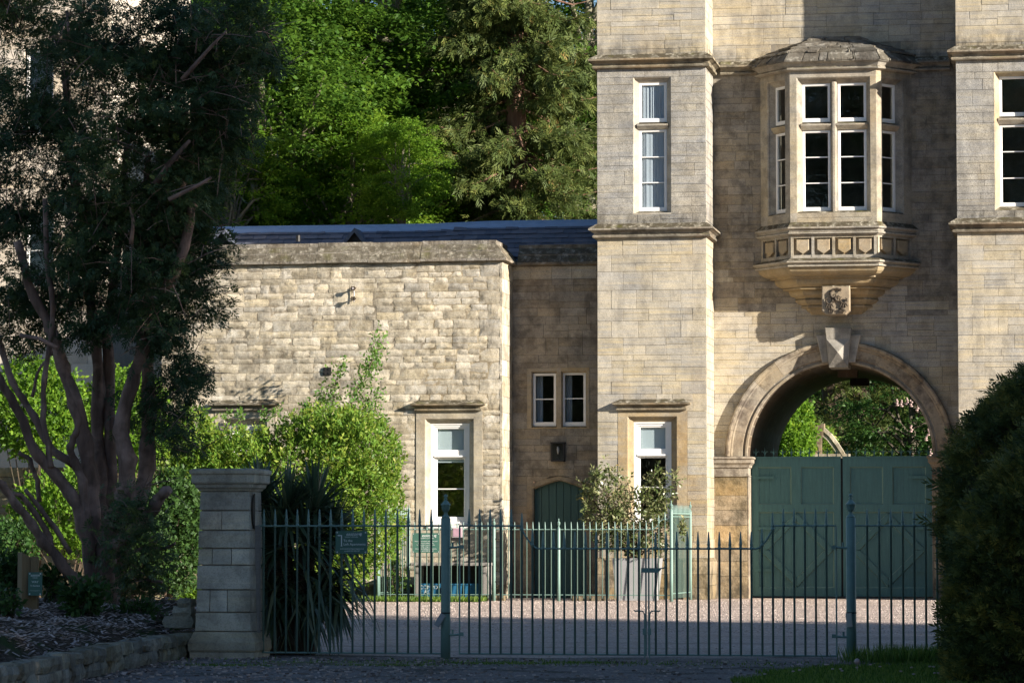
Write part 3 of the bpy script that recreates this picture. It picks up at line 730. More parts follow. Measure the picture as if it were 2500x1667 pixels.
# archivolt: moulded voussoirs
prof = [(ARI, 0.62), (ARI, 0.0), (ARI+0.015, -0.02), (ARI+0.055, -0.02), (ARI+0.065, 0.03), (ARI+0.10, 0.035), (ARI+0.12, -0.03), (ARI+0.32, -0.045), (ARI+0.325, -0.075), (ARI+0.345, -0.09),
        (ARI+0.37, -0.09), (ARI+0.385, -0.13), (ARI+0.42, -0.15), (ARI+0.455, -0.145), (ARO, -0.11), (ARO, 0.03)]
nv = 13
for k in range(nv):
    a0, a1 = math.pi*k/nv + 0.0012, math.pi*(k+1)/nv - 0.0012
    if k == nv // 2: continue
    mb = MB(); sub = 4; v = []; f = []; m = len(prof)
    for j in range(sub+1):
        a = a0 + (a1-a0)*j/sub
        for r, y in prof: v.append((ACX - r*math.cos(a), CW + y, ACZ + r*math.sin(a)))
    for j in range(sub):
        for i in range(m-1): f.append((j*m+i, (j+1)*m+i, (j+1)*m+i+1, j*m+i+1))
    f.append(tuple(range(m))); f.append(tuple(sub*m+i for i in range(m))[::-1])
    mb.add(v, f); mb.build('voussoir', M['arch'], gh)
def wedge(a0, a1, r0, r1, y0, y1, name, mat):
    mb = MB(); n = 3; v = []
    for y in (y0, y1):
        for r in (r0, r1):
            for j in range(n+1):
                a = a0 + (a1-a0)*j/n; v.append((ACX - r*math.sin(-a), CW+y, ACZ + r*math.cos(a)))
    q = n+1; f = []
    for j in range(n):
        f += [(j, j+1, q+j+1, q+j), (2*q+j+1, 2*q+j, 3*q+j, 3*q+j+1), (q+j, q+j+1, 3*q+j+1, 3*q+j), (j+1, j, 2*q+j, 2*q+j+1)]
    f += [(0, q, 3*q, 2*q), (n, 2*q+n, 3*q+n, q+n)]
    mb.add(v, f); return mb.build(name, mat, gh)
def trapezoid(zt_, zb_, wt, wb, yf, yb_, name):
    mb = MB(); e = 0.012
    F = [(ACX-wb/2+e, yf, zb_+e), (ACX+wb/2-e, yf, zb_+e), (ACX+wt/2-e, yf, zt_-e), (ACX-wt/2+e, yf, zt_-e)]
    E_ = [(ACX-wb/2, yf+e, zb_), (ACX+wb/2, yf+e, zb_), (ACX+wt/2, yf+e, zt_), (ACX-wt/2, yf+e, zt_)]; B = [(x, yb_, z) for x, _, z in E_]
    mb.add(F+E_+B, [(0, 1, 2, 3)] + [(4+i, 4+(i+1) % 4, (i+1) % 4, i) for i in range(4)] + [(8+i, 8+(i+1) % 4, 4+(i+1) % 4, 4+i) for i in range(4)])
    return mb.build(name, M['keystone'], gh)
kz = lambda py, pr: ZA(py, CW-pr, 2044)
trapezoid(kz(817, 0.2), kz(885, 0.2), 0.96, 0.70, CW-0.20, CW+0.55, 'keystone_shoulder')
trapezoid(kz(800, 0.3), kz(897, 0.3), 0.56, 0.40, CW-0.29, CW+0.6, 'keystone')
mb = MB(); z1_, z0_ = kz(828, .3), kz(893, .3); y0 = CW-0.292
mb.add([(ACX-0.195, y0, z0_), (ACX+0.195, y0, z0_), (ACX+0.245, y0, z1_), (ACX-0.245, y0, z1_), (ACX, y0-0.17, (z0_+z1_)/2)], [(0, 1, 4), (1, 2, 4), (2, 3, 4), (3, 0, 4)])
mb.build('diamond_boss', M['keystone'], gh)
# imposts
for s in (-1, 1):
    xa, xb = (TLX1+0.004, ACX-ARI) if s < 0 else (ACX+ARI, TRX0-0.004)
    path = [(xa, CW-0.03), (xb, CW-0.03), (xb, 2.0)] if s < 0 else [(xa, 2.0), (xa, CW-0.03), (xb, CW-0.03)]
    z = ACZ
    mb = MB(); sweep(mb, path, [(0.0, z+0.002), (0.12, z-0.012), (0.13, z-0.05), (0.10, z-0.07), (0.10, z-0.14), (0.05, z-0.19), (0.04, z-0.24), (0.012, z-0.25), (0.012, z-0.40), (0.025, z-0.41), (0.025, z-0.43), (0.0, z-0.44)])
    mb.build('impost', M['arch'], gh)
    mb = MB(); mb.box(min(xb, xb-0.02*s)-0.0, max(xb, xb-0.02*s), CW-0.02, 2.6, 0, ACZ-0.44) if s < 0 else mb.box(xa-0.02, xa, CW-0.02, 2.6, 0, ACZ-0.44)
    mb.build('arch_jamb', M['arch'], gh)

# ---------------------------------------------------------------- oriel window
OCX, OFH, OWH, OPY = -0.053, 0.918, 1.626, 0.56
opath = [(OCX-OWH, CW), (OCX-OFH, OPY), (OCX+OFH, OPY), (OCX+OWH, CW)]
oz_head = ZA(150, OPY, 2040); oz_sill = ZA(545, OPY, 2040)
def face_matrix(i):
    a, b = Vector((*opath[i], 0)), Vector((*opath[i+1], 0)); d = (b-a).normalized()
    m = Matrix(((d.x, -d.y, 0, a.x), (d.y, d.x, 0, a.y), (0, 0, 1, 0), (0, 0, 0, 1))); return m, (b-a).length
fz = lambda py: ZA(py, OPY+0.16, 2040)
m1, w1 = face_matrix(1)
fo = lambda px, Y=OPY: XA(px, Y, 350) - opath[1][0]
fr_out = (fo(1945), fo(2125), ZA(519, OPY, 2040), ZA(188, OPY, 2040))
sl, sr = (fo(1959, OPY+.15), fo(2027.7, OPY+.15)), (fo(2045.5, OPY+.15), fo(2115.6, OPY+.15))
zu0, zu1, zl0, zl1 = fz(298), fz(204), fz(515), fz(318)
def oriel_face(i, out, inner, d):
    m, w = face_matrix(i); mb = MB()
    mb2 = MB(); backing(mb2, 0, w, oz_sill-0.02, oz_head+0.1, [out], 0.0); mb.add(tr(m, mb2.v), mb2.f)
    loft_rects(mb, m, [(out, 0), (grow(out, -0.025), 0.02), (grow(out, -0.03), 0.05), (inner, d), (inner, d+0.14)])
    return mb.build('oriel_wall', M['oriel'], gh), m, w
ow, m, w = oriel_face(1, fr_out, (sl[0], sr[1], zl0, zu1), 0.15)
bz = [fz(383.5), fz(446.7)]
for s in (sl, sr):
    sash(gh, m, (s[0], s[1], zu0, zu1), 0.15); sash(gh, m, (s[0], s[1], zl0, zl1), 0.15, bz)
    transom(s[0]-0.03, s[1]+0.03, zl1+0.005, zu0-0.005, 0.15, m)
mb = MB()
v = [(sl[1], 0.2), (sl[1]+0.02, 0.09), (sl[1]+0.055, 0.035), (sr[0]-0.055, 0.035), (sr[0]-0.02, 0.09), (sr[0], 0.2)]
n = len(v); mb.add(tr(m, [(x, y, zl0-0.02) for x, y in v] + [(x, y, zu1+0.02) for x, y in v]), [(i, i+1, n+i+1, n+i) for i in range(n-1)])
mb.build('mullion', M['oriel'], gh)
mb = MB(); mb.add(tr(m, [(sl[0]-.05, 0.15, zl0+0.002), (sr[1]+.05, 0.15, zl0+0.002), (sr[1]+.1, -0.004, fr_out[2]-0.10), (sl[0]-.1, -0.004, fr_out[2]-0.10)]), [(3, 2, 1, 0)])
mb.build('window_sill', M['oriel'], gh)
for i, lr in ((0, True), (2, False)):
    mm, w = face_matrix(i); u0 = 0.26 if lr else 0.18; u1 = w - (0.18 if lr else 0.26)
    out = (u0, u1, fr_out[2], fr_out[3]); inn = (u0+0.10, u1-0.10, zl0, zu1)
    oriel_face(i, out, inn, 0.15)
    sash(gh, mm, (inn[0], inn[1], zu0, zu1), 0.15); sash(gh, mm, (inn[0], inn[1], zl0, zl1), 0.15, bz)
    transom(inn[0]-0.03, inn[1]+0.03, zl1+0.005, zu0-0.005, 0.15, mm)
# head cornice, sill band, frieze, corbels
zE = ZA(146, 0.38, 2040)
def swept(name, prof, mat): mb = MB(); sweep(mb, opath, prof, CW, caps=False); return mb.build(name, M[mat], gh)
swept('oriel_cornice', [(-0.05, zE+0.03), (0.19, zE), (0.19, zE-0.03), (0.13, zE-0.06), (0.08, zE-0.13), (0.10, zE-0.145), (0.11, zE-0.165), (0.10, zE-0.185), (0.06, zE-0.195), (0.012, zE-0.21), (-0.03, zE-0.21)], 'oriel')
zS = ZA(553, OPY-0.09, 2040)
swept('oriel_sill', [(-0.02, zS+0.13), (0.10, zS), (0.10, zS-0.03), (0.05, zS-0.06), (0.04, zS-0.10), (0.075, zS-0.115), (0.08, zS-0.14), (0.06, zS-0.155), (0.03, zS-0.16), (0.03, zS-0.175), (-0.05, zS-0.18)], 'oriel')
zF1, zF0 = zS-0.175, ZA(627, OPY, 2040)
swept('frieze_back', [(-0.07, zF1+0.02), (-0.07, zF0-0.02)], 'corbel')
zL = ZA(636, OPY-0.13, 2040)
swept('oriel_ledge', [(-0.04, zL+0.085), (0.145, zL), (0.145, zL-0.03), (0.09, zL-0.055), (0.085, zL-0.075), (0.105, zL-0.085), (0.105, zL-0.115), (0.05, zL-0.125)], 'oriel')
swept('oriel_corbel', [(0.05, zL-0.125), (0.045, zL-0.16), (0.02, zL-0.21), (-0.04, zL-0.265), (-0.13, zL-0.30), (-0.15, zL-0.30), (-0.15, zL-0.335), (-0.225, zL-0.34), (-0.225, zL-0.39), (-0.25, zL-0.45), (-0.31, zL-0.50), (-0.39, zL-0.525), (-0.36, zL-0.53), (-0.36, zL-0.56), (-0.46, zL-0.565),
    (-0.46, zL-0.62), (-0.49, zL-0.68), (-0.56, zL-0.72), (-0.58, zL-0.74), (-0.56, zL-0.78), (-0.60, zL-0.84), (-0.68, zL-0.89), (-0.66, zL-0.90), (-0.66, zL-0.94), (-0.74, zL-0.95), (-0.76, zL-1.0), (-0.84, zL-1.08)], 'corbel')
for i, cnt in ((0, 2), (1, 4), (2, 2)):
    mm, w = face_matrix(i); pad = 0.035 if i == 1 else 0.05
    step = (w - 2*pad) / cnt
    for k in range(cnt + 1):
        u = pad + step*k; mb = MB(); mb.box(u-0.028, u+0.028, -0.006, 0.075, zF0, zF1, mm); mb.build('frieze_bar', M['oriel'], gh)
    for za, zb in ((zF0-0.02, zF0+0.045), (zF1-0.05, zF1)):
        mb = MB(); mb.box(0.0, w, -0.001, 0.075, za, zb, mm); mb.build('frieze_rail', M['oriel'], gh)
    for k in range(cnt):
        u = pad + step*(k+0.5); hw = step*0.31; zt2, zb2 = zF1-0.08, zF0+0.07
        mb = MB(); o = [(u-hw, zt2), (u+hw, zt2), (u+hw, zb2+0.09), (u, zb2), (u-hw, zb2+0.09)]
        inn = [(u+(a-u)*0.9, b+(zt2-0.15-b)*0.06) for a, b in o]; n = 5
        vs = [(a, 0.0, b) for a, b in inn] + [(a, 0.014, b) for a, b in o] + [(a, 0.08, b) for a, b in o]
        mb.add(tr(mm, vs), [tuple(range(5))[::-1]] + [(n+j, n+(j+1) % 5, (j+1) % 5, j) for j in range(5)] + [(2*n+j, 2*n+(j+1) % 5, n+(j+1) % 5, n+j) for j in range(5)])
        mb.build('shield', M['corbel'], gh)
# stone slate roof of the oriel
rows = [(0.22, zE+0.01), (0.06, ZA(147, CW)), (-0.12, ZA(136, CW)), (-0.30, ZA(127, CW)), (-0.50, ZA(118, CW)), (-0.70, ZA(108, CW)), (-0.845, ZA(97, CW))]
orf = MB(); sweep(orf, opath, [(p-0.03, z-0.035) for p, z in rows], CW, caps=False); orf = orf.build('oriel_roof', M['slate_stone'], gh)
R = random.Random(5)
for j in range(len(rows)-1):
    lo, hi = offset_path(opath, rows[j][0], CW), offset_path(opath, rows[j+1][0]-0.05, CW)
    for i in range(3):
        L = (lo[i+1]-lo[i]).length; cnt = max(1, int(L / 0.33)); cuts = [0] + sorted(R.uniform(0.85, 1.15)*(q+1)/(cnt) for q in range(cnt-1)) + [1]
        for a, b in zip(cuts, cuts[1:]):
            e = R.uniform(-0.02, 0.03); zz = R.uniform(-0.008, 0.014)
            P = [lo[i].lerp(lo[i+1], a+0.006), lo[i].lerp(lo[i+1], b-0.006), hi[i].lerp(hi[i+1], b-0.006), hi[i].lerp(hi[i+1], a+0.006)]
            z0, z1 = rows[j][1]+zz, rows[j+1][1]+0.006
            d = (P[0]-P[3]); d = d.normalized()*e if d.length else d
            v = [(*(P[0]+d), z0), (*(P[1]+d*R.uniform(.2, 1.4)), z0+R.uniform(-.006, .006)), (*P[2], z1), (*P[3], z1)]
            mb = MB(); mb.add([(x, y, z+0.0) for x, y, z in v] + [(x, y, z-0.035) for x, y, z in v], [(0, 1, 2, 3), (7, 6, 5, 4), (4, 5, 1, 0), (5, 6, 2, 1), (6, 7, 3, 2), (7, 4, 0, 3)])
            mb.build('stone_slate', M['slate_stone'], orf)
# carved plaque with the dark iron crest
x0, x1, z0, z1 = RECT(2006, 2075, 697, 768, CW-0.62)
mb = MB(); cx, czp = (x0+x1)/2, (z0+z1)/2; yp = CW-0.62
o = [(x0, z1), (x1, z1), (x1, z0+0.08), (x1-0.09, z0), (x0+0.09, z0), (x0, z0+0.08)]; n = 6
inn = [(cx+(a-cx)*0.93, czp+(b-czp)*0.93) for a, b in o]
vs = [(a, yp, b) for a, b in inn] + [(a, yp+0.02, b) for a, b in o] + [(a, CW-0.1, b) for a, b in o]
mb.add(vs, [tuple(range(6))[::-1]] + [(n+j, n+(j+1) % n, (j+1) % n, j) for j in range(n)] + [(2*n+j, 2*n+(j+1) % n, n+(j+1) % n, n+j) for j in range(n)])
plq = mb.build('crest_plaque', M['corbel'], gh)
mb = MB(); yc = yp - 0.03
U = lambda u, w_: (x0+(x1-x0)*u, yc, z1-(z1-z0)*w_)
def worm(pts, r0, r1):
    mb.tube([U(a, b) for a, b in pts], list(np.linspace(r0, r1, len(pts))), 6)
worm([(0.66, 0.12), (0.55, 0.10), (0.40, 0.14), (0.31, 0.24), (0.33, 0.36), (0.45, 0.44)], 0.016, 0.03)
worm([(0.66, 0.12), (0.70, 0.15), (0.66, 0.19), (0.60, 0.17)], 0.022, 0.008)
worm([(0.45, 0.44), (0.52, 0.40), (0.60, 0.36), (0.66, 0.40)], 0.034, 0.012); worm([(0.48, 0.42), (0.5, 0.3), (0.58, 0.25)], 0.014, 0.006)
worm([(0.45, 0.40), (0.50, 0.48), (0.56, 0.54)], 0.04, 0.02)
for bx, by in ((0.28, 0.62), (0.78, 0.60)):
    worm([(bx-0.14, by-0.1), (bx-0.08, by), (bx+0.02, by+0.02), (bx+0.1, by-0.04)], 0.018, 0.03)
    worm([(bx+0.1, by-0.04), (bx+0.12, by-0.13), (bx+0.06, by-0.16)], 0.026, 0.01)
    for dx, dy in ((-0.12, 0.14), (-0.03, 0.17), (0.06, 0.15), (0.13, 0.12)): worm([(bx+dx*0.4, by), (bx+dx*0.9, by+dy*0.6), (bx+dx, by+dy), (bx+dx+0.03, by+dy)], 0.02, 0.008)
    worm([(bx-0.14, by-0.1), (bx-0.12, by-0.18), (bx-0.06, by-0.2)], 0.014, 0.006)
for bx in (0.34, 0.72):
    worm([(bx-0.1, 0.84), (bx, 0.80), (bx+0.1, 0.84)], 0.02, 0.024)
    for dx in (-0.08, -0.01, 0.06, 0.12): worm([(bx+dx*0.8, 0.83), (bx+dx, 0.90), (bx+dx-0.02, 0.95)], 0.016, 0.006)
mb.build('iron_crest', M['rustiron'], plq, smooth=True)

place_stones(gh, 300)

# ---------------------------------------------------------------- carriage gates
GY = 2.0
def carriage_gate(x0, x1, hinge_left, label):
    g = thing('carriage_gate', label, 'gate', ((x0+x1)/2, GY, 0), 'carriage gates in the arch')
    z0, z1 = 0.04, ACZ-0.03; mid0, mid1 = ZA(1249, GY, 2040), ZA(1231, GY, 2040)
    st = 0.15; mat = M['gatepaint']
    def part(nm, *b): mb = MB(); mb.box(*b); return mb.build(nm, mat, g)
    for a, b in ((x0, x0+st), (x1-st, x1)): part('stile', a, b, GY, GY+0.06, z0, z1)
    for a, b in ((z0, z0+0.18), (mid0, mid1), (z1-0.19, z1)): part('rail', x0+st, x1-st, GY+0.003, GY+0.06, a, b)
    xm = (x0+x1)/2; part('muntin', xm-0.10, xm+0.10, GY+0.004, GY+0.06, mid1, z1-0.19)
    lo = (x0+st, x1-st, z0+0.18, mid0)
    for a, b, c, d_ in ((x0+st, xm-0.10, mid1, z1-0.19), (xm+0.10, x1-st, mid1, z1-0.19), lo):
        n = max(2, round((b-a)/0.115)); pa = MB()
        pa.box(a, b, GY+0.054, GY+0.06, c, d_); pn = pa.build('panel', mat, g)
        for k in range(n):
            q = MB(); q.box(a+(b-a)*k/n+0.002, a+(b-a)*(k+1)/n-0.002, GY+0.048, GY+0.0545, c, d_); q.build('board', mat, pn)
        bd = MB(); loft_rects(bd, I4, [((a, b, c, d_), GY+0.006), ((a+0.026, b-0.026, c+0.026, d_-0.026), GY+0.048)]); bd.build('bead', M['gate_edge'], g)
    a, b, c, d_ = lo; cx, cz = (a+b)/2, (c+d_)/2
    pts = [(cx, d_), (b, cz), (cx, c), (a, cz)]
    for k in range(4):
        p, q = Vector(pts[k]), Vector(pts[(k+1) % 4]); L = (q-p).length; dr = (q-p)/L; nn = Vector((-dr.y, dr.x)); inw = Vector((cx, cz))-(p+q)/2; nn = nn if nn.dot(inw) > 0 else -nn
        e0, e1 = p, q; wd = 0.15; i0, i1 = p + (Vector((cx, cz))-p).normalized()*wd*1.42, q + (Vector((cx, cz))-q).normalized()*wd*1.42
        mb = MB(); F = [(e0.x, GY+0.008, e0.y), (e1.x, GY+0.008, e1.y), (i1.x, GY+0.008, i1.y), (i0.x, GY+0.008, i0.y)]; B = [(x, GY+0.05, z) for x, _, z in F]; ctr = Vector((sum(p_[0] for p_ in F)/4, 0, sum(p_[2] for p_ in F)/4)); e_ = 0.016; F = [(F[0][0]+nn.x*e_, F[0][1], F[0][2]+nn.y*e_), (F[1][0]+nn.x*e_, F[1][1], F[1][2]+nn.y*e_), (F[2][0]-nn.x*e_, F[2][1], F[2][2]-nn.y*e_), (F[3][0]-nn.x*e_, F[3][1], F[3][2]-nn.y*e_)]
        f = [(0, 1, 2, 3), (0, 4, 5, 1), (1, 5, 6, 2), (2, 6, 7, 3), (3, 7, 4, 0)]; mb.add(F+B, f); br = mb.build('brace', mat, g); br.data.materials.append(M['gate_edge'])
        for k_ in (1, 3): br.data.polygons[k_].material_index = 1
    xs_ = x1 if hinge_left else x0
    if hinge_left: ms = MB(); ms.box(x1-0.03, x1+0.07, GY+0.062, GY+0.08, z0, z1); ms.build('added_gap_strip', M['blackiron'], g)  # added black strip: blocks daylight in the gap and makes it read dark
    for hz in (0.6, 1.5, 2.6): hb = MB(); xa_ = x0 if hinge_left else x1-0.5; hb.box(xa_, xa_+0.5, GY-0.012, GY+0.001, hz-0.03, hz+0.03); hb.build('strap_hinge', mat, g)
    part('top_bar', x0, x1, GY-0.015, GY+0.07, z1, z1+0.035)
    n = 10
    for k in range(n):
        x = x0 + (x1-x0)*(k+0.5)/n; mb = MB(); zz = z1+0.035
        mb.tube([(x, GY+0.03, zz), (x, GY+0.03, zz+0.10), (x, GY+0.03, zz+0.19)], [0.011, 0.011, 0.003], 6)
        for s in (-1, 1): mb.tube([(x, GY+0.03, zz+0.04), (x+s*0.03, GY+0.03, zz+0.105), (x+s*0.06, GY+0.03, zz+0.115), (x+s*0.075, GY+0.03, zz+0.085)], [0.009, 0.008, 0.007, 0.003], 5)
        mb.build('fleur_spike', mat, g)
    return g
carriage_gate(ACX-ARI+0.025, ACX-0.022, True, 'sage green panelled carriage gate with diamond brace next to the slim tower')
carriage_gate(ACX+0.022, ACX+ARI-0.025, False, 'sage green panelled carriage gate with diamond brace next to the yew hedge')

# ================================================================ LODGE RANGE (rubble wing, recessed link, slate roof)
WY, LY = -0.05, 1.28
WX0, WX1 = XA(395, WY, 900), -7.10
CZ0 = 7.22
lg = thing('lodge', 'low stone lodge with a rough rubble wall and blue slate roof', 'building', (-9, 1, 0))
ww_out = RECT(1037.5, 1156.7, 1022, 1284, WY); ww_fr = RECT(1052.6, 1147, 1033.7, 1281, WY+0.15); ww_sur = (XA(1016, WY, 1100), XA(1178, WY, 1100), 0.9, ZA(1001, WY, 1100))
w2_out = RECT(545, 652, 1022, 1284, WY); w2_sur = (XA(524, WY, 1100), XA(675, WY, 1100), 0.9, ZA(1001, WY, 600)); w2_fr = (w2_out[0]+0.13, w2_out[1]-0.09, ww_fr[2], ww_fr[3])
mb = MB()
backing(mb, WX0, WX1, 0, CZ0, [ww_out, w2_out], WY+0.0115); backing(mb, WY+0.03, LY, 0, CZ0, [], WX1-0.014, 'x')
backing(mb, WX0, WX1, 0, CZ0, [], 3.2, 'y', -1); backing(mb, WY, 8, 0, CZ0, [], WX0, 'x', -1); mb.quad((WX0, WY, CZ0-.2), (WX1, WY, CZ0-.2), (WX1, 3.2, CZ0-.2), (WX0, 3.2, CZ0-.2))
wing = mb.build('wing_wall', M['mortar'], lg); wing['label'] = 'rough cream rubble wall'
qz = lambda x, z: M['rubble']
lay(lg, wing, M['rubble'], [r_ for r_ in snecked(WX0, WX1, 0.3, CZ0-0.02, [ww_sur, w2_sur], 31, lift=(0.26, 0.36), seg=(0.6, 2.2), lr=(0.2, 0.62), quoin=(0.32, 0.5))], WY, rubble=True, gap=0.014, seed=31)
# corner quoins, large and flatter
zq = 0.3; k = 0; R = random.Random(8); qr = []; fl = []
while zq < CZ0-0.05:
    h = min(R.uniform(0.26, 0.46), CZ0-0.02-zq)
    if h < 0.15: h = CZ0-0.02-zq
    cut = R.uniform(0.0, 0.2); split = R.random() < 0.4
    if split: qr += [(WX1-0.55, WX1-0.25, zq, zq+h), (WX1-0.25, WX1, zq, zq+h)]
    else: qr += [(WX1-0.55, WX1, zq, zq+h)]
    zq += h
qr = [q for q in qr if not (q[0] < ww_sur[1] and q[3] > ww_sur[2] and q[2] < ww_sur[3] and q[1] <= ww_sur[1])]
lay(lg, wing, M['rubble'], courses(WY, LY, 0.3, CZ0-0.02, [], 33, hr=(0.26, 0.46), lr=(0.5, 0.9)), WX1, 'x', weight=0.2)
lay(lg, wing, M['plinth'], courses(WX0, WX1, 0.0, 0.3, [], 34, hr=(0.28, 0.32), lr=(0.5, 1.0)), WY-0.03, weight=0.3, depth=0.1)
mb = MB(); loft_rects(mb, YM(WY), [(ww_sur, 0.06), (ww_sur, -0.008), (ww_out, -0.008)]); loft_rects(mb, YM(WY), [(ww_out, -0.008), (grow(ww_out, -0.025), 0.02), (grow(ww_out, -0.03), 0.05), (ww_fr, 0.11), (ww_fr, 0.3)])
mb.build('window_surround', M['dressed'], lg)
tall_sash(lg, (ww_fr[0], ww_fr[1], ww_fr[2], ww_fr[3]), WY+0.11, 0.12, ZA(1115, WY+0.16, 1100), ZA(1193, 0.1, 1100), 0.12)
hood(lg, 0, 0, ZA(976, WY, 1100), WY, XA(1022, WY, 990), XA(1168, WY, 990))
mb = MB(); loft_rects(mb, YM(WY), [(w2_sur, 0.06), (w2_sur, -0.008), (w2_out, -0.008)]); loft_rects(mb, YM(WY), [(w2_out, -0.008), (grow(w2_out, -0.03), 0.04), (w2_fr, 0.16), (w2_fr, 0.3)])
mb.build('window_surround', M['dressed'], lg)
tall_sash(lg, w2_fr, WY+0.16, 0.12, ZA(1115, WY+0.16, 600), ZA(1193, 0.1, 600), 0.1)
hood(lg, 0, 0, ZA(976, WY, 600), WY, XA(528, WY, 990), XA(668, WY, 990))
mb = MB(); mb.box(ww_fr[0]-0.02, ww_fr[1]+0.02, WY-0.06, WY+0.2, ww_fr[2]-0.07, ww_fr[2]-0.002); mb.build('window_sill', M['white'], lg)

# recessed link wall
lk_h = [RECT(1297, 1360, 906, 1043, LY), RECT(1370, 1433, 906, 1043, LY)]
dz_ap, dz_sp = ZA(1173, LY, 1364), ZA(1194, LY, 1364); dx0, dx1 = XA(1302, LY, 1300), XA(1427, LY, 1300)
door_hole = (dx0, dx1, 0, dz_ap)
lsur = RECT(1287, 1439, 898, 1046, LY)
mb = MB(); backing(mb, WX1, TLX0, 0, CZ0, [*lk_h, door_hole], LY+0.010); 
backing(mb, WX1, TLX0, 0, CZ0, [], 4.2, 'y', -1); mb.quad((WX1, LY, CZ0-.2), (TLX0, LY, CZ0-.2), (TLX0, 4.2, CZ0-.2), (WX1, 4.2, CZ0-.2))
lk = mb.build('link_wall', M['joint'], lg); lk['label'] = 'dark recessed wall with a pointed green door'
dsur = (dx0-0.14, dx1+0.14, 0, dz_ap+0.10)
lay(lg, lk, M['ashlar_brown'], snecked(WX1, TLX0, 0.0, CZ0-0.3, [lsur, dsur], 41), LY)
lay(lg, lk, M['ashlar'], courses(WX1, TLX0, CZ0-0.3, CZ0-0.02, [], 42, hr=(0.27, 0.3), lr=(0.4, 0.6)), LY)
mb = MB(); us = [lsur[0], lk_h[0][0], lk_h[0][1], lk_h[1][0], lk_h[1][1], lsur[1]]
b2 = MB(); backing(b2, lsur[0], lsur[1], lsur[2], lsur[3], lk_h, LY-0.006); mb.add(b2.v, b2.f)
loft_rects(mb, YM(LY), [(lsur, 0.05), (lsur, -0.006)])
for h in lk_h: loft_rects(mb, YM(LY), [(h, -0.006), (grow(h, -0.02), 0.03), (grow(h, -0.025), 0.12), (grow(h, -0.025), 0.25)])
mb.build('window_surround', M['brownstone'], lg)
for r, bp in ((RECT(1301.6, 1358, 911, 1040, LY+0.1), 974), (RECT(1373, 1430.5, 909, 1040, LY+0.1), 973)):
    w, ri = sash(lg, YM(LY), r, 0.1, [ZA(bp, LY+.1, 1360)], bot=0.09)
    curtain_part(w, ri[0]-0.02, ri[0]+0.12, ri[2], ri[3], LY+0.35, 2, name='curtain')
# pointed doorway and boarded door
def tudor(hw, zs, za, n=6):
    L = [(-hw, zs)]
    for k in range(1, n): u = k/n; L.append((-hw*(1-u), zs + (za-zs)*(1-(1-u)**1.25)))
    return L + [(0, za)] + [(-x, z) for x, z in L[::-1]]
cxd = (dx0+dx1)/2; hw = (dx1-dx0)/2
arcd = [(cxd-hw, 0)] + [(cxd+x, z) for x, z in tudor(hw, dz_sp, dz_ap)] + [(cxd+hw, 0)]
mb = MB(); n = len(arcd); cc = Vector((cxd, dz_sp-0.6))
def outward(p, e): 
    if p[1] <= 0: return (p[0] + (e if p[0] > cxd else -e), 0)
    return (p[0] + (e if p[0] > cxd+.01 else -e if p[0] < cxd-.01 else 0) * (1 if p[1] <= dz_sp+.001 else 0.6), p[1] + (0 if p[1] < dz_sp else e*0.75))
o1 = [outward(p, 0.14) for p in arcd]
v = [(a, LY-0.005, b) for a, b in o1] + [(a, LY-0.005, b) for a, b in [outward(p, 0.03) for p in arcd]] + [(a, LY+0.03, b) for a, b in arcd] + [(a, LY+0.28, b) for a, b in arcd]
mb.add(v, [(j*n+i, j*n+i+1, (j+1)*n+i+1, (j+1)*n+i)[::-1] for j in range(3) for i in range(n-1)])
mb.add([(a, LY-0.005, b) for a, b in [(dsur[0], dz_sp), (dsur[0], dsur[3]), (cxd, dsur[3]), (dsur[1], dsur[3]), (dsur[1], dz_sp)]] + [(a, LY-0.005, b) for a, b in o1[1:-1]], [(0, 5, 5+len(o1)//4, 1), (1, 5+len(o1)//4, 5+(len(o1)-3)//2, 2), (2, 5+(len(o1)-3)//2, 5+len(o1)-3-len(o1)//4, 3), (3, 5+len(o1)-3-len(o1)//4, 5+len(o1)-3, 4)])
mb.build('door_surround', M['ashlar_brown'], lg)
door = MB(); door.add([(a, LY+0.2, b) for a, b in arcd], [tuple(range(n))[::-1]]); door = door.build('door', M['doorpaint'], lg)
nb = 7
def top_at(x):
    u = abs(x-cxd)/hw; return dz_sp + (dz_ap-dz_sp)*(1-min(1, u)**1.25)
for k in range(nb):
    a, b = dx0 + (dx1-dx0)*k/nb, dx0 + (dx1-dx0)*(k+1)/nb
    mb = MB(); a2, b2 = a+0.006, b-0.006; za, zb = min(top_at(a2), dz_ap), min(top_at(b2), dz_ap)
    v = [(a2, LY+0.165, 0.02), (b2, LY+0.165, 0.02), (b2, LY+0.165, zb), (a2, LY+0.165, za)]; mb.add(v + [(x, LY+0.199, z) for x, _, z in v], [(0, 1, 2, 3), (1, 5, 6, 2), (0, 3, 7, 4), (3, 2, 6, 7)]); mb.build('plank', M['doorpaint'], door)
for x in (dx0 + (dx1-dx0)*0.27, dx0 + (dx1-dx0)*0.41): pass

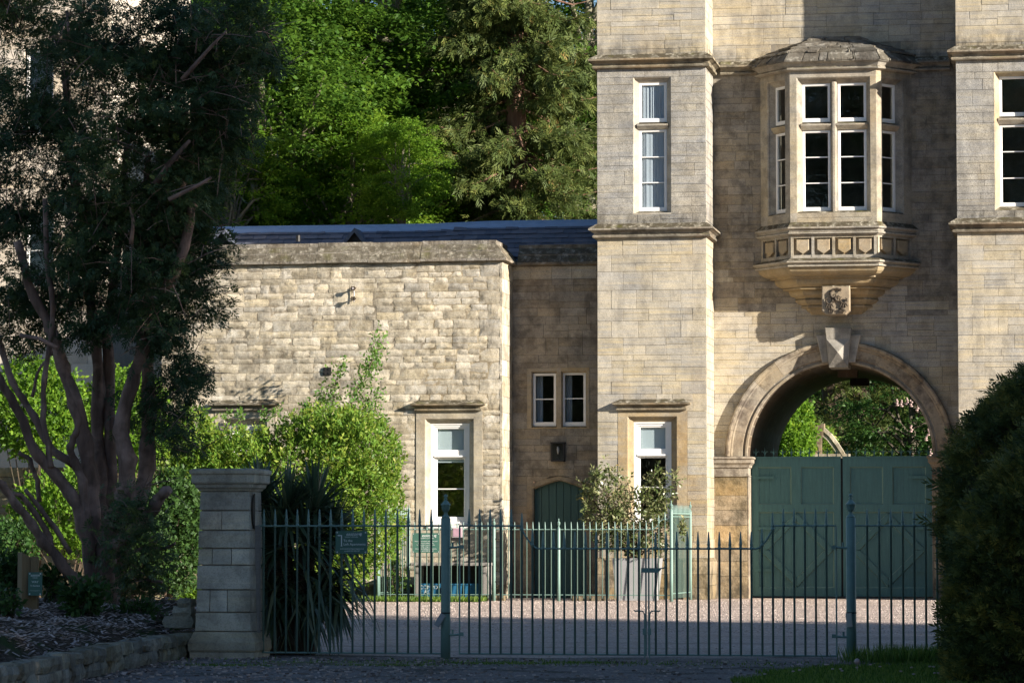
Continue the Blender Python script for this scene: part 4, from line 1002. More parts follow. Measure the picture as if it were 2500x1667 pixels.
# copings: two sloping tiers of lichened stone
def coping_prof(z): return [(0.0, z-0.02), (0.10, z), (0.10, z+0.05), (-0.03, z+0.21), (-0.03, z+0.235), (-0.17, z+0.38), (-0.17, z+0.46), (-0.45, z+0.48), (-0.45, z-0.02)]
xs = list(np.arange(WX0, WX1-0.8, 1.15)) + [WX1]
for k, (a, b) in enumerate(zip(xs, xs[1:])):
    mb = MB(); path = [(a+0.004, WY), (b-0.004, WY)] if k < len(xs)-2 else [(a+0.004, WY), (b, WY), (b, LY+0.3)]
    sweep(mb, path, coping_prof(CZ0+random.uniform(-0.008, 0.008))); mb.build('coping_stone', M['coping'], lg)
xs = np.linspace(WX1+0.11, TLX0, 3)
for a, b in zip(xs, xs[1:]):
    mb = MB(); sweep(mb, [(a+0.003, LY), (b-0.003, LY)], coping_prof(CZ0+0.01)); mb.build('coping_stone', M['coping'], lg)

# slate roof
RY, RZ = 4.2, ZA(553, 4.2, 900); EY = 1.75; slope = math.radians(36)
RX0, RX1 = WX0, TLX0
EZ = RZ - (RY-EY)*math.tan(slope)
def ridge_z(x): return RZ + 0.006*math.sin((x+9)*0.9) + (0.03 if x > -9.3 else 0) * min(1, max(0, (x+9.3)*2))
mb = MB(); mb.quad((RX0, EY, EZ-0.03), (RX1, EY, EZ-0.03), (RX1, RY, RZ-0.03), (RX0, RY, RZ-0.03)); mb.quad((RX0, RY, RZ-0.03), (RX1, RY, RZ-0.03), (RX1, RY+3, EZ-.3), (RX0, RY+3, EZ-.3))
mb.quad((RX0, EY, EZ-0.03), (RX0, RY, RZ-0.03), (RX0, RY+3, EZ-.3), (RX0, EY, 0)); 
roof = mb.build('roof', M['slate'], lg)
expo = 0.2; n_rows = 7; ca, sa = math.cos(slope), math.sin(slope)
for j in range(n_rows):
    s0 = 0.10 + j*expo; x = RX0 - (0.15 if j % 2 else 0)
    while x < RX1:
        wd = 0.30; a, b = max(x, RX0)+0.003, min(x+wd, RX1)-0.003
        if b-a > 0.05:
            zz = ridge_z((a+b)/2)-RZ; t0, t1 = s0, s0+expo+0.03; lift = 0.006+random.uniform(0, 0.007)
            pa = (RY-t0*ca, RZ+zz-t0*sa); pb = (RY-t1*ca - sa*lift*2, RZ+zz-t1*sa + ca*lift*2); sk = random.uniform(-0.006, 0.006)
            mb = MB(); v = [(a, pb[0], pb[1]+sk), (b, pb[0], pb[1]-sk), (b, pa[0], pa[1]), (a, pa[0], pa[1])]
            mb.add(v + [(q[0], q[1]+0.006, q[2]-0.009) for q in v], [(0, 1, 2, 3), (4, 5, 1, 0), (5, 6, 2, 1), (7, 4, 0, 3)]); mb.build('roof_slate', M['slate'], roof)
        x += wd
x = RX0
while x < RX1-0.1:     # lead ridge in lengths
    b = min(x+1.3, RX1); zz = ridge_z(x); z2 = ridge_z(b); mb = MB(); pf = [(-0.20, -0.135), (-0.15, -0.085), (-0.07, -0.02), (-0.03, 0.045), (0.03, 0.045), (0.09, -0.03), (0.2, -0.13)]
    m_ = len(pf); mb.add([(x+0.003, RY+a, zz+c) for a, c in pf] + [(b, RY+a, z2+c) for a, c in pf], [(i, m_+i, m_+i+1, i+1) for i in range(m_-1)] + [tuple(range(m_)), tuple(range(m_, 2*m_))[::-1]])
    mb.build('ridge_lead', M['lead'], roof, smooth=False); x = b
for px in (550, 873):    # small gabled roof vents
    ap = P3(px, 560, RY-0.5); x, y, z = ap
    v = MB(); hw_, hh = 0.30, 0.36
    v.add([(x, y-0.35, z), (x-hw_, y-0.35, z-hh), (x-hw_+0.09, y-0.35, z-hh), (x, y-0.35, z-0.10), (x+hw_-0.09, y-0.35, z-hh), (x+hw_, y-0.35, z-hh), (x, y+0.45, z), (x-hw_, y+0.45, z-hh), (x+hw_, y+0.45, z-hh), (x, y-0.30, z-0.02), (x-hw_, y-0.30, z-hh), (x+hw_, y-0.30, z-hh)],
          [(0, 1, 2, 3), (0, 3, 4, 5), (1, 0, 6, 7), (0, 5, 8, 6)])
    rv = v.build('roof_vent', M['slate'], lg)
    dk = MB(); dk.add([(x, y-0.2, z-0.05), (x-hw_, y-0.2, z-hh), (x+hw_, y-0.2, z-hh)], [(0, 1, 2)]); dk.build('vent_grille', M['blackiron'], rv)
mb = MB(); p = P3(728, 590, 2.6); mb.tube([p, p + Vector((0, 0, 0.14))], 0.05, 10); mb.build('flue_pipe', M['blackiron'], lg)
place_stones(lg, 300)

# small iron fittings on the wing wall
p = P3(865, 705, WY-0.02)
th = thing('wall_bracket', 'small rusty iron bracket high on the rubble wall', 'bracket', p)
mb = MB(); mb.tube([(p.x, WY, p.z), (p.x, WY-0.17, p.z)], 0.018, 8); mb.tube([(p.x, WY, p.z-0.22), (p.x, WY-0.14, p.z-0.22)], 0.018, 8); mb.tube([(p.x, WY-0.05, p.z-0.28), (p.x, WY-0.05, p.z+0.05)], 0.012, 8); mb.build('rod', M['plastic_pale'], th)
for dz in (0, -0.22):
    mb = MB()
    for a in range(6):
        an = a*math.pi/3; mb.tube([(p.x, WY-0.12, p.z+dz), (p.x+0.07*math.cos(an), WY-0.15, p.z+dz+0.05*math.sin(an))], [0.03, 0.012], 6)
    mb.build('iron_rosette', M['rustiron'], th)
p = P3(799, 906, WY-0.012)
mb = MB(); mb.box(p.x-0.085, p.x+0.085, WY-0.028, WY+0.01, p.z-0.085, p.z+0.085)
for dx in (-1, 1):
    for dz in (-1, 1): mb.tube([(p.x+dx*0.045, WY-0.04, p.z+dz*0.045), (p.x+dx*0.045, WY-0.01, p.z+dz*0.045)], 0.022, 8)
tag(mb.build('air_vent', M['blackiron']), 'small dark air vent in the rubble wall above the shrub', 'vent')
# wall lantern beside the door
x0, x1, z0, z1 = RECT(1346, 1378, 1079, 1126, LY-0.12)
th = thing('wall_lantern', 'black box wall lantern above the pointed green door', 'lantern', ((x0+x1)/2, LY-0.1, z0))
mb = MB(); mb.box(x0, x1, LY-0.03, LY, z0, z1); mb.box(x0-0.01, x1+0.01, LY-0.2, LY, z1-0.03, z1); mb.box(x0, x1, LY-0.2, LY, z0, z0+0.03)
for a in (x0, x1-0.02): mb.box(a, a+0.02, LY-0.2, LY-0.18, z0+0.03, z1-0.03)
mb.build('case', M['blackiron'], th)
mb = MB(); mb.box(x0+0.02, x1-0.02, LY-0.193, LY-0.188, z0+0.03, z1-0.03); mb.build('pane', M['glass'], th)
mb = MB(); mb.lathe([(0.012, z0+0.16), (0.02, z0+0.2), (0.03, z0+0.26), (0.02, z0+0.31), (0.005, z0+0.33)], ((x0+x1)/2, LY-0.1), 10); mb.build('bulb', M['plastic_pale'], th, smooth=True)

# ================================================================ GROUND
mb = MB(); mb.quad((-260, -140, 0), (260, -140, 0), (260, 260, 0), (-260, 260, 0))
tag(mb.build('gravel_ground', M['gravel']), 'pinkish grey gravel drive and forecourt', 'gravel', kind='structure')
mb = MB(); g0 = random.Random(3); xs_ = [(-60 + 1.0*k) for k in range(121)]; ed = [-32.3 + 0.5*math.sin(x*0.9) + g0.uniform(-.35, .35) for x in xs_]
for k in range(120): mb.quad((xs_[k], -130, 0.004), (xs_[k+1], -130, 0.004), (xs_[k+1], ed[k+1], 0.004), (xs_[k], ed[k], 0.004))
tag(mb.build('drive', M['drive']), 'dark worn earth and gravel drive in front of the gates', 'drive', kind='structure')
mb = MB(); mb.quad((-260, 8.8, 0.006), (260, 8.8, 0.006), (260, 260, 0.006), (-260, 260, 0.006))
tag(mb.build('woodland_floor', M['turf']), 'green ground under the trees behind the buildings', 'ground', kind='structure')

def blades(name, pts, h, w, mat, label, lean=0.35, seed=3, cat='grass', parent=None):
    g = np.random.default_rng(seed); n = len(pts)
    D = unit(np.stack([g.normal(scale=lean, size=n), g.normal(scale=lean, size=n), np.ones(n)], 1))
    me = leaf_mesh(name, pts, D, h * g.uniform(0.5, 1.2, n), w, g.uniform(0, 1, n), 0.1, g=g)
    o = link(name, me, M[mat], parent)
    if parent is None: tag(o, label, cat, kind='stuff')
    return o
# lawn in the lower right corner
def lawn_inside(x, y):
    edge = -34.6 + 0.35*math.sin(x*2.1) - max(0, (2.5 - x)) * 2.3
    return x > 1.95 + 0.2*math.sin(y*3) and y < edge
g = np.random.default_rng(5)
pts = []
while len(pts) < 26000:
    x, y = g.uniform(0.9, 5.2), g.uniform(-39.5, -33.6)
    if lawn_inside(x, y): pts.append((x, y, 0.0))
blades('lawn_grass', np.array(pts), 0.07, 0.012, 'grass', 'dark short lawn grass in front of the railings by the yew hedge')
pts = np.stack([g.uniform(2.45, 5.0, 2200), g.uniform(-33.9, -32.95, 2200), np.zeros(2200)], 1); pts = pts[g.uniform(size=2200) < np.clip((pts[:, 0]-2.2)*1.2, 0, 1)]
pts = np.concatenate([pts, np.stack([g.normal(3.4, 0.35, 1200), g.normal(-33.6, 0.2, 1200), np.zeros(1200)], 1)])
blades('long_grass', pts, 0.2, 0.012, 'grass', 'longer dark grass tufts along the foot of the railings', 0.3)
v = []; f = []
mb = MB(); xs = np.linspace(1.9, 7, 40)
L0 = [(x, max(-39.9, -34.6 + 0.35*math.sin(x*2.1) - max(0, (2.5-x))*2.3), 0.008) for x in xs]; L1 = [(x, -60, 0.008) for x in xs]
for i in range(39): mb.quad(L1[i], L1[i+1], L0[i+1], L0[i])
tag(mb.build('lawn', M['turf']), 'turf patch in the lower corner beside the hedge', 'lawn', kind='structure')
mb = MB()
for k in range(26):
    x, y = g.uniform(1.8, 4.4), g.uniform(-38, -35); mb.lathe([(0.004, 0.06), (0.016, 0.066), (0.014, 0.072), (0.003, 0.075)], (x, y), 6)
tag(mb.build('daisies', M['petal']), 'tiny white daisies dotted over the dark lawn', 'flowers', kind='stuff'); mb = None
cl = GA(2093, 1650); mb = MB(); mb.tube([(cl.x, cl.y, 0), (cl.x, cl.y, 0.12)], 0.003, 5); mb.lathe([(0.004, 0.115), (0.022, 0.125), (0.03, 0.145), (0.022, 0.165), (0.004, 0.175)], (cl.x, cl.y), 10)
me = mb.mesh('dandelion_clock'); tag(link('dandelion_clock', me, M['petal']), 'round white dandelion clock standing in the lawn', 'flower')
# verge strips by the lodge
pts = np.stack([g.uniform(-22, -7.0, 15000), g.uniform(-3.4, -2.2, 15000) + 0.0, np.zeros(15000)], 1)
blades('verge_grass', pts, 0.12, 0.02, 'grass', 'sunlit strip of bright grass along the lodge railings')
mb = MB(); mb.quad((-24, -3.4, 0.004), (-7.0, -3.3, 0.004), (-7.0, 0, 0.004), (-24, 0, 0.004)); tag(mb.build('verge', M['turf']), 'grass verge in front of the lodge', 'verge', kind='structure')
pts = np.stack([g.normal(0, 1, 900)*2.2 - 0.8, g.normal(-34.2, 0.35, 900), np.zeros(900)], 1); pts = pts[pts[:, 0] < 2.4]
blades('drive_weeds', pts, 0.05, 0.012, 'grass', 'sparse low weeds in the gravel below the gates', 0.8)
# loose stones on the gravel
mb = MB(); g = np.random.default_rng(12)
for k in range(700):
    x, y = g.uniform(-8, 4.6), g.uniform(-39, -8); r = g.uniform(0.008, 0.02)
    mb.add([(x-r, y, 0), (x, y-r*0.8, 0), (x+r*0.9, y, 0), (x, y+r*0.7, 0), (x+g.uniform(-.3, .3)*r, y, r*0.8)], [(0, 1, 4), (1, 2, 4), (2, 3, 4), (3, 0, 4)])
for k in range(15000):
    x, y = g.uniform(-13.5, 5.2), -24 + 24*g.uniform()**0.8; r = g.uniform(0.008, 0.021)
    if y > -3.3 and x < -7: continue
    mb.add([(x-r, y, 0), (x, y-r*0.8, 0), (x+r*0.9, y, 0), (x, y+r*0.7, 0), (x+g.uniform(-.3, .3)*r, y, r*0.75)], [(0, 1, 4), (1, 2, 4), (2, 3, 4), (3, 0, 4)])
tag(mb.build('loose_gravel', M['pebble']), 'scattered larger pebbles on the drive', 'gravel', kind='stuff')

# leaf litter, twigs and stones on the drive outside the gates
mb = MB(); g = np.random.default_rng(44)
for k in range(4200):
    x, y = g.uniform(-6, 4.6), g.uniform(-39.5, -33.0)
    if g.uniform() > (0.85 if x < -1.2 else 0.35): continue
    l, w_, an = g.uniform(0.012, 0.05), g.uniform(0.008, 0.022), g.uniform(0, math.pi); ca_, sa_ = math.cos(an), math.sin(an); h_ = g.uniform(0.006, 0.016)
    P = [(x+ca_*u*l-sa_*q*w_, y+sa_*u*l+ca_*q*w_, 0.004 + h_*t_ + abs(u)*0.006) for t_ in (0, 1) for u, q in ((-.5, -.5), (.5, -.5), (.5, .5), (-.5, .5))]
    mb.add(P, [(4, 5, 6, 7), (0, 1, 5, 4), (1, 2, 6, 5), (2, 3, 7, 6), (3, 0, 4, 7)])
tag(mb.build('leaf_litter', M['chip']), 'leaf litter and small stones scattered over the dark drive', 'litter', kind='stuff')
pts = np.concatenate([np.stack([g.normal(cx_, 0.28, 420), g.normal(cy_, 0.10, 420), np.zeros(420)], 1) for cx_, cy_ in ((-3.2, -34.6), (-2.2, -35.0), (-1.2, -34.3), (-3.9, -35.3), (-0.3, -34.0))])
blades('drive_moss', pts, 0.035, 0.012, 'grass', 'low green weeds creeping over the drive near the gate pier', 0.9, seed=45)
e0, e1 = GA(655, 1621), GA(1010, 1626)
ks_ = thing('edging_strip', 'thin pale stone edging lying in the ground before the left railing', 'edging', ((e0.x+e1.x)/2, e0.y, 0))
for k in range(3): mb = MB(); xa_, xb_ = e0.x+(e1.x-e0.x)*k/3, e0.x+(e1.x-e0.x)*(k+1)/3-0.01; mb.box(xa_, xb_, e0.y-0.05, e0.y+0.05, -0.03, 0.022); mb.build('edging_stone', M['kerbstone'], ks_)

# raised bed with bark chips
wall_pts = [GA(470, 1601), GA(400, 1612), GA(300, 1632), GA(220, 1650), GA(150, 1667), GA(60, 1690), GA(-60, 1722)]
wall_pts = [Vector((p.x, p.y)) for p in wall_pts]
def bed_h(x, y):
    # distance behind the kerb wall line raises the soil to the tree
    d = 1e9
    for a, b in zip(wall_pts, wall_pts[1:]):
        ab = b-a; t = max(0, min(1, (Vector((x, y))-a).dot(ab)/ab.length_squared)); d = min(d, (Vector((x, y))-(a+ab*t)).length)
    h = 0.22 + 0.40*(1-math.exp(-d/2.2))
    h += 0.05*math.sin(x*3.1+y)*math.sin(y*2.3)
    edge = min(1, max(0, (-5.1 - x)/0.7 + 0.35)); back = min(1, max(0, (-26.0 - y)/2.0))
    return h * edge * back
def behind(x, y):
    for a, b in zip(wall_pts, wall_pts[1:]):
        if b.y <= y <= a.y: t = (y-a.y)/(b.y-a.y); return x < a.x+(b.x-a.x)*t - 0.05
    return x < wall_pts[0].x-0.2 if y > wall_pts[0].y else x < wall_pts[-1].x
xs, ys = np.arange(-17, -4.0, 0.25), np.arange(-43, -25.5, 0.25); mb = MB(); idx = {}
for i, x in enumerate(xs):
    for j, y in enumerate(ys): idx[i, j] = len(mb.v); mb.v.append((x, y, bed_h(x, y) - 0.02 if behind(x, y) else -0.05))
for i in range(len(xs)-1):
    for j in range(len(ys)-1): mb.f.append((idx[i, j], idx[i+1, j], idx[i+1, j+1], idx[i, j+1]))
tag(mb.build('planting_bed', M['soil'], smooth=True), 'raised bed of dark soil around the yew', 'bed', kind='structure')
mb = MB(); g = np.random.default_rng(9); cnt = 0
while cnt < 9500:
    x, y = g.uniform(-9.5, -4.2), g.uniform(-41.5, -29)
    if not behind(x, y):
        if g.uniform() > 0.12 or y > -33: continue
        z = 0.006
    else: z = bed_h(x, y) - 0.012
    l, w_, a = g.uniform(0.03, 0.085), g.uniform(0.014, 0.034), g.uniform(0, math.pi); ca_, sa_ = math.cos(a), math.sin(a); tl = g.uniform(-0.3, 0.5)
    P = [(x+ca_*u*l-sa_*q*w_, y+sa_*u*l+ca_*q*w_, z + 0.008 + u*tl*l + 0.004*t_) for t_ in (0, 1) for u, q in ((-.5, -.5), (.5, -.5), (.5, .5), (-.5, .5))]
    mb.add(P, [(4, 5, 6, 7), (0, 1, 5, 4), (1, 2, 6, 5), (2, 3, 7, 6), (3, 0, 4, 7)]); cnt += 1
tag(mb.build('bark_chips', M['chip']), 'bark chip mulch over the bed below the yew', 'mulch', kind='stuff')

# low kerb wall of rough stones
kw = thing('kerb_wall', 'low rough stone kerb wall holding the bark chip bed', 'wall', (wall_pts[3].x, wall_pts[3].y, 0))
R = random.Random(17)
def rock(mb, c, size, seed, n=8):
    q = random.Random(seed); rings = 4; v = []; f = []
    for j in range(rings+1):
        ph = -math.pi/2 + math.pi*j/rings; 
        for k in range(n):
            a = 2*math.pi*k/n; sq = lambda t: math.copysign(abs(t)**0.32, t)
            v.append((sq(math.cos(a))*sq(math.cos(ph))*size[0]*q.uniform(.84, 1.06), sq(math.sin(a))*sq(math.cos(ph))*size[1]*q.uniform(.86, 1.08), sq(math.sin(ph))*size[2]*q.uniform(.82, 1.12)))
    for j in range(rings):
        for k in range(n): f.append((j*n+k, j*n+(k+1) % n, (j+1)*n+(k+1) % n, (j+1)*n+k))
    mb.add([Vector(p) + Vector(c) for p in v], f)
for a, b in zip(wall_pts, wall_pts[1:]):
    L = (b-a).length; ang = math.atan2((b-a).y, (b-a).x)
    for row, (zc, hh) in enumerate(((0.075, 0.075), (0.21, 0.065))):
        x = -0.05*row
        while x < L:
            l = R.uniform(0.2, 0.75); p = a + (b-a)*((x+l/2)/L)
            mb = MB(); rock(mb, (0, 0, 0), (l/2*1.02, R.uniform(0.10, 0.16), hh*R.uniform(0.9, 1.35)), R.randint(0, 99999))
            o = mb.build('stone', M['kerbstone'], kw, (p.x + R.uniform(-.02, .02), p.y, zc)); o.rotation_euler = (R.uniform(-.06, .06), R.uniform(-.04, .04), ang + R.uniform(-.08, .08)); x += l
# loose edging block lying in the chips
p = GA(140, 1560, 0.36); mb = MB(); rock(mb, (0, 0, 0), (0.16, 0.1, 0.07), 77)
o = mb.build('stone_block', M['kerbstone'], None, (p.x, p.y, bed_h(p.x, p.y)+0.0)); tag(o, 'grey stone block half sunk in the bark chips', 'stone')
# stacked loose stones against the pier
for k, (px, py, sx, sz) in enumerate(((440, 1517, 0.20, 0.075), (450, 1494, 0.12, 0.075), (456, 1471, 0.09, 0.055))):
    p = P3(px, py, -33.0); mb = MB(); rock(mb, (0, 0, 0), (sx, 0.13, sz), 100+k)
    o = mb.build('loose_stone', M['kerbstone'], None, tuple(p)); tag(o, ('long flat stone at the bottom of the pile beside the gate pier', 'rounded grey stone in the middle of the pile beside the gate pier', 'small brown stone on top of the pile beside the gate pier')[k], 'stone', 'loose stones piled beside the gate pier')
mb = MB(); rock(mb, (0, 0, 0), (0.16, 0.12, 0.13), 131); p = P3(440, 1560, -33.0); o = mb.build('loose_stone', M['kerbstone'], None, (p.x, p.y, 0.13)); tag(o, 'large dark stone under the pile beside the gate pier', 'stone', 'loose stones piled beside the gate pier')

# ================================================================ GATE PIER
FY = -33.0                                     # line of the front railings
pc = XA(546, FY-0.3, 1400)
gp = thing('gate_pier', 'square stone gate pier with moulded cap at the end of the railings', 'pier', (pc, FY, 0))
def pier_half(z): return 0.325 - 0.045*min(1, z/1.95)
zr = [ZA(p, FY-0.3, 540) for p in (1612, 1590, 1541, 1494, 1439, 1379, 1338, 1294, 1246, 1198)]
def block(x0, x1, z0, z1, h0, h1, nm='stone', mat='pier'):
    """ashlar block of the tapering shaft, x as fraction -1..1 of the half width"""
    mb = MB(); e = 0.004; b = 0.008
    yf0, yf1 = FY-h0, FY-h1; bk0, bk1 = FY+h0, FY+h1
    def ring(s, z, h): return [(pc+x0*h+e-s*0, FY-h+s, z), (pc+x1*h-e, FY-h+s, z), (pc+x1*h-e, FY+h-s, z), (pc+x0*h+e, FY+h-s, z)]
    v = ring(b, z0+e, h0) + ring(0, z0+e+b, h0) + ring(0, z1-e-b, h1) + ring(b, z1-e, h1)
    f = [(3, 2, 1, 0), (12, 13, 14, 15)] + [(j*4+i, j*4+(i+1) % 4, (j+1)*4+(i+1) % 4, (j+1)*4+i) for j in range(3) for i in range(4)]
    mb.add(v, f); return mb.build(nm, M[mat], gp)
splits = [[-1, 1], [-1, -0.5, 0.15, 1], [-1, 1], [-1, -0.45, 0.3, 1], [-1, 1], [-1, -0.1, 1], [-1, 1]]
zz = [zr[2], *zr[3:]]
for k in range(len(zz)-1):
    for a, b in zip(splits[k % 7], splits[k % 7][1:]):
        r_ = random.uniform(-0.004, 0.004); block(a, b, zz[k], zz[k+1], pier_half(zz[k])+r_, pier_half(zz[k+1])+r_)
mb = MB(); mb.box(pc-0.26, pc+0.26, FY-0.26, FY+0.26, 0, zr[-1]); mb.build('core', M['joint'], gp)
def square_prof(prof, nm):
    mb = MB(); v = []; f = []
    for h, z in prof: v += [(pc-h, FY-h, z), (pc+h, FY-h, z), (pc+h, FY+h, z), (pc-h, FY+h, z)]
    m = len(prof); f = [(3, 2, 1, 0), tuple(4*(m-1)+i for i in range(4))] + [(j*4+i, j*4+(i+1) % 4, (j+1)*4+(i+1) % 4, (j+1)*4+i) for j in range(m-1) for i in range(4)]
    mb.add(v, f); return mb.build(nm, M['pier'], gp)
square_prof([(0.365, -0.02), (0.37, zr[1]-0.004)], 'base_stone')
square_prof([(0.375, zr[1]), (0.385, zr[1]+0.02), (0.385, zr[2]-0.12), (0.375, zr[2]-0.10), (0.33, zr[2]-0.003)], 'plinth')
zc = zr[-1]
square_prof([(0.29, zc), (0.30, zc+0.02), (0.325, zc+0.04), (0.332, zc+0.075), (0.355, zc+0.085), (0.362, zc+0.10), (0.362, zc+0.18), (0.375, zc+0.19), (0.38, zc+0.205), (0.38, zc+0.235), (0.34, zc+0.25)], 'cap')
# rusted half-round iron plate on its corner
q = P3(608, 1248, FY-0.2); mb = MB(); pl = [(0, 0.20)] + [(0.10*math.sin(math.pi*k/8), 0.20*math.cos(math.pi*k/8)) for k in range(1, 8)] + [(0, -0.20)]
xr = pc + pier_half(1.6)
mb.add([(xr+0.004, FY-0.10-y, q.z+z) for y, z in pl] + [(xr+0.02, FY-0.10-y, q.z+z) for y, z in pl], [tuple(range(9)), tuple(range(9, 18))[::-1]] + [(i, i+1, 9+i+1, 9+i) for i in range(8)])
tag(mb.build('iron_plate', M['rustiron'], gp))
mb = MB(); mb.box(xr+0.0, xr+0.05, FY-0.03, FY+0.05, zr[2]-.02, 1.48); mb.build('jamb_strip', M['oldwood'], gp)

# ================================================================ RAILINGS
def bar_mesh(h, r=0.0125, spike=0.19, bottom=0.06, n=8):
    mb = MB(); mb.lathe([(r, bottom), (r, h-0.012), (r*1.7, h-0.008), (r*1.7, h+0.012), (r*1.25, h+0.02), (r*1.25, h+0.038), (r*1.55, h+0.045), (r*1.3, h+0.055), (r*1.2, h+0.075), (r*0.5, h+spike-0.008), (r*0.15, h+spike)], (0, 0), n)
    return mb.mesh('bar', True)
def rail(parent, pts, w=0.016, h=0.012, nm='rail', mat='iron'):
    mb = MB(); mb.tube(pts, w*0.62, 6); return mb.build(nm, M[mat], parent)
BAR = bar_mesh(1.475); BAR.materials.append(M['iron'])
def post(label, x, y, h=1.565, r=0.054, group='railing posts of the front gates', mat='iron', name='gate_post', top=0.26):
    p = thing(name, label, 'post', (x, y, 0), group)
    mb = MB(); mb.lathe([(r*1.04, -0.02), (r, 0.5), (r*0.99, 0.505), (r*0.99, h-0.012), (r*0.85, h)], (x, y), 18); mb.build('shaft', M[mat], p, smooth=True)
    k = top/0.26; s = r/0.054; z = h
    mb = MB(); mb.lathe([(0.048*s, z-0.002), (0.045*s, z+0.012*k), (0.026*s, z+0.03*k), (0.018*s, z+0.045*k), (0.022*s, z+0.055*k), (0.018*s, z+0.062*k), (0.034*s, z+0.075*k), (0.047*s, z+0.105*k), (0.05*s, z+0.135*k), (0.056*s, z+0.14*k), (0.056*s, z+0.15*k), (0.04*s, z+0.165*k), (0.024*s, z+0.185*k), (0.014*s, z+0.20*k), (0.024*s, z+0.21*k), (0.012*s, z+0.222*k), (0.022*s, z+0.235*k), (0.022*s, z+0.25*k), (0.008*s, z+0.262*k)], (x, y), 14)
    mb.build('urn_finial', M[mat], p, smooth=True)
    return p
XP1, XP2 = XA(1088, FY, 1450), XA(2078, FY, 1450)
post1 = post('round green gate post with urn finial in front of the lodge window', XP1, FY)
post2 = post('round green gate post with urn finial in front of the carriage gates', XP2, FY)
def railing(label, xs, y, x0, x1, rail_z=1.475, mesh=BAR, name='railing', group=None, bottom=0.06):
    t_ = thing(name, label, 'railing', ((x0+x1)/2, y, 0), group)
    for x in xs: link('bar', mesh, None, t_, (x, y, 0))
    rail(t_, [(x0, y, rail_z), (x1, y, rail_z)]); rail(t_, [(x0, y, bottom), (x1, y, bottom)])
    return t_
xl = pc + pier_half(1.2) + 0.01
xs = [XA(600 + b/2.541, FY, 1450) for b in (110, 180, 250, 318, 387, 456, 525, 594, 663, 732, 800, 868, 940, 1008, 1078, 1150)]
railing('green iron railing with spiked bars between the stone pier and the gate post', xs, FY, xl, XP1)
xs = [XA(1700 + b/2.541, FY, 1450) for b in (1062, 1137, 1209, 1283, 1354, 1425, 1496, 1568, 1640, 1712)]
railing('green iron railing with spiked bars running into the yew hedge', xs, FY, XP2, xs[-1]+0.1)
# double drive gate with swept-down rails
def drive_gate(label, xa, xb, sgn):
    """xa hinge stile, xb meeting stile; rail high by the hinge and swept down to the middle"""
    g_ = thing('drive_gate', label, 'gate', ((xa+xb)/2, FY, 0), 'pair of iron drive gates')
    hi, lo = 1.475, ZA(1339, FY, 1580)
    n = 17; W_ = xb-xa; s0, s1 = 0.325, 0.43
    def top(u):
        if u < s0: return hi
        if u > s1: return lo
        k = (u-s0)/(s1-s0); return hi + (lo-hi)*(math.sin(k*math.pi/2)**1.0 if True else k)
    pts = [(xa, FY, hi), (xa+W_*s0, FY, hi)] + [(xa+W_*(s0+(s1-s0)*k/8), FY, top(s0+(s1-s0)*k/8)) for k in range(1, 8)] + [(xa+W_*s1, FY, lo), (xb, FY, lo)]
    rail(g_, pts); rail(g_, [(xa, FY, 0.06), (xb, FY, 0.06)])
    for x, z in ((xa, hi), (xb, lo)):
        mb = MB(); mb.tube([(x, FY, 0.05), (x, FY, z+0.008)], 0.0095, 6); mb.build('stile', M['iron'], g_)
    cache = {}
    for k in range(n):
        u = (k+0.9)/(n+0.55); z = round(top(u), 3)
        if z not in cache: cache[z] = bar_mesh(z); cache[z].materials.append(M['iron'])
        link('bar', cache[z], None, g_, (xa+W_*u, FY, 0))
    xe = xa + 0.0
    for z in (ZA(1336, FY, 1100), ZA(1549, FY, 1100)):   # strap hinges to the post
        mb = MB(); xp = xa - sgn*0.13; mb.tube([(xp, FY-0.02, z), (xp+sgn*0.07, FY-0.02, z), (xa+sgn*0.04, FY-0.02, z+0.012)], [0.016, 0.012, 0.014], 8); mb.tube([(xp+sgn*0.055, FY-0.02, z-0.01), (xp+sgn*0.055, FY-0.02, z+0.06)], 0.012, 8); mb.box(min(xa, xa+sgn*0.05), max(xa, xa+sgn*0.05), FY-0.034, FY-0.008, z-0.012, z+0.03); mb.build('hinge', M['iron'], g_)
    # drop bolt with curled handle
    s = -sgn; xk = xb + s*0.0; z0 = ZA(1490, FY, 1580); mb = MB()
    mb.tube([(xb-sgn*0.012, FY-0.03, 0.02), (xb-sgn*0.012, FY-0.03, z0-0.04), (xb-sgn*0.03, FY-0.03, z0-0.005), (xb-sgn*0.08, FY-0.03, z0), (xb-sgn*0.115, FY-0.03, z0-0.005), (xb-sgn*0.13, FY-0.03, z0+0.005)], 0.008, 6)
    mb.box(xb-0.018-sgn*0.012, xb+0.018-sgn*0.012, FY-0.05, FY-0.01, 0.28, 0.35); mb.build('drop_bolt', M['iron'], g_)
    return g_
xm1, xm2 = XA(1577, FY, 1450), XA(1584, FY, 1450)
g1 = drive_gate('green iron drive gate leaf with swept rail in front of the pointed door', XA(1122, FY, 1450), xm1, 1)
g2 = drive_gate('green iron drive gate leaf with swept rail in front of the carriage arch', XA(2042, FY, 1450), xm2, -1)
zl = ZA(1391, FY, 1590); xa, xb = XA(1566, FY, 1391), XA(1612, FY, 1391)
mb = MB(); mb.add([(x, FY+dy, zl+dz) for dy in (-0.03, -0.018) for x, dz in ((xa, -0.028), (xb-0.02, -0.028), (xb+0.01, 0.005), (xb+0.01, 0.024), (xa, 0.024))], [tuple(range(5))[::-1], tuple(range(5, 10))] + [(i, (i+1) % 5, 5+(i+1) % 5, 5+i) for i in range(5)])
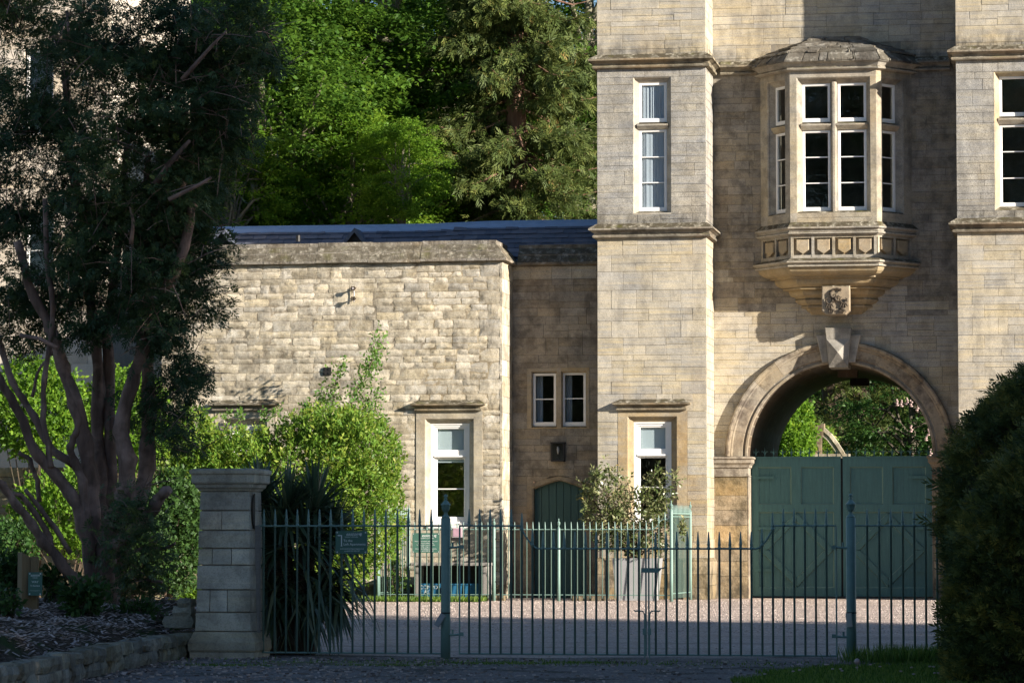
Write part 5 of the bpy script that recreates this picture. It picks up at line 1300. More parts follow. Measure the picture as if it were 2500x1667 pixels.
mb.tube([(xb-0.01, FY-0.024, zl+0.015), (xb+0.05, FY-0.024, zl+0.025), (xb+0.075, FY-0.024, zl+0.055), (xb+0.06, FY-0.024, zl+0.095), (xb+0.055, FY-0.024, zl+0.125), (xb+0.08, FY-0.024, zl+0.13)], 0.007, 6)
mb.build('latch', M['iron'], g2)
# reflectors hung on the posts
for (px, py, ang, pm, lab) in ((1074, 1513, 0.55, post1, 'grey reflector hanging tilted from the gate post before the lodge window'), (2073, 1513, -0.08, post2, 'pale rectangular reflector tied on the gate post before the carriage gates')):
    p = P3(px, py, FY-0.075); mb = MB(); Mx = Matrix.Translation(p) @ Matrix.Rotation(ang, 4, 'Y')
    mb.box(-0.032, 0.032, -0.012, 0.012, -0.075, 0.075, Mx); mb.box(-0.026, 0.026, -0.016, -0.012, -0.068, 0.068, Mx)
    o = mb.build('reflector', M['reflector'] if pm is post2 else M['grey_planter']); tag(o, lab, 'reflector', 'reflectors on the gate posts')
    mb = MB(); v = [(0.057*math.cos(a*math.pi/8), 0.057*math.sin(a*math.pi/8)) for a in range(16)]
    mb.lathe([(0.0565, p.z+0.07), (0.0575, p.z+0.072), (0.0575, p.z+0.084), (0.0565, p.z+0.086)], (pm.location.x, FY), 16); mb.build('tie_wire', M['blackiron'], o)

# ---------------------------------------------------------------- lodge railings
BY = -2.1
def bx(px): return XA(px, BY, 1400)
BAR2 = bar_mesh(1.475, 0.011, 0.16); BAR2.materials.append(M['iron'])
BART = bar_mesh(1.80, 0.011, 0.18); BART.materials.append(M['iron'])
pg = 'posts of the lodge railings'
bp = [bx(923), bx(1206), bx(1364), bx(1639)]
post('slim green railing post at the corner by the yellow green shrub', bp[0], BY, 1.80, 0.036, pg, name='railing_post', top=0.2)
post('slim green railing post beside the corner of the rubble wing', bp[1], BY, 1.50, 0.034, pg, name='railing_post', top=0.2)
post('slim green railing post in front of the pointed door', bp[2], BY, 1.50, 0.034, pg, name='railing_post', top=0.2)
post('slim green railing post at the corner by the grey planter', bp[3], BY, 1.86, 0.036, pg, name='railing_post', top=0.2)
pbl = (XA(998, -0.2, 1400), -0.2); pbr = (XA(1688, -0.15, 1400)-0.02, -0.15)
post('slim green railing post against the rubble wall by the window', pbl[0], pbl[1], 1.80, 0.03, pg, name='railing_post', top=0.2)
post('slim green railing post against the tower wall', pbr[0], pbr[1], 1.86, 0.03, pg, name='railing_post', top=0.2)
def spaced(a, b, st=0.132): n = max(1, round((b-a)/st)); return [a+(b-a)*(k+1)/(n) for k in range(n-1)]
railing('pale green lodge railing carrying the holiday cottage sign', spaced(bp[0], bp[1]), BY, bp[0], bp[1], mesh=BAR2, bottom=0.13)
lgt = railing('narrow pale green railing gate in front of the pointed door', spaced(bp[1]+0.05, bp[2]-0.03), BY, bp[1]+0.05, bp[2]-0.03, mesh=BAR2, bottom=0.13, name='railing_gate')
for z in (0.4, 1.28): mb = MB(); mb.box(bp[1]-0.02, bp[1]+0.16, BY-0.02, BY+0.02, z-0.012, z+0.012); mb.build('hinge', M['blackiron'], lgt)
sw0 = bx(1590)
t_ = thing('railing', 'pale green lodge railing in front of the grey planter, swept up at its end', 'railing', ((bp[2]+bp[3])/2, BY, 0))
for x in spaced(bp[2], bp[3]):
    if x < sw0: link('bar', BAR2, None, t_, (x, BY, 0))
    else:
        zt_ = 1.475 + 0.2*min(1, (x-sw0)/0.2)**1.5; b3 = bar_mesh(zt_, 0.011, 0.16); b3.materials.append(M['iron']); link('bar', b3, None, t_, (x, BY, 0))
rail(t_, [(bp[2], BY, 1.475), (sw0, BY, 1.475), (sw0+0.08, BY, 1.5), (sw0+0.14, BY, 1.56), (sw0+0.18, BY, 1.65), (sw0+0.24, BY, 1.675), (bp[3], BY, 1.675)]); rail(t_, [(bp[2], BY, 0.13), (bp[3], BY, 0.13)])
def side_railing(label, a, b, mesh=BART, z=1.80):
    t2 = thing('railing', label, 'railing', ((a[0]+b[0])/2, (a[1]+b[1])/2, 0)); L = math.dist(a, b); n = round(L/0.132)
    for k in range(1, n): u = k/n; link('bar', mesh, None, t2, (a[0]+(b[0]-a[0])*u, a[1]+(b[1]-a[1])*u, 0))
    for zz_ in (0.16, z, z-0.06): rail(t2, [(a[0], a[1], zz_), (b[0], b[1], zz_)], 0.02)
side_railing('tall pale green side railing between the shrub and the rubble wall', (bp[0], BY), pbl)
side_railing('tall pale green side railing between the planter and the tower', (bp[3], BY), pbr)

# ---------------------------------------------------------------- signs
def text(parent, s, size, loc, rz=0.0, shear=0.0, mat='signtext', align='CENTER', name='lettering', width=None):
    c = bpy.data.curves.new(name, 'FONT'); c.body = s; c.size = size; c.align_x = align; c.align_y = 'CENTER'; c.shear = shear; c.extrude = 0.0006; c.space_character = 1.0
    tmp = bpy.data.objects.new('tmp', c); me = bpy.data.meshes.new_from_object(tmp); bpy.data.objects.remove(tmp); bpy.data.curves.remove(c)
    me.name = name; me.materials.clear(); me.materials.append(M[mat]); o = bpy.data.objects.new(name, me); COL.objects.link(o)
    o.location = loc; o.rotation_euler = (math.pi/2, 0, rz); attach(o, parent); return o
def sign_board(label, rect, Y, cat='sign', rz=0):
    x0, x1, z0, z1 = rect; t3 = thing('sign', label, cat, ((x0+x1)/2, Y, z0))
    mb = MB(); mb.box(x0, x1, Y-0.006, Y+0.002, z0, z1); mb.build('panel', M['sign'], t3)
    for x in (x0+0.02, x1-0.02):
        for z in (z0+0.018, z1-0.018):
            mb = MB(); mb.tube([(x, Y-0.012, z), (x, Y-0.004, z)], 0.009, 8); mb.build('screw', M['steel'], t3)
    return t3
def flower(parent, x, y, z, r):
    mb = MB()
    for k in range(3):
        for q in range(5):
            a = q*2*math.pi/5 + k; cx, cz = x + (0, r*1.5, r*1.2)[k], z + (0, r*0.3, -r*1.2)[k]
            mb.add([(cx, y, cz), (cx+r*math.cos(a-.4), y, cz+r*math.sin(a-.4)), (cx+r*1.15*math.cos(a), y, cz+r*1.15*math.sin(a)), (cx+r*math.cos(a+.4), y, cz+r*math.sin(a+.4))], [(0, 1, 2, 3)])
    mb.build('flower_mark', M['signtext'], parent)
r = RECT(819.5, 897, 1295.5, 1351, FY-0.016); s1 = sign_board('dark green sign to the loft apartments on the front railing', r, FY-0.016)
Y = FY-0.024; W_, H_ = r[1]-r[0], r[3]-r[2]; fxs = lambda u: r[0]+W_*u; fzs = lambda v_: r[3]-H_*v_
text(s1, 'easton', 0.052, (fxs(0.52), Y, fzs(0.14)), shear=0.35); flower(s1, fxs(0.76), Y, fzs(0.14), 0.010)
text(s1, 'HOLIDAY COTTAGES', 0.0155, (fxs(0.50), Y, fzs(0.265)))
text(s1, 'To the', 0.038, (fxs(0.25), Y, fzs(0.43)), align='LEFT'); text(s1, 'Loft Apartments', 0.038, (fxs(0.25), Y, fzs(0.585)), align='LEFT')
text(s1, 'www.eastonholidaycottages.co.uk', 0.020, (fxs(0.52), Y, fzs(0.78))); text(s1, 'or call 01476 550 227', 0.020, (fxs(0.52), Y, fzs(0.88)))
mb = MB()
def fl(u, v_): return (fxs(u), Y, fzs(v_))
mb.add([fl(0.175, 0.2), fl(0.205, 0.2), fl(0.205, 0.6), fl(0.175, 0.6)], [(3, 2, 1, 0)]); mb.add([fl(0.1, 0.18), fl(0.205, 0.18), fl(0.205, 0.215), fl(0.1, 0.215)], [(3, 2, 1, 0)])
mb.add([fl(0.05, 0.198), fl(0.12, 0.16), fl(0.12, 0.235)], [(0, 1, 2)]); mb.add([fl(0.16, 0.67), fl(0.19, 0.58), fl(0.22, 0.67)], [(0, 1, 2)]); mb.build('arrow', M['signtext'], s1)
r = RECT(1007, 1073, 1300.5, 1348.5, BY-0.016); s2 = sign_board('pale lit green holiday cottage sign on the lodge railing', r, BY-0.016)
Y = BY-0.024; W_, H_ = r[1]-r[0], r[3]-r[2]
text(s2, 'easton', 0.085, (fxs(0.54), Y, fzs(0.13)), shear=0.35); flower(s2, fxs(0.82), Y, fzs(0.14), 0.016)
text(s2, 'HOLIDAY COTTAGES', 0.030, (fxs(0.53), Y, fzs(0.27)))
for k, ln in enumerate(('The Easton Gate Lodge is available to be let all', 'year round as a holiday cottage.', 'For more details of this and our other', 'holiday cottages visit')):
    text(s2, ln, 0.0255, (fxs(0.5), Y, fzs(0.42+0.093*k)))
text(s2, 'www.eastonholidaycottages.co.uk', 0.033, (fxs(0.5), Y, fzs(0.80))); text(s2, 'or call 01476 550 227', 0.033, (fxs(0.53), Y, fzs(0.91)))
# leaflet holder on the lodge railing
r = RECT(1104, 1129, 1287, 1320, BY-0.03)
lh = thing('leaflet_holder', 'clear leaflet holder with mauve leaflets on the lodge railing', 'holder', ((r[0]+r[1])/2, BY, r[2]))
mb = MB(); mb.box(r[0], r[1], BY-0.02, BY-0.012, r[2], r[3]); mb.build('back', M['plastic_pale'], lh)
mb = MB(); mb.box(r[0]+0.02, r[1]-0.02, BY-0.028, BY-0.021, r[2]+0.09, r[3]-0.02); mb.build('leaflet', M['leaflet'], lh)
mb = MB(); mb.box(r[0]-0.005, r[1]+0.005, BY-0.06, BY-0.021, r[2], r[2]+0.075); mb.build('tray', M['blackiron'], lh)

# marker post with a small sign in the bed
p = GA(62, 1503, 0.42); wx, wy = p.x, p.y; wz = bed_h(wx, wy)
mp = thing('marker_post', 'chamfered brown wooden marker post in the bark chip bed', 'post', (wx, wy, wz))
zt_ = P3(62, 1347, wy).z; mb = MB()
Mx = Matrix.Translation((wx, wy, 0)) @ Matrix.Rotation(math.radians(38), 4, 'Z')
v = [(-0.075, -0.075), (0.075, -0.075), (0.075, 0.075), (-0.075, 0.075)]
mb.add(tr(Mx, [(a, b, wz-0.1) for a, b in v] + [(a, b, zt_ - (0.09 if a > 0 else 0)) for a, b in v]), [(3, 2, 1, 0), (4, 5, 6, 7)] + [(i, (i+1) % 4, 4+(i+1) % 4, 4+i) for i in range(4)]); mb.build('post', M['postwood'], mp)
xs0, xs1 = P3(69, 1430, wy-0.13).x, P3(103, 1430, wy-0.13).x; z0, z1 = P3(85, 1453, wy-0.13).z, P3(85, 1396, wy-0.13).z
mb = MB(); mb.add([(wx+0.08, wy-0.06, zt_-0.05), (wx+0.155, wy-0.02, zt_-0.05), (wx+0.155, wy-0.02, z0-0.05), (wx+0.08, wy-0.06, z0-0.05)], [(3, 2, 1, 0)]); mb.box(wx+0.06, wx+0.15, wy-0.03, wy+0.04, wz-0.1, zt_-0.06); mb.build('batten', M['postwood'], mp)
s3 = sign_board('small upright blue green sign on the wooden marker post', (xs0, xs1, z0, z1), wy-0.13); Y = wy-0.138
xm = (xs0+xs1)/2; H_ = z1-z0
for s_, sz, v_ in (('easton', 0.042, 0.13), ('WALLED', 0.016, 0.24), ('WAY', 0.036, 0.42), ('To Gardens', 0.024, 0.58)): text(s3, s_, sz, (xm, Y, z1-H_*v_), shear=0.3 if sz > 0.04 else 0)
text(s3, 'www.eastonholidaycottages.co.uk', 0.009, (xm, Y, z1-H_*0.79))
mb = MB(); mb.box(xm-0.06, xm+0.03, wy-0.129, wy-0.02, z0+0.03, z0+0.06); mb.build('fixing', M['blackiron'], s3)

# ---------------------------------------------------------------- timber bench and tubs behind the lodge railing
x0, x1 = XA(1003, -1.0, 1400), XA(1193, -1.0, 1400); zt_ = ZA(1373, -1.0, 1100)
tb = thing('log_bench', 'weathered grey timber bench under the lodge window', 'bench', ((x0+x1)/2, -0.8, 0))
for k in range(3):
    mb = MB(); mb.box(x0, x1, -1.1+k*0.24, -1.1+k*0.24+0.225, zt_-0.06, zt_); mb.build('plank', M['oldwood'], tb)
for x in (x0+0.08, x1-0.14):
    for y in (-1.06, -0.5): mb = MB(); mb.box(x, x+0.09, y, y+0.09, 0, zt_-0.062); mb.build('leg', M['oldwood'], tb)
mb = MB(); mb.box(x1-0.06, x1-0.03, -1.0, -0.45, 0.1, zt_-0.07); mb.build('side_panel', M['oldwood'], tb)
mb = MB(); mb.box(x0+.02, x1-.02, -0.42, -0.40, 0.05, zt_-0.062); mb.build('back_panel', M['blackiron'], tb)
for k, (pa, pb, lab, tx) in enumerate(((1024, 1070, 'blue plastic tub lettered COMPO ASH under the timber bench', ('COMPO', 'ASH')), (1098, 1128, 'plain blue plastic tub in the middle under the timber bench', ()), (1133, 1168, 'blue plastic tub at the far end under the timber bench', ()))):
    a, b = XA(pa, -0.95, 1440), XA(pb, -0.95, 1440); zz_ = ZA(1424, -0.95, 1100); c_ = (a+b)/2; h_ = (b-a)/2
    tt_ = thing('plastic_tub', lab, 'tub', (c_, -0.75, 0), 'blue tubs under the bench'); mb = MB(); v = []
    for s, z in ((0.86, 0.0), (1.0, zz_-0.03), (1.06, zz_-0.03), (1.06, zz_), (0.98, zz_), (0.85, 0.02)): v += [(c_-h_*s, -0.75-0.2*s, z), (c_+h_*s, -0.75-0.2*s, z), (c_+h_*s, -0.75+0.2*s, z), (c_-h_*s, -0.75+0.2*s, z)]
    mb.add(v, [(3, 2, 1, 0)] + [(j*4+i, j*4+(i+1) % 4, (j+1)*4+(i+1) % 4, (j+1)*4+i) for j in range(5) for i in range(4)] + [(20, 21, 22, 23)]); mb.build('body', M['bluetub'], tt_)
    for q, s_ in enumerate(tx): text(tt_, s_, 0.11, (c_, -0.975+q*0.005, zz_-0.08-q*0.10), mat='signtext')

# stone step by the door
mb = MB(); mb.box(XA(1398, -1.6, 1460), XA(1480, -1.6, 1460), -1.75, -1.3, 0, 0.1); 
st = thing('stone_step', 'low worn stone blocks lying in front of the door by the planter', 'step', (XA(1440, -1.6, 1460), -1.5, 0)); mb.build('slab', M['plinth'], st)
mb = MB(); mb.box(XA(1168, -2.2, 1460), XA(1225, -2.2, 1460), -2.0, -1.7, 0, 0.11); tag(mb.build('edging_block', M['plinth']), 'flat stone edging block by the corner of the rubble wing', 'stone')

# ================================================================ PLANTS NEAR THE LODGE
def bush(name, label, blobs, n, leaf, mat, seed, shell=0.55, cat='shrub', up=0.5, stems=12, base=None, width=0.45, holes=0.0, group=None, hang=0.0):
    """leafy shrub: leaf clusters (shoots) spread through a union of ellipsoids (cx,cy,cz,rx,ry,rz)"""
    g = np.random.default_rng(seed); b0 = base if base is not None else (blobs[0][0], blobs[0][1], 0)
    t_ = thing(name, label, cat, b0, group)
    vol = np.array([b[3]*b[4]*b[5] for b in blobs]) ** 0.67; cnt = (n/9 * vol/vol.sum()).astype(int)
    Cs, Ds = [], []
    for b, c in zip(blobs, cnt):
        c = max(c, 4); p, d = ellipsoid_pts(c, b[:3], b[3:], g, shell); Cs.append(p); Ds.append(d)
    C, D = np.concatenate(Cs), np.concatenate(Ds); k_ = C[:, 2] > 0.03; C, D = C[k_], D[k_]
    A = unit(D*0.6 + np.array([0, 0, up]) + g.normal(scale=0.35, size=C.shape)); m = len(C); k = 9
    tt = np.arange(k)/k; P = C[:, None] + A[:, None]*(tt[None, :, None]*leaf*2.6) - A[:, None]*leaf*1.0
    E_ = unit(g.normal(size=(m, k, 3)) + A[:, None]*0.9 + np.array([0, 0, -hang])); P = P + E_*leaf*0.1
    L = leaf*g.uniform(0.6, 1.25, (m, k)); cl = g.uniform(0, 1, m)
    T = np.repeat(cl[:, None], k, 1)*0.6 + tt[None]*0.25 + g.normal(scale=0.12, size=(m, k))
    me = leaf_mesh('foliage', P.reshape(-1, 3), E_.reshape(-1, 3), L.ravel(), L.ravel()*width, T.ravel(), g=g)
    link('foliage', me, M[mat], t_)
    if stems:
        mb = MB(); q = random.Random(seed)
        for s in range(stems):
            e = C[g.integers(0, m)]; s0 = Vector(b0) + Vector((q.uniform(-.12, .12), q.uniform(-.12, .12), 0)); md = s0.lerp(Vector(e), 0.5) + Vector((q.uniform(-.15, .15), 0, 0.12))
            mb.tube([s0, md, Vector(e)], [0.022, 0.014, 0.005], 5)
        mb.build('stem', M['twig'], t_)
    return t_
def BL(px, py, Y, rx, ry, dep):   # ellipsoid from pixel centre and pixel radii
    p = P3(px, py, Y); s = (Y-CAM.y)*1.0/FPX*1.01
    return (p.x, p.y, p.z, rx*s, dep, ry*s)
bush('flowering_shrub', 'large yellow green shrub in front of the rubble wing', [
    BL(690, 1160, -3.4, 220, 120, 1.2), BL(865, 1140, -3.3, 125, 140, 1.1), BL(560, 1130, -3.4, 130, 85, 1.0), BL(800, 1050, -3.2, 110, 55, 0.8),
    BL(500, 1210, -3.5, 120, 150, 1.0), BL(900, 1250, -3.4, 90, 150, 0.9), BL(720, 1300, -3.5, 190, 150, 1.2), BL(430, 1180, -3.4, 70, 130, 0.9), BL(820, 1380, -3.4, 100, 70, .9), BL(470, 1040, -3.3, 50, 45, 0.6)],
    64000, 0.10, 'shrub_leaf', 51, shell=0.5, up=0.9, base=(-10.5, -3.4, 0))
# taller suckers growing out of it
p0 = P3(830, 1040, -1.5); sk = thing('sucker_stems', 'tall thin leafy suckers rising above the yellow green shrub against the wall', 'shrub', (p0.x, -1.5, 0))
g = np.random.default_rng(61); mb = MB(); Ps = []
for (pts) in ([(800, 1060), (812, 980), (820, 930), (838, 885)], [(850, 1070), (862, 960), (905, 885), (922, 870)], [(840, 1070), (850, 1000), (880, 940), (912, 900)], [(790, 1060), (790, 990), (800, 950)], [(868, 1080), (885, 1000), (905, 960)], [(900, 900), (918, 860), (928, 810)], [(780, 1060), (770, 1010), (790, 960)], [(880, 1080), (915, 1010), (922, 950)]):
    w3 = [P3(a, b, -1.5 + random.uniform(-.3, .3)) for a, b in pts]; mb.tube(w3, list(np.linspace(0.012, 0.004, len(w3))), 5)
    for a, b in zip(w3, w3[1:]):
        m = 90; t_ = g.uniform(0, 1, m)[:, None]; Ps.append(np.array(a)[None]*(1-t_)+np.array(b)[None]*t_ + g.normal(scale=0.10, size=(m, 3)))
for k in range(46):
    px_, py_ = random.uniform(440, 960), random.uniform(1030, 1150); hgt = random.uniform(25, 60)
    w3 = [P3(px_, py_+20, -2.9), P3(px_+random.uniform(-8, 8), py_-hgt*0.5, -2.8), P3(px_+random.uniform(-16, 16), py_-hgt, -2.7)]; mb.tube(w3, [0.008, 0.006, 0.003], 4)
    m = 40; t_ = g.uniform(0, 1, m)[:, None]; Ps.append(np.array(w3[1])[None]*(1-t_)+np.array(w3[2])[None]*t_ + g.normal(scale=0.06, size=(m, 3)))
o = mb.build('stem', M['twig'], sk); o['kind'] = 'stuff'; P_ = np.concatenate(Ps); n = len(P_)
link('foliage', leaf_mesh('foliage', P_, rand_dir(n, g) + np.array([0, 0, 0.3]), g.uniform(0.06, 0.11, n), 0.05, g.uniform(0, 1, n), g=g), M['sucker_leaf'], sk)
bush('climber', 'thin green climber twining through the tall side railing', [BL(960, 1330, -1.3, 28, 90, 0.3), BL(975, 1410, -1.4, 30, 50, 0.3)], 900, 0.07, 'sucker_leaf', 63, stems=5, shell=0.2)
# ground cover behind the pier
bush('ground_cover', 'bright low leafy ground cover beyond the gravel beside the gate pier', [BL(400, 1448, -3.6, 110, 16, 0.5)], 5000, 0.09, 'lime_leaf', 64, stems=3, shell=0.1, cat='plant')

# planter with evergreen
px_ = (XA(1494.6, -1.25, 1400), XA(1611, -1.25, 1400)); zt_ = ZA(1362, -1.25, 1550); cx = sum(px_)/2; h_ = (px_[1]-px_[0])/2
pt = thing('planter', 'tall tapered grey planter behind the lodge railing', 'planter', (cx, -1.0, 0)); mb = MB(); v = []
for s, z in ((0.82, 0.0), (1.0, zt_), (0.93, zt_), (0.91, zt_-0.12)): v += [(cx-h_*s, -1.0-h_*s*0.55, z), (cx+h_*s, -1.0-h_*s*0.55, z), (cx+h_*s, -1.0+h_*s*0.55, z), (cx-h_*s, -1.0+h_*s*0.55, z)]
mb.add(v, [(3, 2, 1, 0)] + [(j*4+i, j*4+(i+1) % 4, (j+1)*4+(i+1) % 4, (j+1)*4+i) for j in range(3) for i in range(4)]); mb.build('body', M['grey_planter'], pt)
mb = MB(); mb.quad((cx-h_*.91, -1.0-h_*.5, zt_-.1), (cx+h_*.91, -1.0-h_*.5, zt_-.1), (cx+h_*.91, -1.0+h_*.5, zt_-.1), (cx-h_*.91, -1.0+h_*.5, zt_-.1)); mb.build('soil', M['soil'], pt)
bush('planter_evergreen', 'loose grey green evergreen bush growing in the grey planter', [
    BL(1490, 1205, -1.1, 62, 60, 0.35), BL(1540, 1260, -1.1, 85, 60, 0.4), BL(1460, 1240, -1.1, 45, 50, 0.3), BL(1600, 1240, -1.1, 45, 70, 0.3), BL(1600, 1165, -1.1, 18, 40, 0.15),
    BL(1480, 1150, -1.1, 38, 30, 0.2), BL(1645, 1185, -1.1, 16, 30, 0.15), BL(1540, 1320, -1.1, 80, 40, 0.35), BL(1425, 1195, -1.1, 18, 18, 0.15), BL(1500, 1290, -1.1, 60, 50, .35), BL(1610, 1340, -1.2, 20, 20, .15)],
    4600, 0.105, 'olive_leaf', 71, shell=0.3, base=(cx, -1.0, zt_-0.1), stems=26, width=0.42, hang=0.35)
bush('railing_sprig', 'single leafy sprig poking through the tall side railing by the tower', [BL(1665, 1290, -1.3, 9, 22, 0.08)], 120, 0.1, 'olive_leaf', 72, shell=0.1, base=(XA(1650, -1.2, 1300), -1.2, 1.2), stems=2, cat='plant')

# ================================================================ SWORD-LEAVED PLANT BY THE PIER
g = np.random.default_rng(81); q = random.Random(81)
heads = [(640, 1230, -32.2, 0.95), (700, 1260, -32.3, 1.05), (770, 1250, -32.2, 1.0), (745, 1330, -32.4, 1.0), (680, 1340, -32.4, 1.0), (810, 1310, -32.0, 0.9), (610, 1290, -32.0, 0.8), (730, 1440, -32.3, 0.9), (660, 1450, -32.4, 0.85), (800, 1430, -32.2, 0.9)]
pl0 = P3(710, 1590, -32.2); yc = thing('sword_leaved_plant', 'big dark clump of sword shaped leaves behind the railing next to the pier', 'plant', (pl0.x, -32.2, 0))
stem = MB(); dead = MB(); vs, ts = [], []
lv, lf, lt = [], [], []
def blade(c, d, L, w_, droop, tint):
    n = 5; d = d.normalized(); side = d.cross(Vector((0, 0, 1))); side = side.normalized() if side.length > 1e-3 else Vector((1, 0, 0)); nn = side.cross(d)
    b = len(lv)
    for k in range(n+1):
        u = k/n; p = c + d*(L*u) + Vector((0, 0, -1))*droop*L*u*u; ww = w_*(0.55+1.6*u*(1-u))*(1-u**4)
        lv.extend([p - side*ww + nn*ww*0.45, p, p + side*ww + nn*ww*0.45])
    for k in range(n):
        a = b+3*k; lf.extend([(a, a+1, a+4, a+3), (a+1, a+2, a+5, a+4)]); lt.extend([tint, tint])
for (px, py, Y, s) in heads:
    c = P3(px, py, Y); stem.tube([(pl0.x+q.uniform(-.3, .3), -32.2, 0), (c.x*0.7+pl0.x*0.3, Y, c.z*0.5), tuple(c)], [0.09, 0.07, 0.06], 8, jit=0.1)
    low = py > 1400
    for k in range(95):
        el = q.uniform(-0.45, 1.45) if not low else q.uniform(-1.2, 0.7); az = q.uniform(0, 2*math.pi); d = Vector((math.cos(az)*math.cos(el), math.sin(az)*math.cos(el)*0.8, math.sin(el)))
        blade(c + d*0.04, d, q.uniform(0.42, 0.66)*s, q.uniform(0.022, 0.036), max(0, 0.35-el*0.25)*q.uniform(0.4, 1.3), q.random()*0.9)
for k in range(130):   # long drooping skirts at the foot
    a = q.uniform(0, 2*math.pi); c = Vector((pl0.x + q.uniform(-0.3, 0.6), -32.3+q.uniform(-.25, .25), q.uniform(0.5, 1.0))); blade(c, Vector((math.cos(a), math.sin(a)*0.6, 0.5)), q.uniform(0.6, 1.0), q.uniform(0.02, 0.03), q.uniform(0.9, 1.5), q.random())
me = bpy.data.meshes.new('foliage'); me.from_pydata([tuple(p) for p in lv], [], lf); at = me.attributes.new('tint', 'FLOAT', 'FACE'); at.data.foreach_set('value', lt); me.update()
link('foliage', me, M['yucca_leaf'], yc); stem.build('stem', M['twig'], yc)

# ================================================================ YEW TREE
D2 = lambda x, y: (x*1.0629, y*1.0629)
yw = thing('yew_tree', 'old dark many stemmed yew tree in the bark chip bed', 'tree', (-6.4, -29.6, 0.4))
mb = MB()
def stem_px(pts, r, Y, dY=0.0, zoom=None):
    """pts in zoom-2 pixels (factor 1.919, origin 0,850)"""
    n = len(pts); w3 = []
    # smooth by subdividing
    fine = []
    for i in range(n-1):
        for k in range(3): u = k/3; fine.append((pts[i][0]*(1-u)+pts[i+1][0]*u, pts[i][1]*(1-u)+pts[i+1][1]*u))
    fine.append(pts[-1]); m = len(fine)
    for i, (a, b) in enumerate(fine): w3.append(P3(a/1.919, 850+b/1.919, Y + dY*i/m) + Vector((random.uniform(-.012, .012), random.uniform(-.02, .02), 0)))
    mb.tube(w3, [0.62*q_*(1+0.12*math.sin(i_*1.9+r[0]*40)) for i_, q_ in enumerate(np.linspace(r[0], r[1], m))], 10, jit=0.13)
Yb = -29.7
stem_px([(500, 1280), (490, 1100), (500, 950), (540, 800), (585, 690), (600, 520), (565, 390), (600, 210), (655, 60), (690, -150), (740, -420), (820, -620), (865, -780)], (0.26, 0.06), Yb, -0.3)
stem_px([(500, 1240), (570, 900), (660, 700), (690, 560), (700, 300), (690, 60), (720, -200), (700, -500), (690, -900)], (0.22, 0.07), Yb+0.3, 0.4)
stem_px([(470, 1240), (450, 1000), (430, 820), (425, 640), (405, 470), (375, 330), (310, 130), (270, 0), (215, -130), (130, -300), (80, -500)], (0.22, 0.08), Yb+0.1, -0.2)
stem_px([(470, 1200), (470, 900), (475, 640), (455, 400), (460, 100), (430, -200), (400, -500), (330, -900), (300, -1300)], (0.17, 0.07), Yb+0.4, 0.6)
stem_px([(500, 1200), (515, 800), (520, 500), (515, 200), (500, -100), (560, -500), (600, -1000)], (0.17, 0.06), Yb+0.5, 0.5)
stem_px([(440, 1150), (410, 900), (360, 740), (300, 640), (230, 560), (160, 480), (100, 330), (50, 230), (0, 150), (-60, 60)], (0.15, 0.07), Yb-0.1, -0.6)
stem_px([(430, 1000), (400, 760), (385, 620), (345, 530), (330, 460), (350, 400), (370, 340), (340, 250), (310, 180)], (0.10, 0.05), Yb-0.2, -0.2)
stem_px([(345, 545), (250, 480), (205, 410), (160, 320), (105, 240), (60, 160), (15, 30), (-20, -80)], (0.085, 0.06), Yb-0.1, 0.3)
stem_px([(240, 560), (222, 450), (200, 330), (205, 150), (232, 0), (250, -200), (220, -420), (210, -700)], (0.06, 0.05), Yb-0.4, 0.2)
stem_px([(430, 1150), (330, 1060), (250, 960), (180, 880), (130, 800), (70, 720), (10, 640), (-40, 600)], (0.13, 0.07), Yb-0.4, -0.7)
stem_px([(260, 960), (210, 850), (160, 760), (100, 690), (60, 680)], (0.07, 0.045), Yb-0.5, -0.3)
stem_px([(330, 960), (260, 840), (190, 750), (115, 660)], (0.055, 0.045), Yb-0.5, -0.2)
stem_px([(185, 720), (175, 620), (140, 520), (90, 490)], (0.05, 0.045), Yb-0.1, 0)
stem_px([(150, 230), (170, 120), (240, 20), (280, -60)], (0.035, 0.02), Yb, 0)
mb.build('trunk', M['yew_bark'], yw, smooth=True)
BR = 'broken_branch'
def stem_sep(*k):
    global mb
    mb = MB(); stem_px(*k); mb.build('broken_branch', M['yew_bark'], yw, smooth=True)
stem_sep([(540, 930), (640, 850), (720, 750), (755, 690), (790, 660)], (0.17, 0.10), Yb-0.2, -0.3)
stem_sep([(500, 980), (690, 935), (760, 940), (820, 915)], (0.045, 0.03), Yb-0.2, -0.2)
stem_sep([(560, 1110), (640, 1085), (700, 1080), (755, 1095)], (0.035, 0.028), Yb-0.2, -0.4)
stem_sep([(690, 640), (720, 610), (745, 590), (750, 570)], (0.02, 0.01), Yb-0.2, -0.4)
stem_sep([(700, 640), (780, 620), (840, 605)], (0.015, 0.008), Yb-0.2, -0.4)
def top_px(pts, r, Y):
    mb = MB()
    w3 = [P3(a/1.844, b/1.844, Y) for a, b in pts]; mb.tube(w3, list(np.linspace(r[0], r[1], len(w3))), 7, jit=0.06); mb.build('dead_branch', M['yew_bark'], yw, smooth=True)
top_px([(740, 1320), (790, 1220), (830, 1110), (855, 1000), (860, 940), (882, 918)], (0.085, 0.04), -30.2)
top_px([(760, 900), (830, 865), (900, 830), (952, 800)], (0.03, 0.018), -30.7)
top_px([(820, 360), (890, 280), (960, 200), (1020, 140)], (0.035, 0.012), -30.6); top_px([(700, 830), (760, 740), (830, 660), (855, 632)], (0.045, 0.02), -30.6)
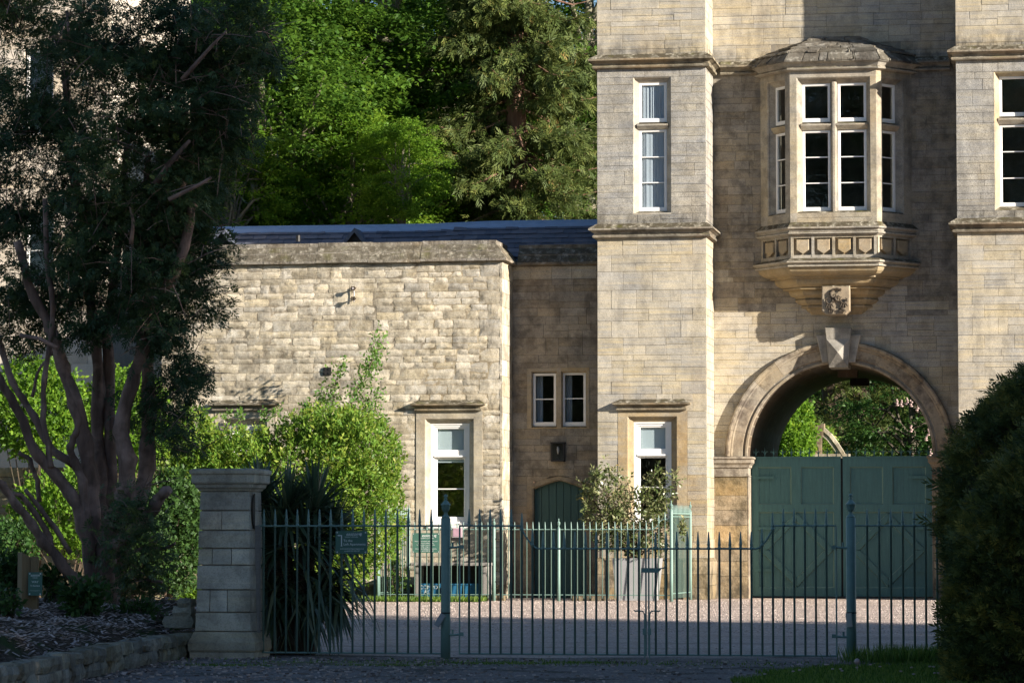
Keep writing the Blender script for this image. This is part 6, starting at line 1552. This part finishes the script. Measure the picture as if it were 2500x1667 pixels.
top_px([(590, 1100), (600, 1000), (585, 930)], (0.03, 0.015), -30.7); top_px([(300, 50), (310, 160), (340, 200)], (0.02, 0.012), -29.6); top_px([(880, 240), (885, 190), (890, 170)], (0.012, 0.006), -30.6)
top_px([(90, 1510), (180, 1525), (260, 1568)], (0.025, 0.03), -30.3)
# crown
g = np.random.default_rng(91)
def yb(cx, cy, rx, ry, Y, dep=1.0):
    x, y = D2(cx, cy); return BL(x, y, Y, rx*1.063, ry*1.063, dep)
yew_blobs = [(yb(60, 110, 150, 190, -28.5, 1.2), 1), (yb(210, 230, 120, 150, -28.7, 1.0), .7), (yb(330, 90, 150, 130, -29.3, 1.3), 1.3), (yb(510, 90, 110, 90, -29.6, 1.0), 1.3), (yb(420, 230, 150, 140, -29.7, 1.2), 1.3),
    (yb(500, 300, 60, 90, -29.8, 0.8), 1), (yb(90, 400, 130, 170, -28.8, 1.1), 1), (yb(330, 400, 150, 160, -29.9, 1.2), 1.4), (yb(440, 400, 60, 100, -29.8, 0.8), 1.2), (yb(110, 620, 120, 120, -28.8, 1.0), 1.1), (yb(300, 560, 140, 110, -29.9, 1.1), 1.4),
    (yb(420, 560, 60, 60, -29.9, .8), 1.2), (yb(440, 690, 52, 85, -29.4, 0.8), 1.3), (yb(455, 600, 45, 30, -29.4, .5), .8), (yb(40, 760, 70, 70, -28.8, .8), .8), (yb(400, 820, 55, 130, -29.6, 0.7), 1.2), (yb(200, 720, 90, 50, -29.5, .9), .9), (yb(360, 700, 70, 90, -30, .8), .8),
    (yb(390, 960, 38, 70, -29.6, 0.5), .8), (yb(330, 900, 25, 120, -29.3, .4), .4), (yb(300, 1240, 60, 80, -30.2, 0.5), 1.0), (yb(320, 1330, 40, 60, -30.2, .4), .9), (yb(290, 1150, 30, 60, -30.3, .3), .5), (yb(190, 1000, 20, 90, -29.2, .3), .2)]
wt = np.array([w_*(b[3]*b[4]*b[5])**0.67 for b, w_ in yew_blobs]); wt /= wt.sum(); NS = 36000
Cc, Aa = [], []
for (b, _), c in zip(yew_blobs, (wt*NS).astype(int)):
    # sprays gather on bough tips inside each mass
    nb = max(3, c//70); tips, dr = ellipsoid_pts(nb, b[:3], b[3:]*np.array([1.08, 1.0, 1.08]) if False else (b[3]*1.1, b[4], b[5]*1.1), g, 0.3); wh = g.integers(0, nb, c)
    p = tips[wh] + g.normal(scale=(0.15, 0.15, 0.10), size=(c, 3)); Cc.append(p)
    Aa.append(dr[wh]*0.7 + g.normal(scale=0.45, size=(c, 3)) + np.array([0.05, -0.1, -0.25]))
C, A = np.concatenate(Cc), np.concatenate(Aa); n = len(C)
tint = np.clip(g.beta(2, 3, n) + 0.25*(np.sin(C[:, 0]*1.7)*np.sin(C[:, 2]*1.3)), 0, 1)
P_, D_, L_, W__, T_, N_ = sprays(C, A, rand_dir(n, g)*0.7 + np.array([0, -0.3, 0.8]), g.uniform(0.08, 0.17, n), 8, 0.85, 0.13, tint, g)
link('crown', leaf_mesh('crown', P_, D_, L_, W__, T_, 0.1, N_, g), M['yew_leaf'], yw)

tw = MB()     # fine twigs carrying the sprays
for k in range(1500):
    e = C[g.integers(0, n)]; b_ = C[g.integers(0, n)]; dv = b_-e; L_t = np.linalg.norm(dv)
    if L_t > 0.9 or L_t < 0.15: 
        dv = g.normal(size=3); dv /= np.linalg.norm(dv); dv *= g.uniform(0.25, 0.6)
    tw.tube([e, e+dv*0.5+np.array([0, 0, 0.02]), e+dv], [0.007, 0.006, 0.003], 3, caps=False)
o = tw.build('twigs', M['yew_bark'], yw); o['kind'] = 'stuff'
# weeds and leafy plants in the bed
for k, (px, py, rx, ry, Y, leaf, n, lab) in enumerate(((205, 1465, 48, 42, -31.5, 0.10, 700, 'leafy green plant at the foot of the yew trunk'), (20, 1400, 55, 50, -30.5, 0.09, 900, 'dark leafy weeds behind the wooden marker post'),
        (15, 1470, 28, 30, -33.0, 0.08, 300, 'small weeds at the edge of the picture in front of the marker post'), (330, 1500, 55, 28, -31.0, 0.07, 500, 'low leafy weeds to the side of the yew trunk near the stones'), (400, 1530, 40, 22, -32.0, 0.06, 350, 'thin weeds growing before the pile of loose stones'), (130, 1420, 40, 40, -30.0, 0.08, 500, 'dim weeds between the marker post and the yew trunk'))):
    b = BL(px, py, Y, rx, ry, 0.25); bush('weed_clump', lab, [b], n, leaf, 'nettle_leaf', 110+k, shell=0.1, base=(b[0], b[1], max(0.0, bed_h(b[0], b[1]))), stems=8, cat='plant', width=0.55)

# ================================================================ CLIPPED YEW HEDGE, RIGHT
g = np.random.default_rng(101)
hd = thing('yew_hedge', 'tall dark clipped yew hedge with a domed outline', 'hedge', (6.0, -36.5, 0))
def hedge_mass(prof, cx, cy, ry, name, seed, NS, x_far):
    """prof: (z, left edge x); a rounded mass running off to the right"""
    zs = np.array([p[0] for p in prof]); xe = np.array([p[1] for p in prof])
    n_z, n_a = 22, 20; mbh = MB(); gz = np.linspace(zs[0], zs[-1], n_z); ring = []
    def surf(z, a):   # a 0..1 around the left half from front to back
        x0 = np.interp(z, zs, xe) + 0.11; th = (a-0.5)*math.pi; xx = x0 + 0.9*ry*(1-np.cos(th)); rr = ry*np.minimum(1, np.sqrt(np.maximum(0, (zs[-1]+0.25-z)))/0.7+0.2)
        return xx, cy + rr*np.sin(th)
    for z in gz:
        for a in np.linspace(0, 1, n_a): xx, yy = surf(z, a); mbh.v.append((float(xx)+0.10, float(yy), float(z)))
        mbh.v.append((x_far, cy+ry, float(z))); mbh.v.append((x_far, cy-ry, float(z)))
    m = n_a+2
    for j in range(n_z-1):
        for i in range(m): mbh.f.append((j*m+i, j*m+(i+1) % m, (j+1)*m+(i+1) % m, (j+1)*m+i))
    mbh.f.append(tuple((n_z-1)*m+i for i in range(m)))
    mbh.build(name+'_core', M['twig'], hd)
    gg = np.random.default_rng(seed); z = gg.uniform(zs[0], zs[-1]+0.02, NS); a = gg.beta(1.0, 1.3, NS)
    xx, yy = surf(z, a); xx = xx + 0.07*np.sin(z*5.1+yy*3.3)*np.sin(yy*4.7+z*2.1) + 0.05*np.sin(z*13+yy*9); th = (a-0.5)*math.pi; Nn = np.stack([-np.cos(th), np.sin(th), np.clip((z-zs[-1]+0.5), 0, 1)*0.8+0.15], 1)
    k = gg.integers(0, NS//16, NS); tw = gg.uniform(-0.05, 0.10, NS//16)[k]
    C = np.stack([xx, yy, z], 1) - unit(Nn)*tw[:, None] + gg.normal(scale=0.03, size=(NS, 3))
    A = unit(Nn)*0.9 + gg.normal(scale=0.5, size=(NS, 3)) + np.array([0, 0, 0.2])
    t_ = np.clip(gg.beta(2, 3, NS) + 0.2*np.sin(z*9+xx*5), 0, 1)
    # extra flat strip to the right along the front
    q = sprays(C, A, rand_dir(NS, gg), gg.uniform(0.06, 0.15, NS)*np.where(gg.uniform(size=NS) < 0.03, 1.7, 1.0), 7, 0.7, 0.12, t_, gg)
    link(name, leaf_mesh(name, q[0], q[1], q[2], q[3], q[4], 0.1, q[5], gg), M['hedge_leaf'], hd)
def prof_px(pts, Y): return sorted([(P3(x*1.063, y*1.063, Y).z, P3(x*1.063, y*1.063, Y).x) for x, y in pts])
hedge_mass([(0.0, XA(2312, -34.5, 1600))] + prof_px([(2170, 1400), (2163, 1280), (2163, 1130), (2175, 1050), (2200, 990), (2240, 935), (2290, 885), (2352, 845), (2420, 815)], -34.5), 0, -34.3, 1.2, 'foliage', 102, 17000, 9.0)
hedge_mass([(0.0, XA(2310, -38.0, 1667))] + prof_px([(2172, 1480), (2170, 1380), (2185, 1260), (2215, 1190), (2262, 1120), (2310, 1060), (2370, 990), (2450, 930)], -38.0), 0, -38.2, 1.0, 'front_foliage', 103, 16000, 9.0)

# ================================================================ TREES
def crown_template(name, seed, n_cl, n_lf, R, H, leaf, mat, flat=0.35, gap=0.5):
    """crown of layered leaf sprays: clusters spread through an uneven ellipsoid, each a flattened fan of leaves"""
    g = np.random.default_rng(seed); C = []
    lob = rand_dir(9, g)*np.array([R*0.55, R*0.55, H*0.32]); 
    while len(C) < n_cl:
        p = rand_dir(1, g)[0]*np.array([R, R, H/2])*g.uniform(0.35, 1)**0.6
        if np.min(np.linalg.norm((lob-p)/np.array([R*0.5, R*0.5, H*0.26]), axis=1)) < 1 + g.uniform(-gap, 0.15): C.append(p)
    C = np.array(C); out = unit(C*np.array([1, 1, 0.4]))
    m = len(C); rad = g.uniform(0.45, 1.0, m)*R*0.17
    u = g.normal(size=(m, n_lf, 3))*np.array([1, 1, flat])*rad[:, None, None]*0.62
    u[..., 2] -= (np.linalg.norm(u[..., :2], axis=-1)**2)*0.25/rad[:, None]
    P = C[:, None]+u + out[:, None]*0.1
    D = unit(g.normal(size=(m, n_lf, 3))*np.array([1, 1, 0.45]) + out[:, None]*0.5 + np.array([0, 0, -0.25]))
    N = unit(np.array([0, 0, 1.0]) + g.normal(scale=0.5, size=(m, n_lf, 3)))
    L = leaf*g.uniform(0.6, 1.2, (m, n_lf)); T = np.repeat(g.beta(2, 2, m)[:, None], n_lf, 1)*0.7 + g.uniform(0, 0.35, (m, n_lf))
    me = leaf_mesh(name, P.reshape(-1, 3), D.reshape(-1, 3), L.ravel(), L.ravel()*0.62, T.ravel(), 0.2, N.reshape(-1, 3), g); me.materials.append(M[mat])
    # limbs
    mb = MB(); q = random.Random(seed); base = Vector((0, 0, -H*0.5))
    for k in range(26):
        e = Vector(C[q.randrange(m)]); s = base + Vector((0, 0, q.uniform(0.0, 0.55)*H)); mid = s.lerp(e, 0.5) + Vector((q.uniform(-.3, .3), q.uniform(-.3, .3), 0.06*H)); mb.tube([s, mid, e], [0.028*R*q.uniform(.6, 1.2), 0.016*R, 0.004*R], 6)
    lm = mb.mesh('limbs'); return me, lm
CR = {
 'beech': crown_template('crown', 201, 350, 95, 4.2, 9.0, 0.17, 'beech_leaf'),
 'lime': crown_template('crown', 202, 310, 85, 3.6, 8.0, 0.17, 'lime_leaf'),
 'dark': crown_template('crown', 203, 420, 80, 4.4, 9.5, 0.19, 'dark_leaf', gap=0.3),
}
def tree(name, label, kind, x, y, zc, s, rot=0.0, bark=None, group=None, sz=None):
    bark = bark or ('bark_dark' if kind == 'dark' else 'beech_bark')
    t_ = thing(name, label, 'tree', (x, y, 0), group); me, lm = CR[kind]; sz = sz or s; H = {'beech': 9.0, 'lime': 8.0, 'dark': 9.5}[kind]*sz
    for nm, m_, mt in (('crown', me, None), ('limb', lm, M[bark])):
        o = link(nm, m_, mt, t_, (x, y, zc), rot); o.scale = (s, s, sz)
    mb = MB(); top = zc + H*0.25; r = 0.075*s*4*0.8; mb.tube([(x, y, 0), (x+0.1, y, max(1, (zc-H*0.5))*0.6), (x-0.1, y, zc-H*0.2), (x, y, top)], [r*1.2, r, r*0.75, r*0.25], 10, jit=0.04); mb.build('trunk', M[bark], t_, smooth=True)
    return t_
def tpx(px, py, Y): p = P3(px, py, Y); return p.x, p.y, p.z
grp = 'trees behind the lodge roof'
for (px, py, Y, s, kind, rot, lab) in (
    (640, 330, 15, 1.0, 'beech', 0.3, 'leafy green beech rising behind the lodge roof beside the yew'),
    (860, 480, 14, 0.62, 'lime', 1.2, 'small bright green tree just above the slate roof vents'),
    (560, 480, 12, 0.5, 'lime', 2.2, 'sunlit lime green bush of a tree at the end of the slate roof'),
    (930, 150, 19, 1.05, 'beech', 2.0, 'tall fresh green beech in the middle of the wood behind the lodge'),
    (760, 60, 24, 1.1, 'lime', 4.0, 'pale green tree top against the sky above the beech'),
    (1090, 420, 20, 0.8, 'beech', 0.9, 'green broad leaved tree between the beech and the tall conifer'),
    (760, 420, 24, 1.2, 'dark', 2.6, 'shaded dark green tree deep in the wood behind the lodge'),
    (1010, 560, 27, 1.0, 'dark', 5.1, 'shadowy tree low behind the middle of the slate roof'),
    (520, 230, 26, 1.1, 'beech', 5.6, 'green tree half hidden behind the yew crown'),
    (1150, 120, 28, 1.15, 'lime', 3.2, 'bright leafy tree seen past the side of the conifer'),
    (1400, 420, 26, 1.0, 'beech', 1.9, 'green tree showing between the conifer and the tower'),
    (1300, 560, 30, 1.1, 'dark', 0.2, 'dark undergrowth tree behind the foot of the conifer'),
    (1440, 60, 24, 1.0, 'beech', 4.4, 'green tree top close against the upper tower wall'),
    (1020, 300, 23, 0.9, 'beech', 0.4, 'green tree filling the middle of the wood beside the conifer boughs'),
    (760, 260, 17, 0.85, 'beech', 3.4, 'beech with layered sunlit sprays in front of the wood'),
    (1000, 470, 17.5, 0.62, 'lime', 5.2, 'light green sapling just above the slate roof near the conifer'),
    (890, 330, 20.5, 0.8, 'lime', 0.6, 'yellow green tree in the wood over the middle of the roof'),
    (985, 430, 12.5, 0.4, 'lime', 2.9, 'sunlit pale green tree between the conifer and the beech above the roof'),
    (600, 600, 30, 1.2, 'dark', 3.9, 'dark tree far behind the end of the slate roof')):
    tree('leafy_tree', lab, kind, *tpx(px, py, Y), s, rot, group=grp)
bt = thing('beech_limb', 'pale smooth beech limb arching among the leaves high above the lodge roof', 'tree', (XA(600, 18, 300), 18, 0), grp)
mb = MB(); mb.tube([(XA(585, 18.4, 300), 18.4, 0), P3(590, 400, 18.4), P3(600, 130, 18.2), P3(640, 85, 18), P3(720, 72, 17.6), P3(790, 62, 17.2), P3(860, 85, 16.9), P3(960, 100, 16.6)], [0.34, 0.26, 0.2, 0.17, 0.16, 0.15, 0.11, 0.06], 10, jit=0.05); mb.tube([P3(575, -40, 17.5), P3(565, 20, 17.4), P3(560, 60, 17.4), P3(585, 200, 18.0)], [0.2, 0.2, 0.2, 0.2], 10, jit=0.05); mb.build('limb', M['beech_bark'], bt, smooth=True)
# tall conifer with drooping sprays
g = np.random.default_rng(301); cx, cy = XA(1262, 17, 300), 17.0
cf = thing('conifer_tree', 'tall reddish trunked conifer with drooping olive sprays next to the tower', 'tree', (cx, cy, 0), grp)
mb = MB(); mb.tube([(cx+0.05, cy, 0), (cx+0.1, cy, 6), (cx+0.02, cy, 10), (cx-0.05, cy, 15), (cx-0.1, cy, 21)], [0.55, 0.36, 0.31, 0.24, 0.1], 12, jit=0.06); mb.build('trunk', M['redwood_bark'], cf, smooth=True)
mb = MB(); Cc, Aa, q = [], [], random.Random(301)
for k in range(190):
    z = 5.5 + 13*k/190 + q.uniform(-.2, .2); a = q.uniform(0, 2*math.pi) if k % 3 else q.choice([math.pi + q.uniform(-.8, .8), q.uniform(-.8, .8), -math.pi/2 + q.uniform(-.9, .9)]); L = q.uniform(1.5, 3.4)*(1.0 - (z-5)/30)
    if math.sin(a) < -0.80 and q.random() < 0.35: continue
    d = Vector((math.cos(a), math.sin(a), 0)); p = [Vector((cx, cy, z)) + d*(L*u) + Vector((0, 0, -1.1*L*0.38*math.sin(u*2.4)*u + 0.12*u)) for u in np.linspace(0, 1, 6)]
    mb.tube(p, list(np.linspace(0.055, 0.012, 6)), 5)
    if q.random() < 0.10: continue
    for u in np.linspace(0.3, 1.05, 11):
        i = min(4, int(u*5)); c = p[i].lerp(p[i+1], min(1, u*5-i)); m = 22
        Cc.append(np.array(c)+g.normal(scale=(0.22, 0.22, 0.14), size=(m, 3))+np.array([0, 0, -0.10])); Aa.append(np.array(d)*0.5+g.normal(scale=0.5, size=(m, 3))+np.array([0, 0, -0.45]))
mb.build('branches', M['redwood_bark'], cf)
C, A = np.concatenate(Cc), np.concatenate(Aa); n = len(C); tint = np.clip(g.beta(2, 2.2, n), 0, 1)
q5 = sprays(C, A, rand_dir(n, g), g.uniform(0.22, 0.42, n), 6, 0.55, 0.10, tint, g, 0.6)
o = link('crown', leaf_mesh('crown', q5[0], q5[1], q5[2], q5[3], q5[4], 0.1, q5[5], g), M['redwood_leaf'], cf)

# bright foliage and old wall behind the yew
grp2 = 'sunlit greenery behind the yew stems'
for k, (px, py, Y, rx, ry, n, mat, lab) in enumerate(((90, 1000, -6, 130, 130, 9000, 'lime_leaf', 'bright green sunlit bush seen between the outer yew stems'), (300, 1030, -5, 130, 140, 9000, 'lime_leaf', 'bright green sunlit bush seen between the middle yew stems'),
        (170, 1250, -7, 150, 110, 7000, 'lime_leaf', 'yellow green bush low behind the forked yew stems'), (420, 1300, -5, 90, 160, 9000, 'nettle_leaf', 'dark green shrub filling the gap between the yew and the gate pier'), (20, 1330, -8, 80, 60, 3000, 'dark_leaf', 'dim low shrub at the foot of the old garden wall'), (330, 1290, -6, 80, 120, 4000, 'nettle_leaf', 'dark shrub behind the base of the yew trunk'))):
    b = BL(px, py, Y, rx, ry, 0.9); bush('garden_shrub', lab, [b], n, 0.10, mat, 120+k, shell=0.4, base=(b[0], b[1], 0), stems=8, group=grp2, width=0.6)
gw = thing('garden_wall', 'old olive stone garden wall in the shade behind the yew stems', 'wall', (-19, -4.2, 0))
mb = MB(); wx0, wx1 = XA(-80, -4.2, 1200), XA(395, -4.2, 1200); mb.box(wx0, wx1, -4.16, -3.8, 0, 2.75); wl = mb.build('wall_core', M['mortar'], gw)
lay(gw, wl, M['oldwall'], courses(wx0, wx1, 0, 2.75, [], 131, hr=(0.16, 0.24), lr=(0.3, 0.7)), -4.2, rubble=True, gap=0.02, seed=131, proud=0.02); place_stones(gw, 60)
# pale tall house far left behind the trees
HY = 4.0; hx0, hx1 = XA(-150, HY, 300), XA(268, HY, 300)
ho = thing('pale_house', 'pale sunlit stone house wall glimpsed through the yew crown', 'building', ((hx0+hx1)/2, HY+3, 0))
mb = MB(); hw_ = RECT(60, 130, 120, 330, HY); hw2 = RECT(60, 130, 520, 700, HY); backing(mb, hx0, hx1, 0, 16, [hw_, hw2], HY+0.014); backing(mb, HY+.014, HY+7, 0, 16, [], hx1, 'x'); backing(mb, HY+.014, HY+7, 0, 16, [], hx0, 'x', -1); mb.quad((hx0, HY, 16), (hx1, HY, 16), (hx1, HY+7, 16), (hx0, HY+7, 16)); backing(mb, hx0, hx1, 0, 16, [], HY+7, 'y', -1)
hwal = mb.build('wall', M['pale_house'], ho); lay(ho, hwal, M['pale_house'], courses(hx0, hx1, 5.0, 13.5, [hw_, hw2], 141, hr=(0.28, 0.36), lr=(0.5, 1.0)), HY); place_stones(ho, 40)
for r in (hw_, hw2):
    w, ri = sash(ho, YM(HY), r, 0.15, [r[2]+(r[3]-r[2])*0.5], 0.07)

# ---------------------------------------------------------------- garden seen through the arch
grp3 = 'garden seen through the carriage arch'
b1 = BL(1935, 1060, 24, 55, 75, 1.0); bush('garden_shrub', 'bright green climbing shrub seen through the arch beside the stone pillar', [b1, BL(1950, 1010, 24, 30, 40, .6), BL(1925, 1180, 24, 80, 90, 1.0)], 12000, 0.12, 'lime_leaf', 151, base=(b1[0], b1[1], 0), group=grp3, width=0.6)
b1 = BL(2015, 1085, 30, 25, 35, .5); bush('garden_shrub', 'yellow green leaves under the curved garden wall seen through the arch', [b1], 1500, 0.12, 'shrub_leaf', 152, base=(b1[0], b1[1], 0), group=grp3)
gwY = 27.0; gp_ = P3(1998, 1040, gwY)
pv = thing('garden_pillar', 'pale stone pillar with moulded cap and a curved ramped wall seen through the arch', 'pillar', (gp_.x, gwY, 0))
def pxm(n_): return n_*(gwY-CAM.y)/FPX
mb = MB(); zt_ = P3(1998, 1034, gwY).z; hw_ = pxm(9)
v = []; pr = [(1.1, 0), (1.1, 0.3), (0.95, 0.35), (0.95, zt_-0.6), (1.05, zt_-0.55), (1.05, zt_-0.45), (1.3, zt_-0.35), (1.7, zt_-0.12), (1.7, zt_)]
for s, z in pr: v += [(gp_.x-hw_*s, gwY-hw_*s, z), (gp_.x+hw_*s, gwY-hw_*s, z), (gp_.x+hw_*s, gwY+hw_*s, z), (gp_.x-hw_*s, gwY+hw_*s, z)]
m = len(pr); mb.add(v, [tuple(4*(m-1)+i for i in range(4))] + [(j*4+i, j*4+(i+1) % 4, (j+1)*4+(i+1) % 4, (j+1)*4+i) for j in range(m-1) for i in range(4)]); mb.build('shaft', M['arch'], pv)
mb = MB(); pts = [P3(a, b, gwY) for a, b in ((2000, 1036), (2015, 1045), (2030, 1058), (2045, 1078), (2058, 1098), (2070, 1120))]
for a, b in zip(pts, pts[1:]):
    for s0, s1, dy in ((0, 0.11, 0.16), (0.11, 0.24, 0.12)):
        d = Vector((0.5, 0, 1)).normalized(); q_ = [a - d*s0, b - d*s0, b - d*s1, a - d*s1]
        mb.add([(p.x, gwY-dy, p.z) for p in q_] + [(p.x, gwY+dy, p.z) for p in q_], [(3, 2, 1, 0), (4, 5, 6, 7), (0, 1, 5, 4), (2, 3, 7, 6)])
mb.build('ramped_coping', M['rubble'], pv)
mb = MB(); x0, x1 = XA(1960, gwY, 1100), XA(2075, gwY, 1100); mb.box(x0, x1, gwY-0.15, gwY+0.15, 0, P3(2000, 1108, gwY).z); mb.build('low_wall', M['rubble'], pv)
g = np.random.default_rng(160)
# dark cedar with a big leaning trunk
cx, cy = XA(2075, 40, 1000), 40.0; cd = thing('cedar_tree', 'dark cedar with thick trunk seen through the arch', 'tree', (cx, cy, 0), grp3)
mb = MB(); mb.tube([(cx, cy, 0), (cx-0.1, cy, 3.4), (cx-0.5, cy, 6), (cx-0.9, cy, 10)], [0.6, 0.5, 0.42, 0.3], 12, jit=0.05); mb.tube([(cx, cy, 3), (cx+0.35, cy, 6), (cx+0.5, cy, 9)], [0.4, 0.3, 0.2], 10, jit=0.05)
q = random.Random(160); Cc, Aa = [], []
for k in range(70):
    a = q.uniform(0, 2*math.pi); z = q.uniform(3.0, 9.5); L = q.uniform(1.2, 3.6); d = Vector((math.cos(a), math.sin(a), 0)); p = [Vector((cx-0.2, cy, z)) + d*L*u + Vector((0, 0, 0.25*L*math.sin(u*2.5)-0.35*L*u*u)) for u in np.linspace(0, 1, 5)]
    mb.tube(p, list(np.linspace(0.05, 0.012, 5)), 5)
    for u in np.linspace(0.25, 1, 6):
        i = min(3, int(u*4)); c = p[i].lerp(p[i+1], u*4-i); m = 16; Cc.append(np.array(c)+g.normal(scale=(0.3, 0.3, 0.08), size=(m, 3))); Aa.append(np.array(d)*0.5+g.normal(scale=0.5, size=(m, 3)))
mb.build('trunk', M['twig'], cd); C, A = np.concatenate(Cc), np.concatenate(Aa); n = len(C); q5 = sprays(C, A, np.array([0, 0, 1.0])+g.normal(scale=0.3, size=(n, 3)), g.uniform(0.25, 0.45, n), 6, 0.7, 0.12, g.uniform(0.1, 0.8, n), g)
link('crown', leaf_mesh('crown', *q5[:5], 0.1, q5[5], g), M['redwood_leaf'], cd)
ht = tree('chestnut_tree', 'green horse chestnut with pale flower candles seen through the arch', 'dark', *tpx(2230, 1000, 34), 0.62, 0.5, group=grp3)
mb = MB()
for (px, py) in ((2197, 940), (2225, 985), (2240, 995), (2200, 985), (2225, 1047), (2268, 1055), (2262, 1068), (2215, 980), (2271, 1105), (2190, 983)):
    p = P3(px, py, 31.5+random.uniform(-.3, .3)); [mb.lathe([(0.01, z_-0.03), (r_, z_-0.012), (r_, z_+0.012), (0.01, z_+0.03)], (p.x+random.uniform(-.03, .03), p.y+random.uniform(-.03, .03)), 5) for z_, r_ in ((p.z-0.08, 0.05), (p.z-0.02, 0.045), (p.z+0.04, 0.035), (p.z+0.09, 0.025))]
mb.build('flower_candles', M['petal'], ht)
for (px, py, Y, s, kind, rot, lab) in ((1960, 900, 52, 1.0, 'dark', 1, 'dark tree at the back of the garden beyond the pillar'), (2190, 960, 56, 1.1, 'beech', 2, 'green tree at the back of the garden beyond the chestnut'), (2080, 1080, 60, 1.2, 'dark', 3, 'shaded tree far behind the cedar trunk'), (2260, 1090, 45, 0.7, 'dark', 4, 'low dark tree under the chestnut seen through the arch'), (1900, 1080, 58, 1.1, 'dark', 5, 'dark tree far behind the climbing shrub seen through the arch')):
    tree('garden_tree', lab, kind, *tpx(px, py, Y), s, rot, group=grp3)

# ================================================================ TREES BESIDE THE DRIVE (they shade the foreground and are mirrored in the windows)
q = random.Random(401)
for k in range(13):
    x, y = 27.5 + (k % 3)*4.0 + q.uniform(-1, 1), -64 + k*2.5 + q.uniform(-.6, .6)
    tree('drive_tree', 'tall leafy tree shading the drive from beyond the yew hedge', ('dark', 'beech', 'dark')[k % 3], x, y, 12.8 + (k % 2), 1.2, q.uniform(0, 6), group='trees along the drive beyond the hedge', sz=2.7)
for k in range(11):
    x = -44 + k*6.6; tree('avenue_tree', 'tall dark tree behind the viewer across the drive', 'dark', x, -124 + q.uniform(-5, 5), 16.5, 1.9, q.uniform(0, 6), group='trees across the drive', sz=3.4)
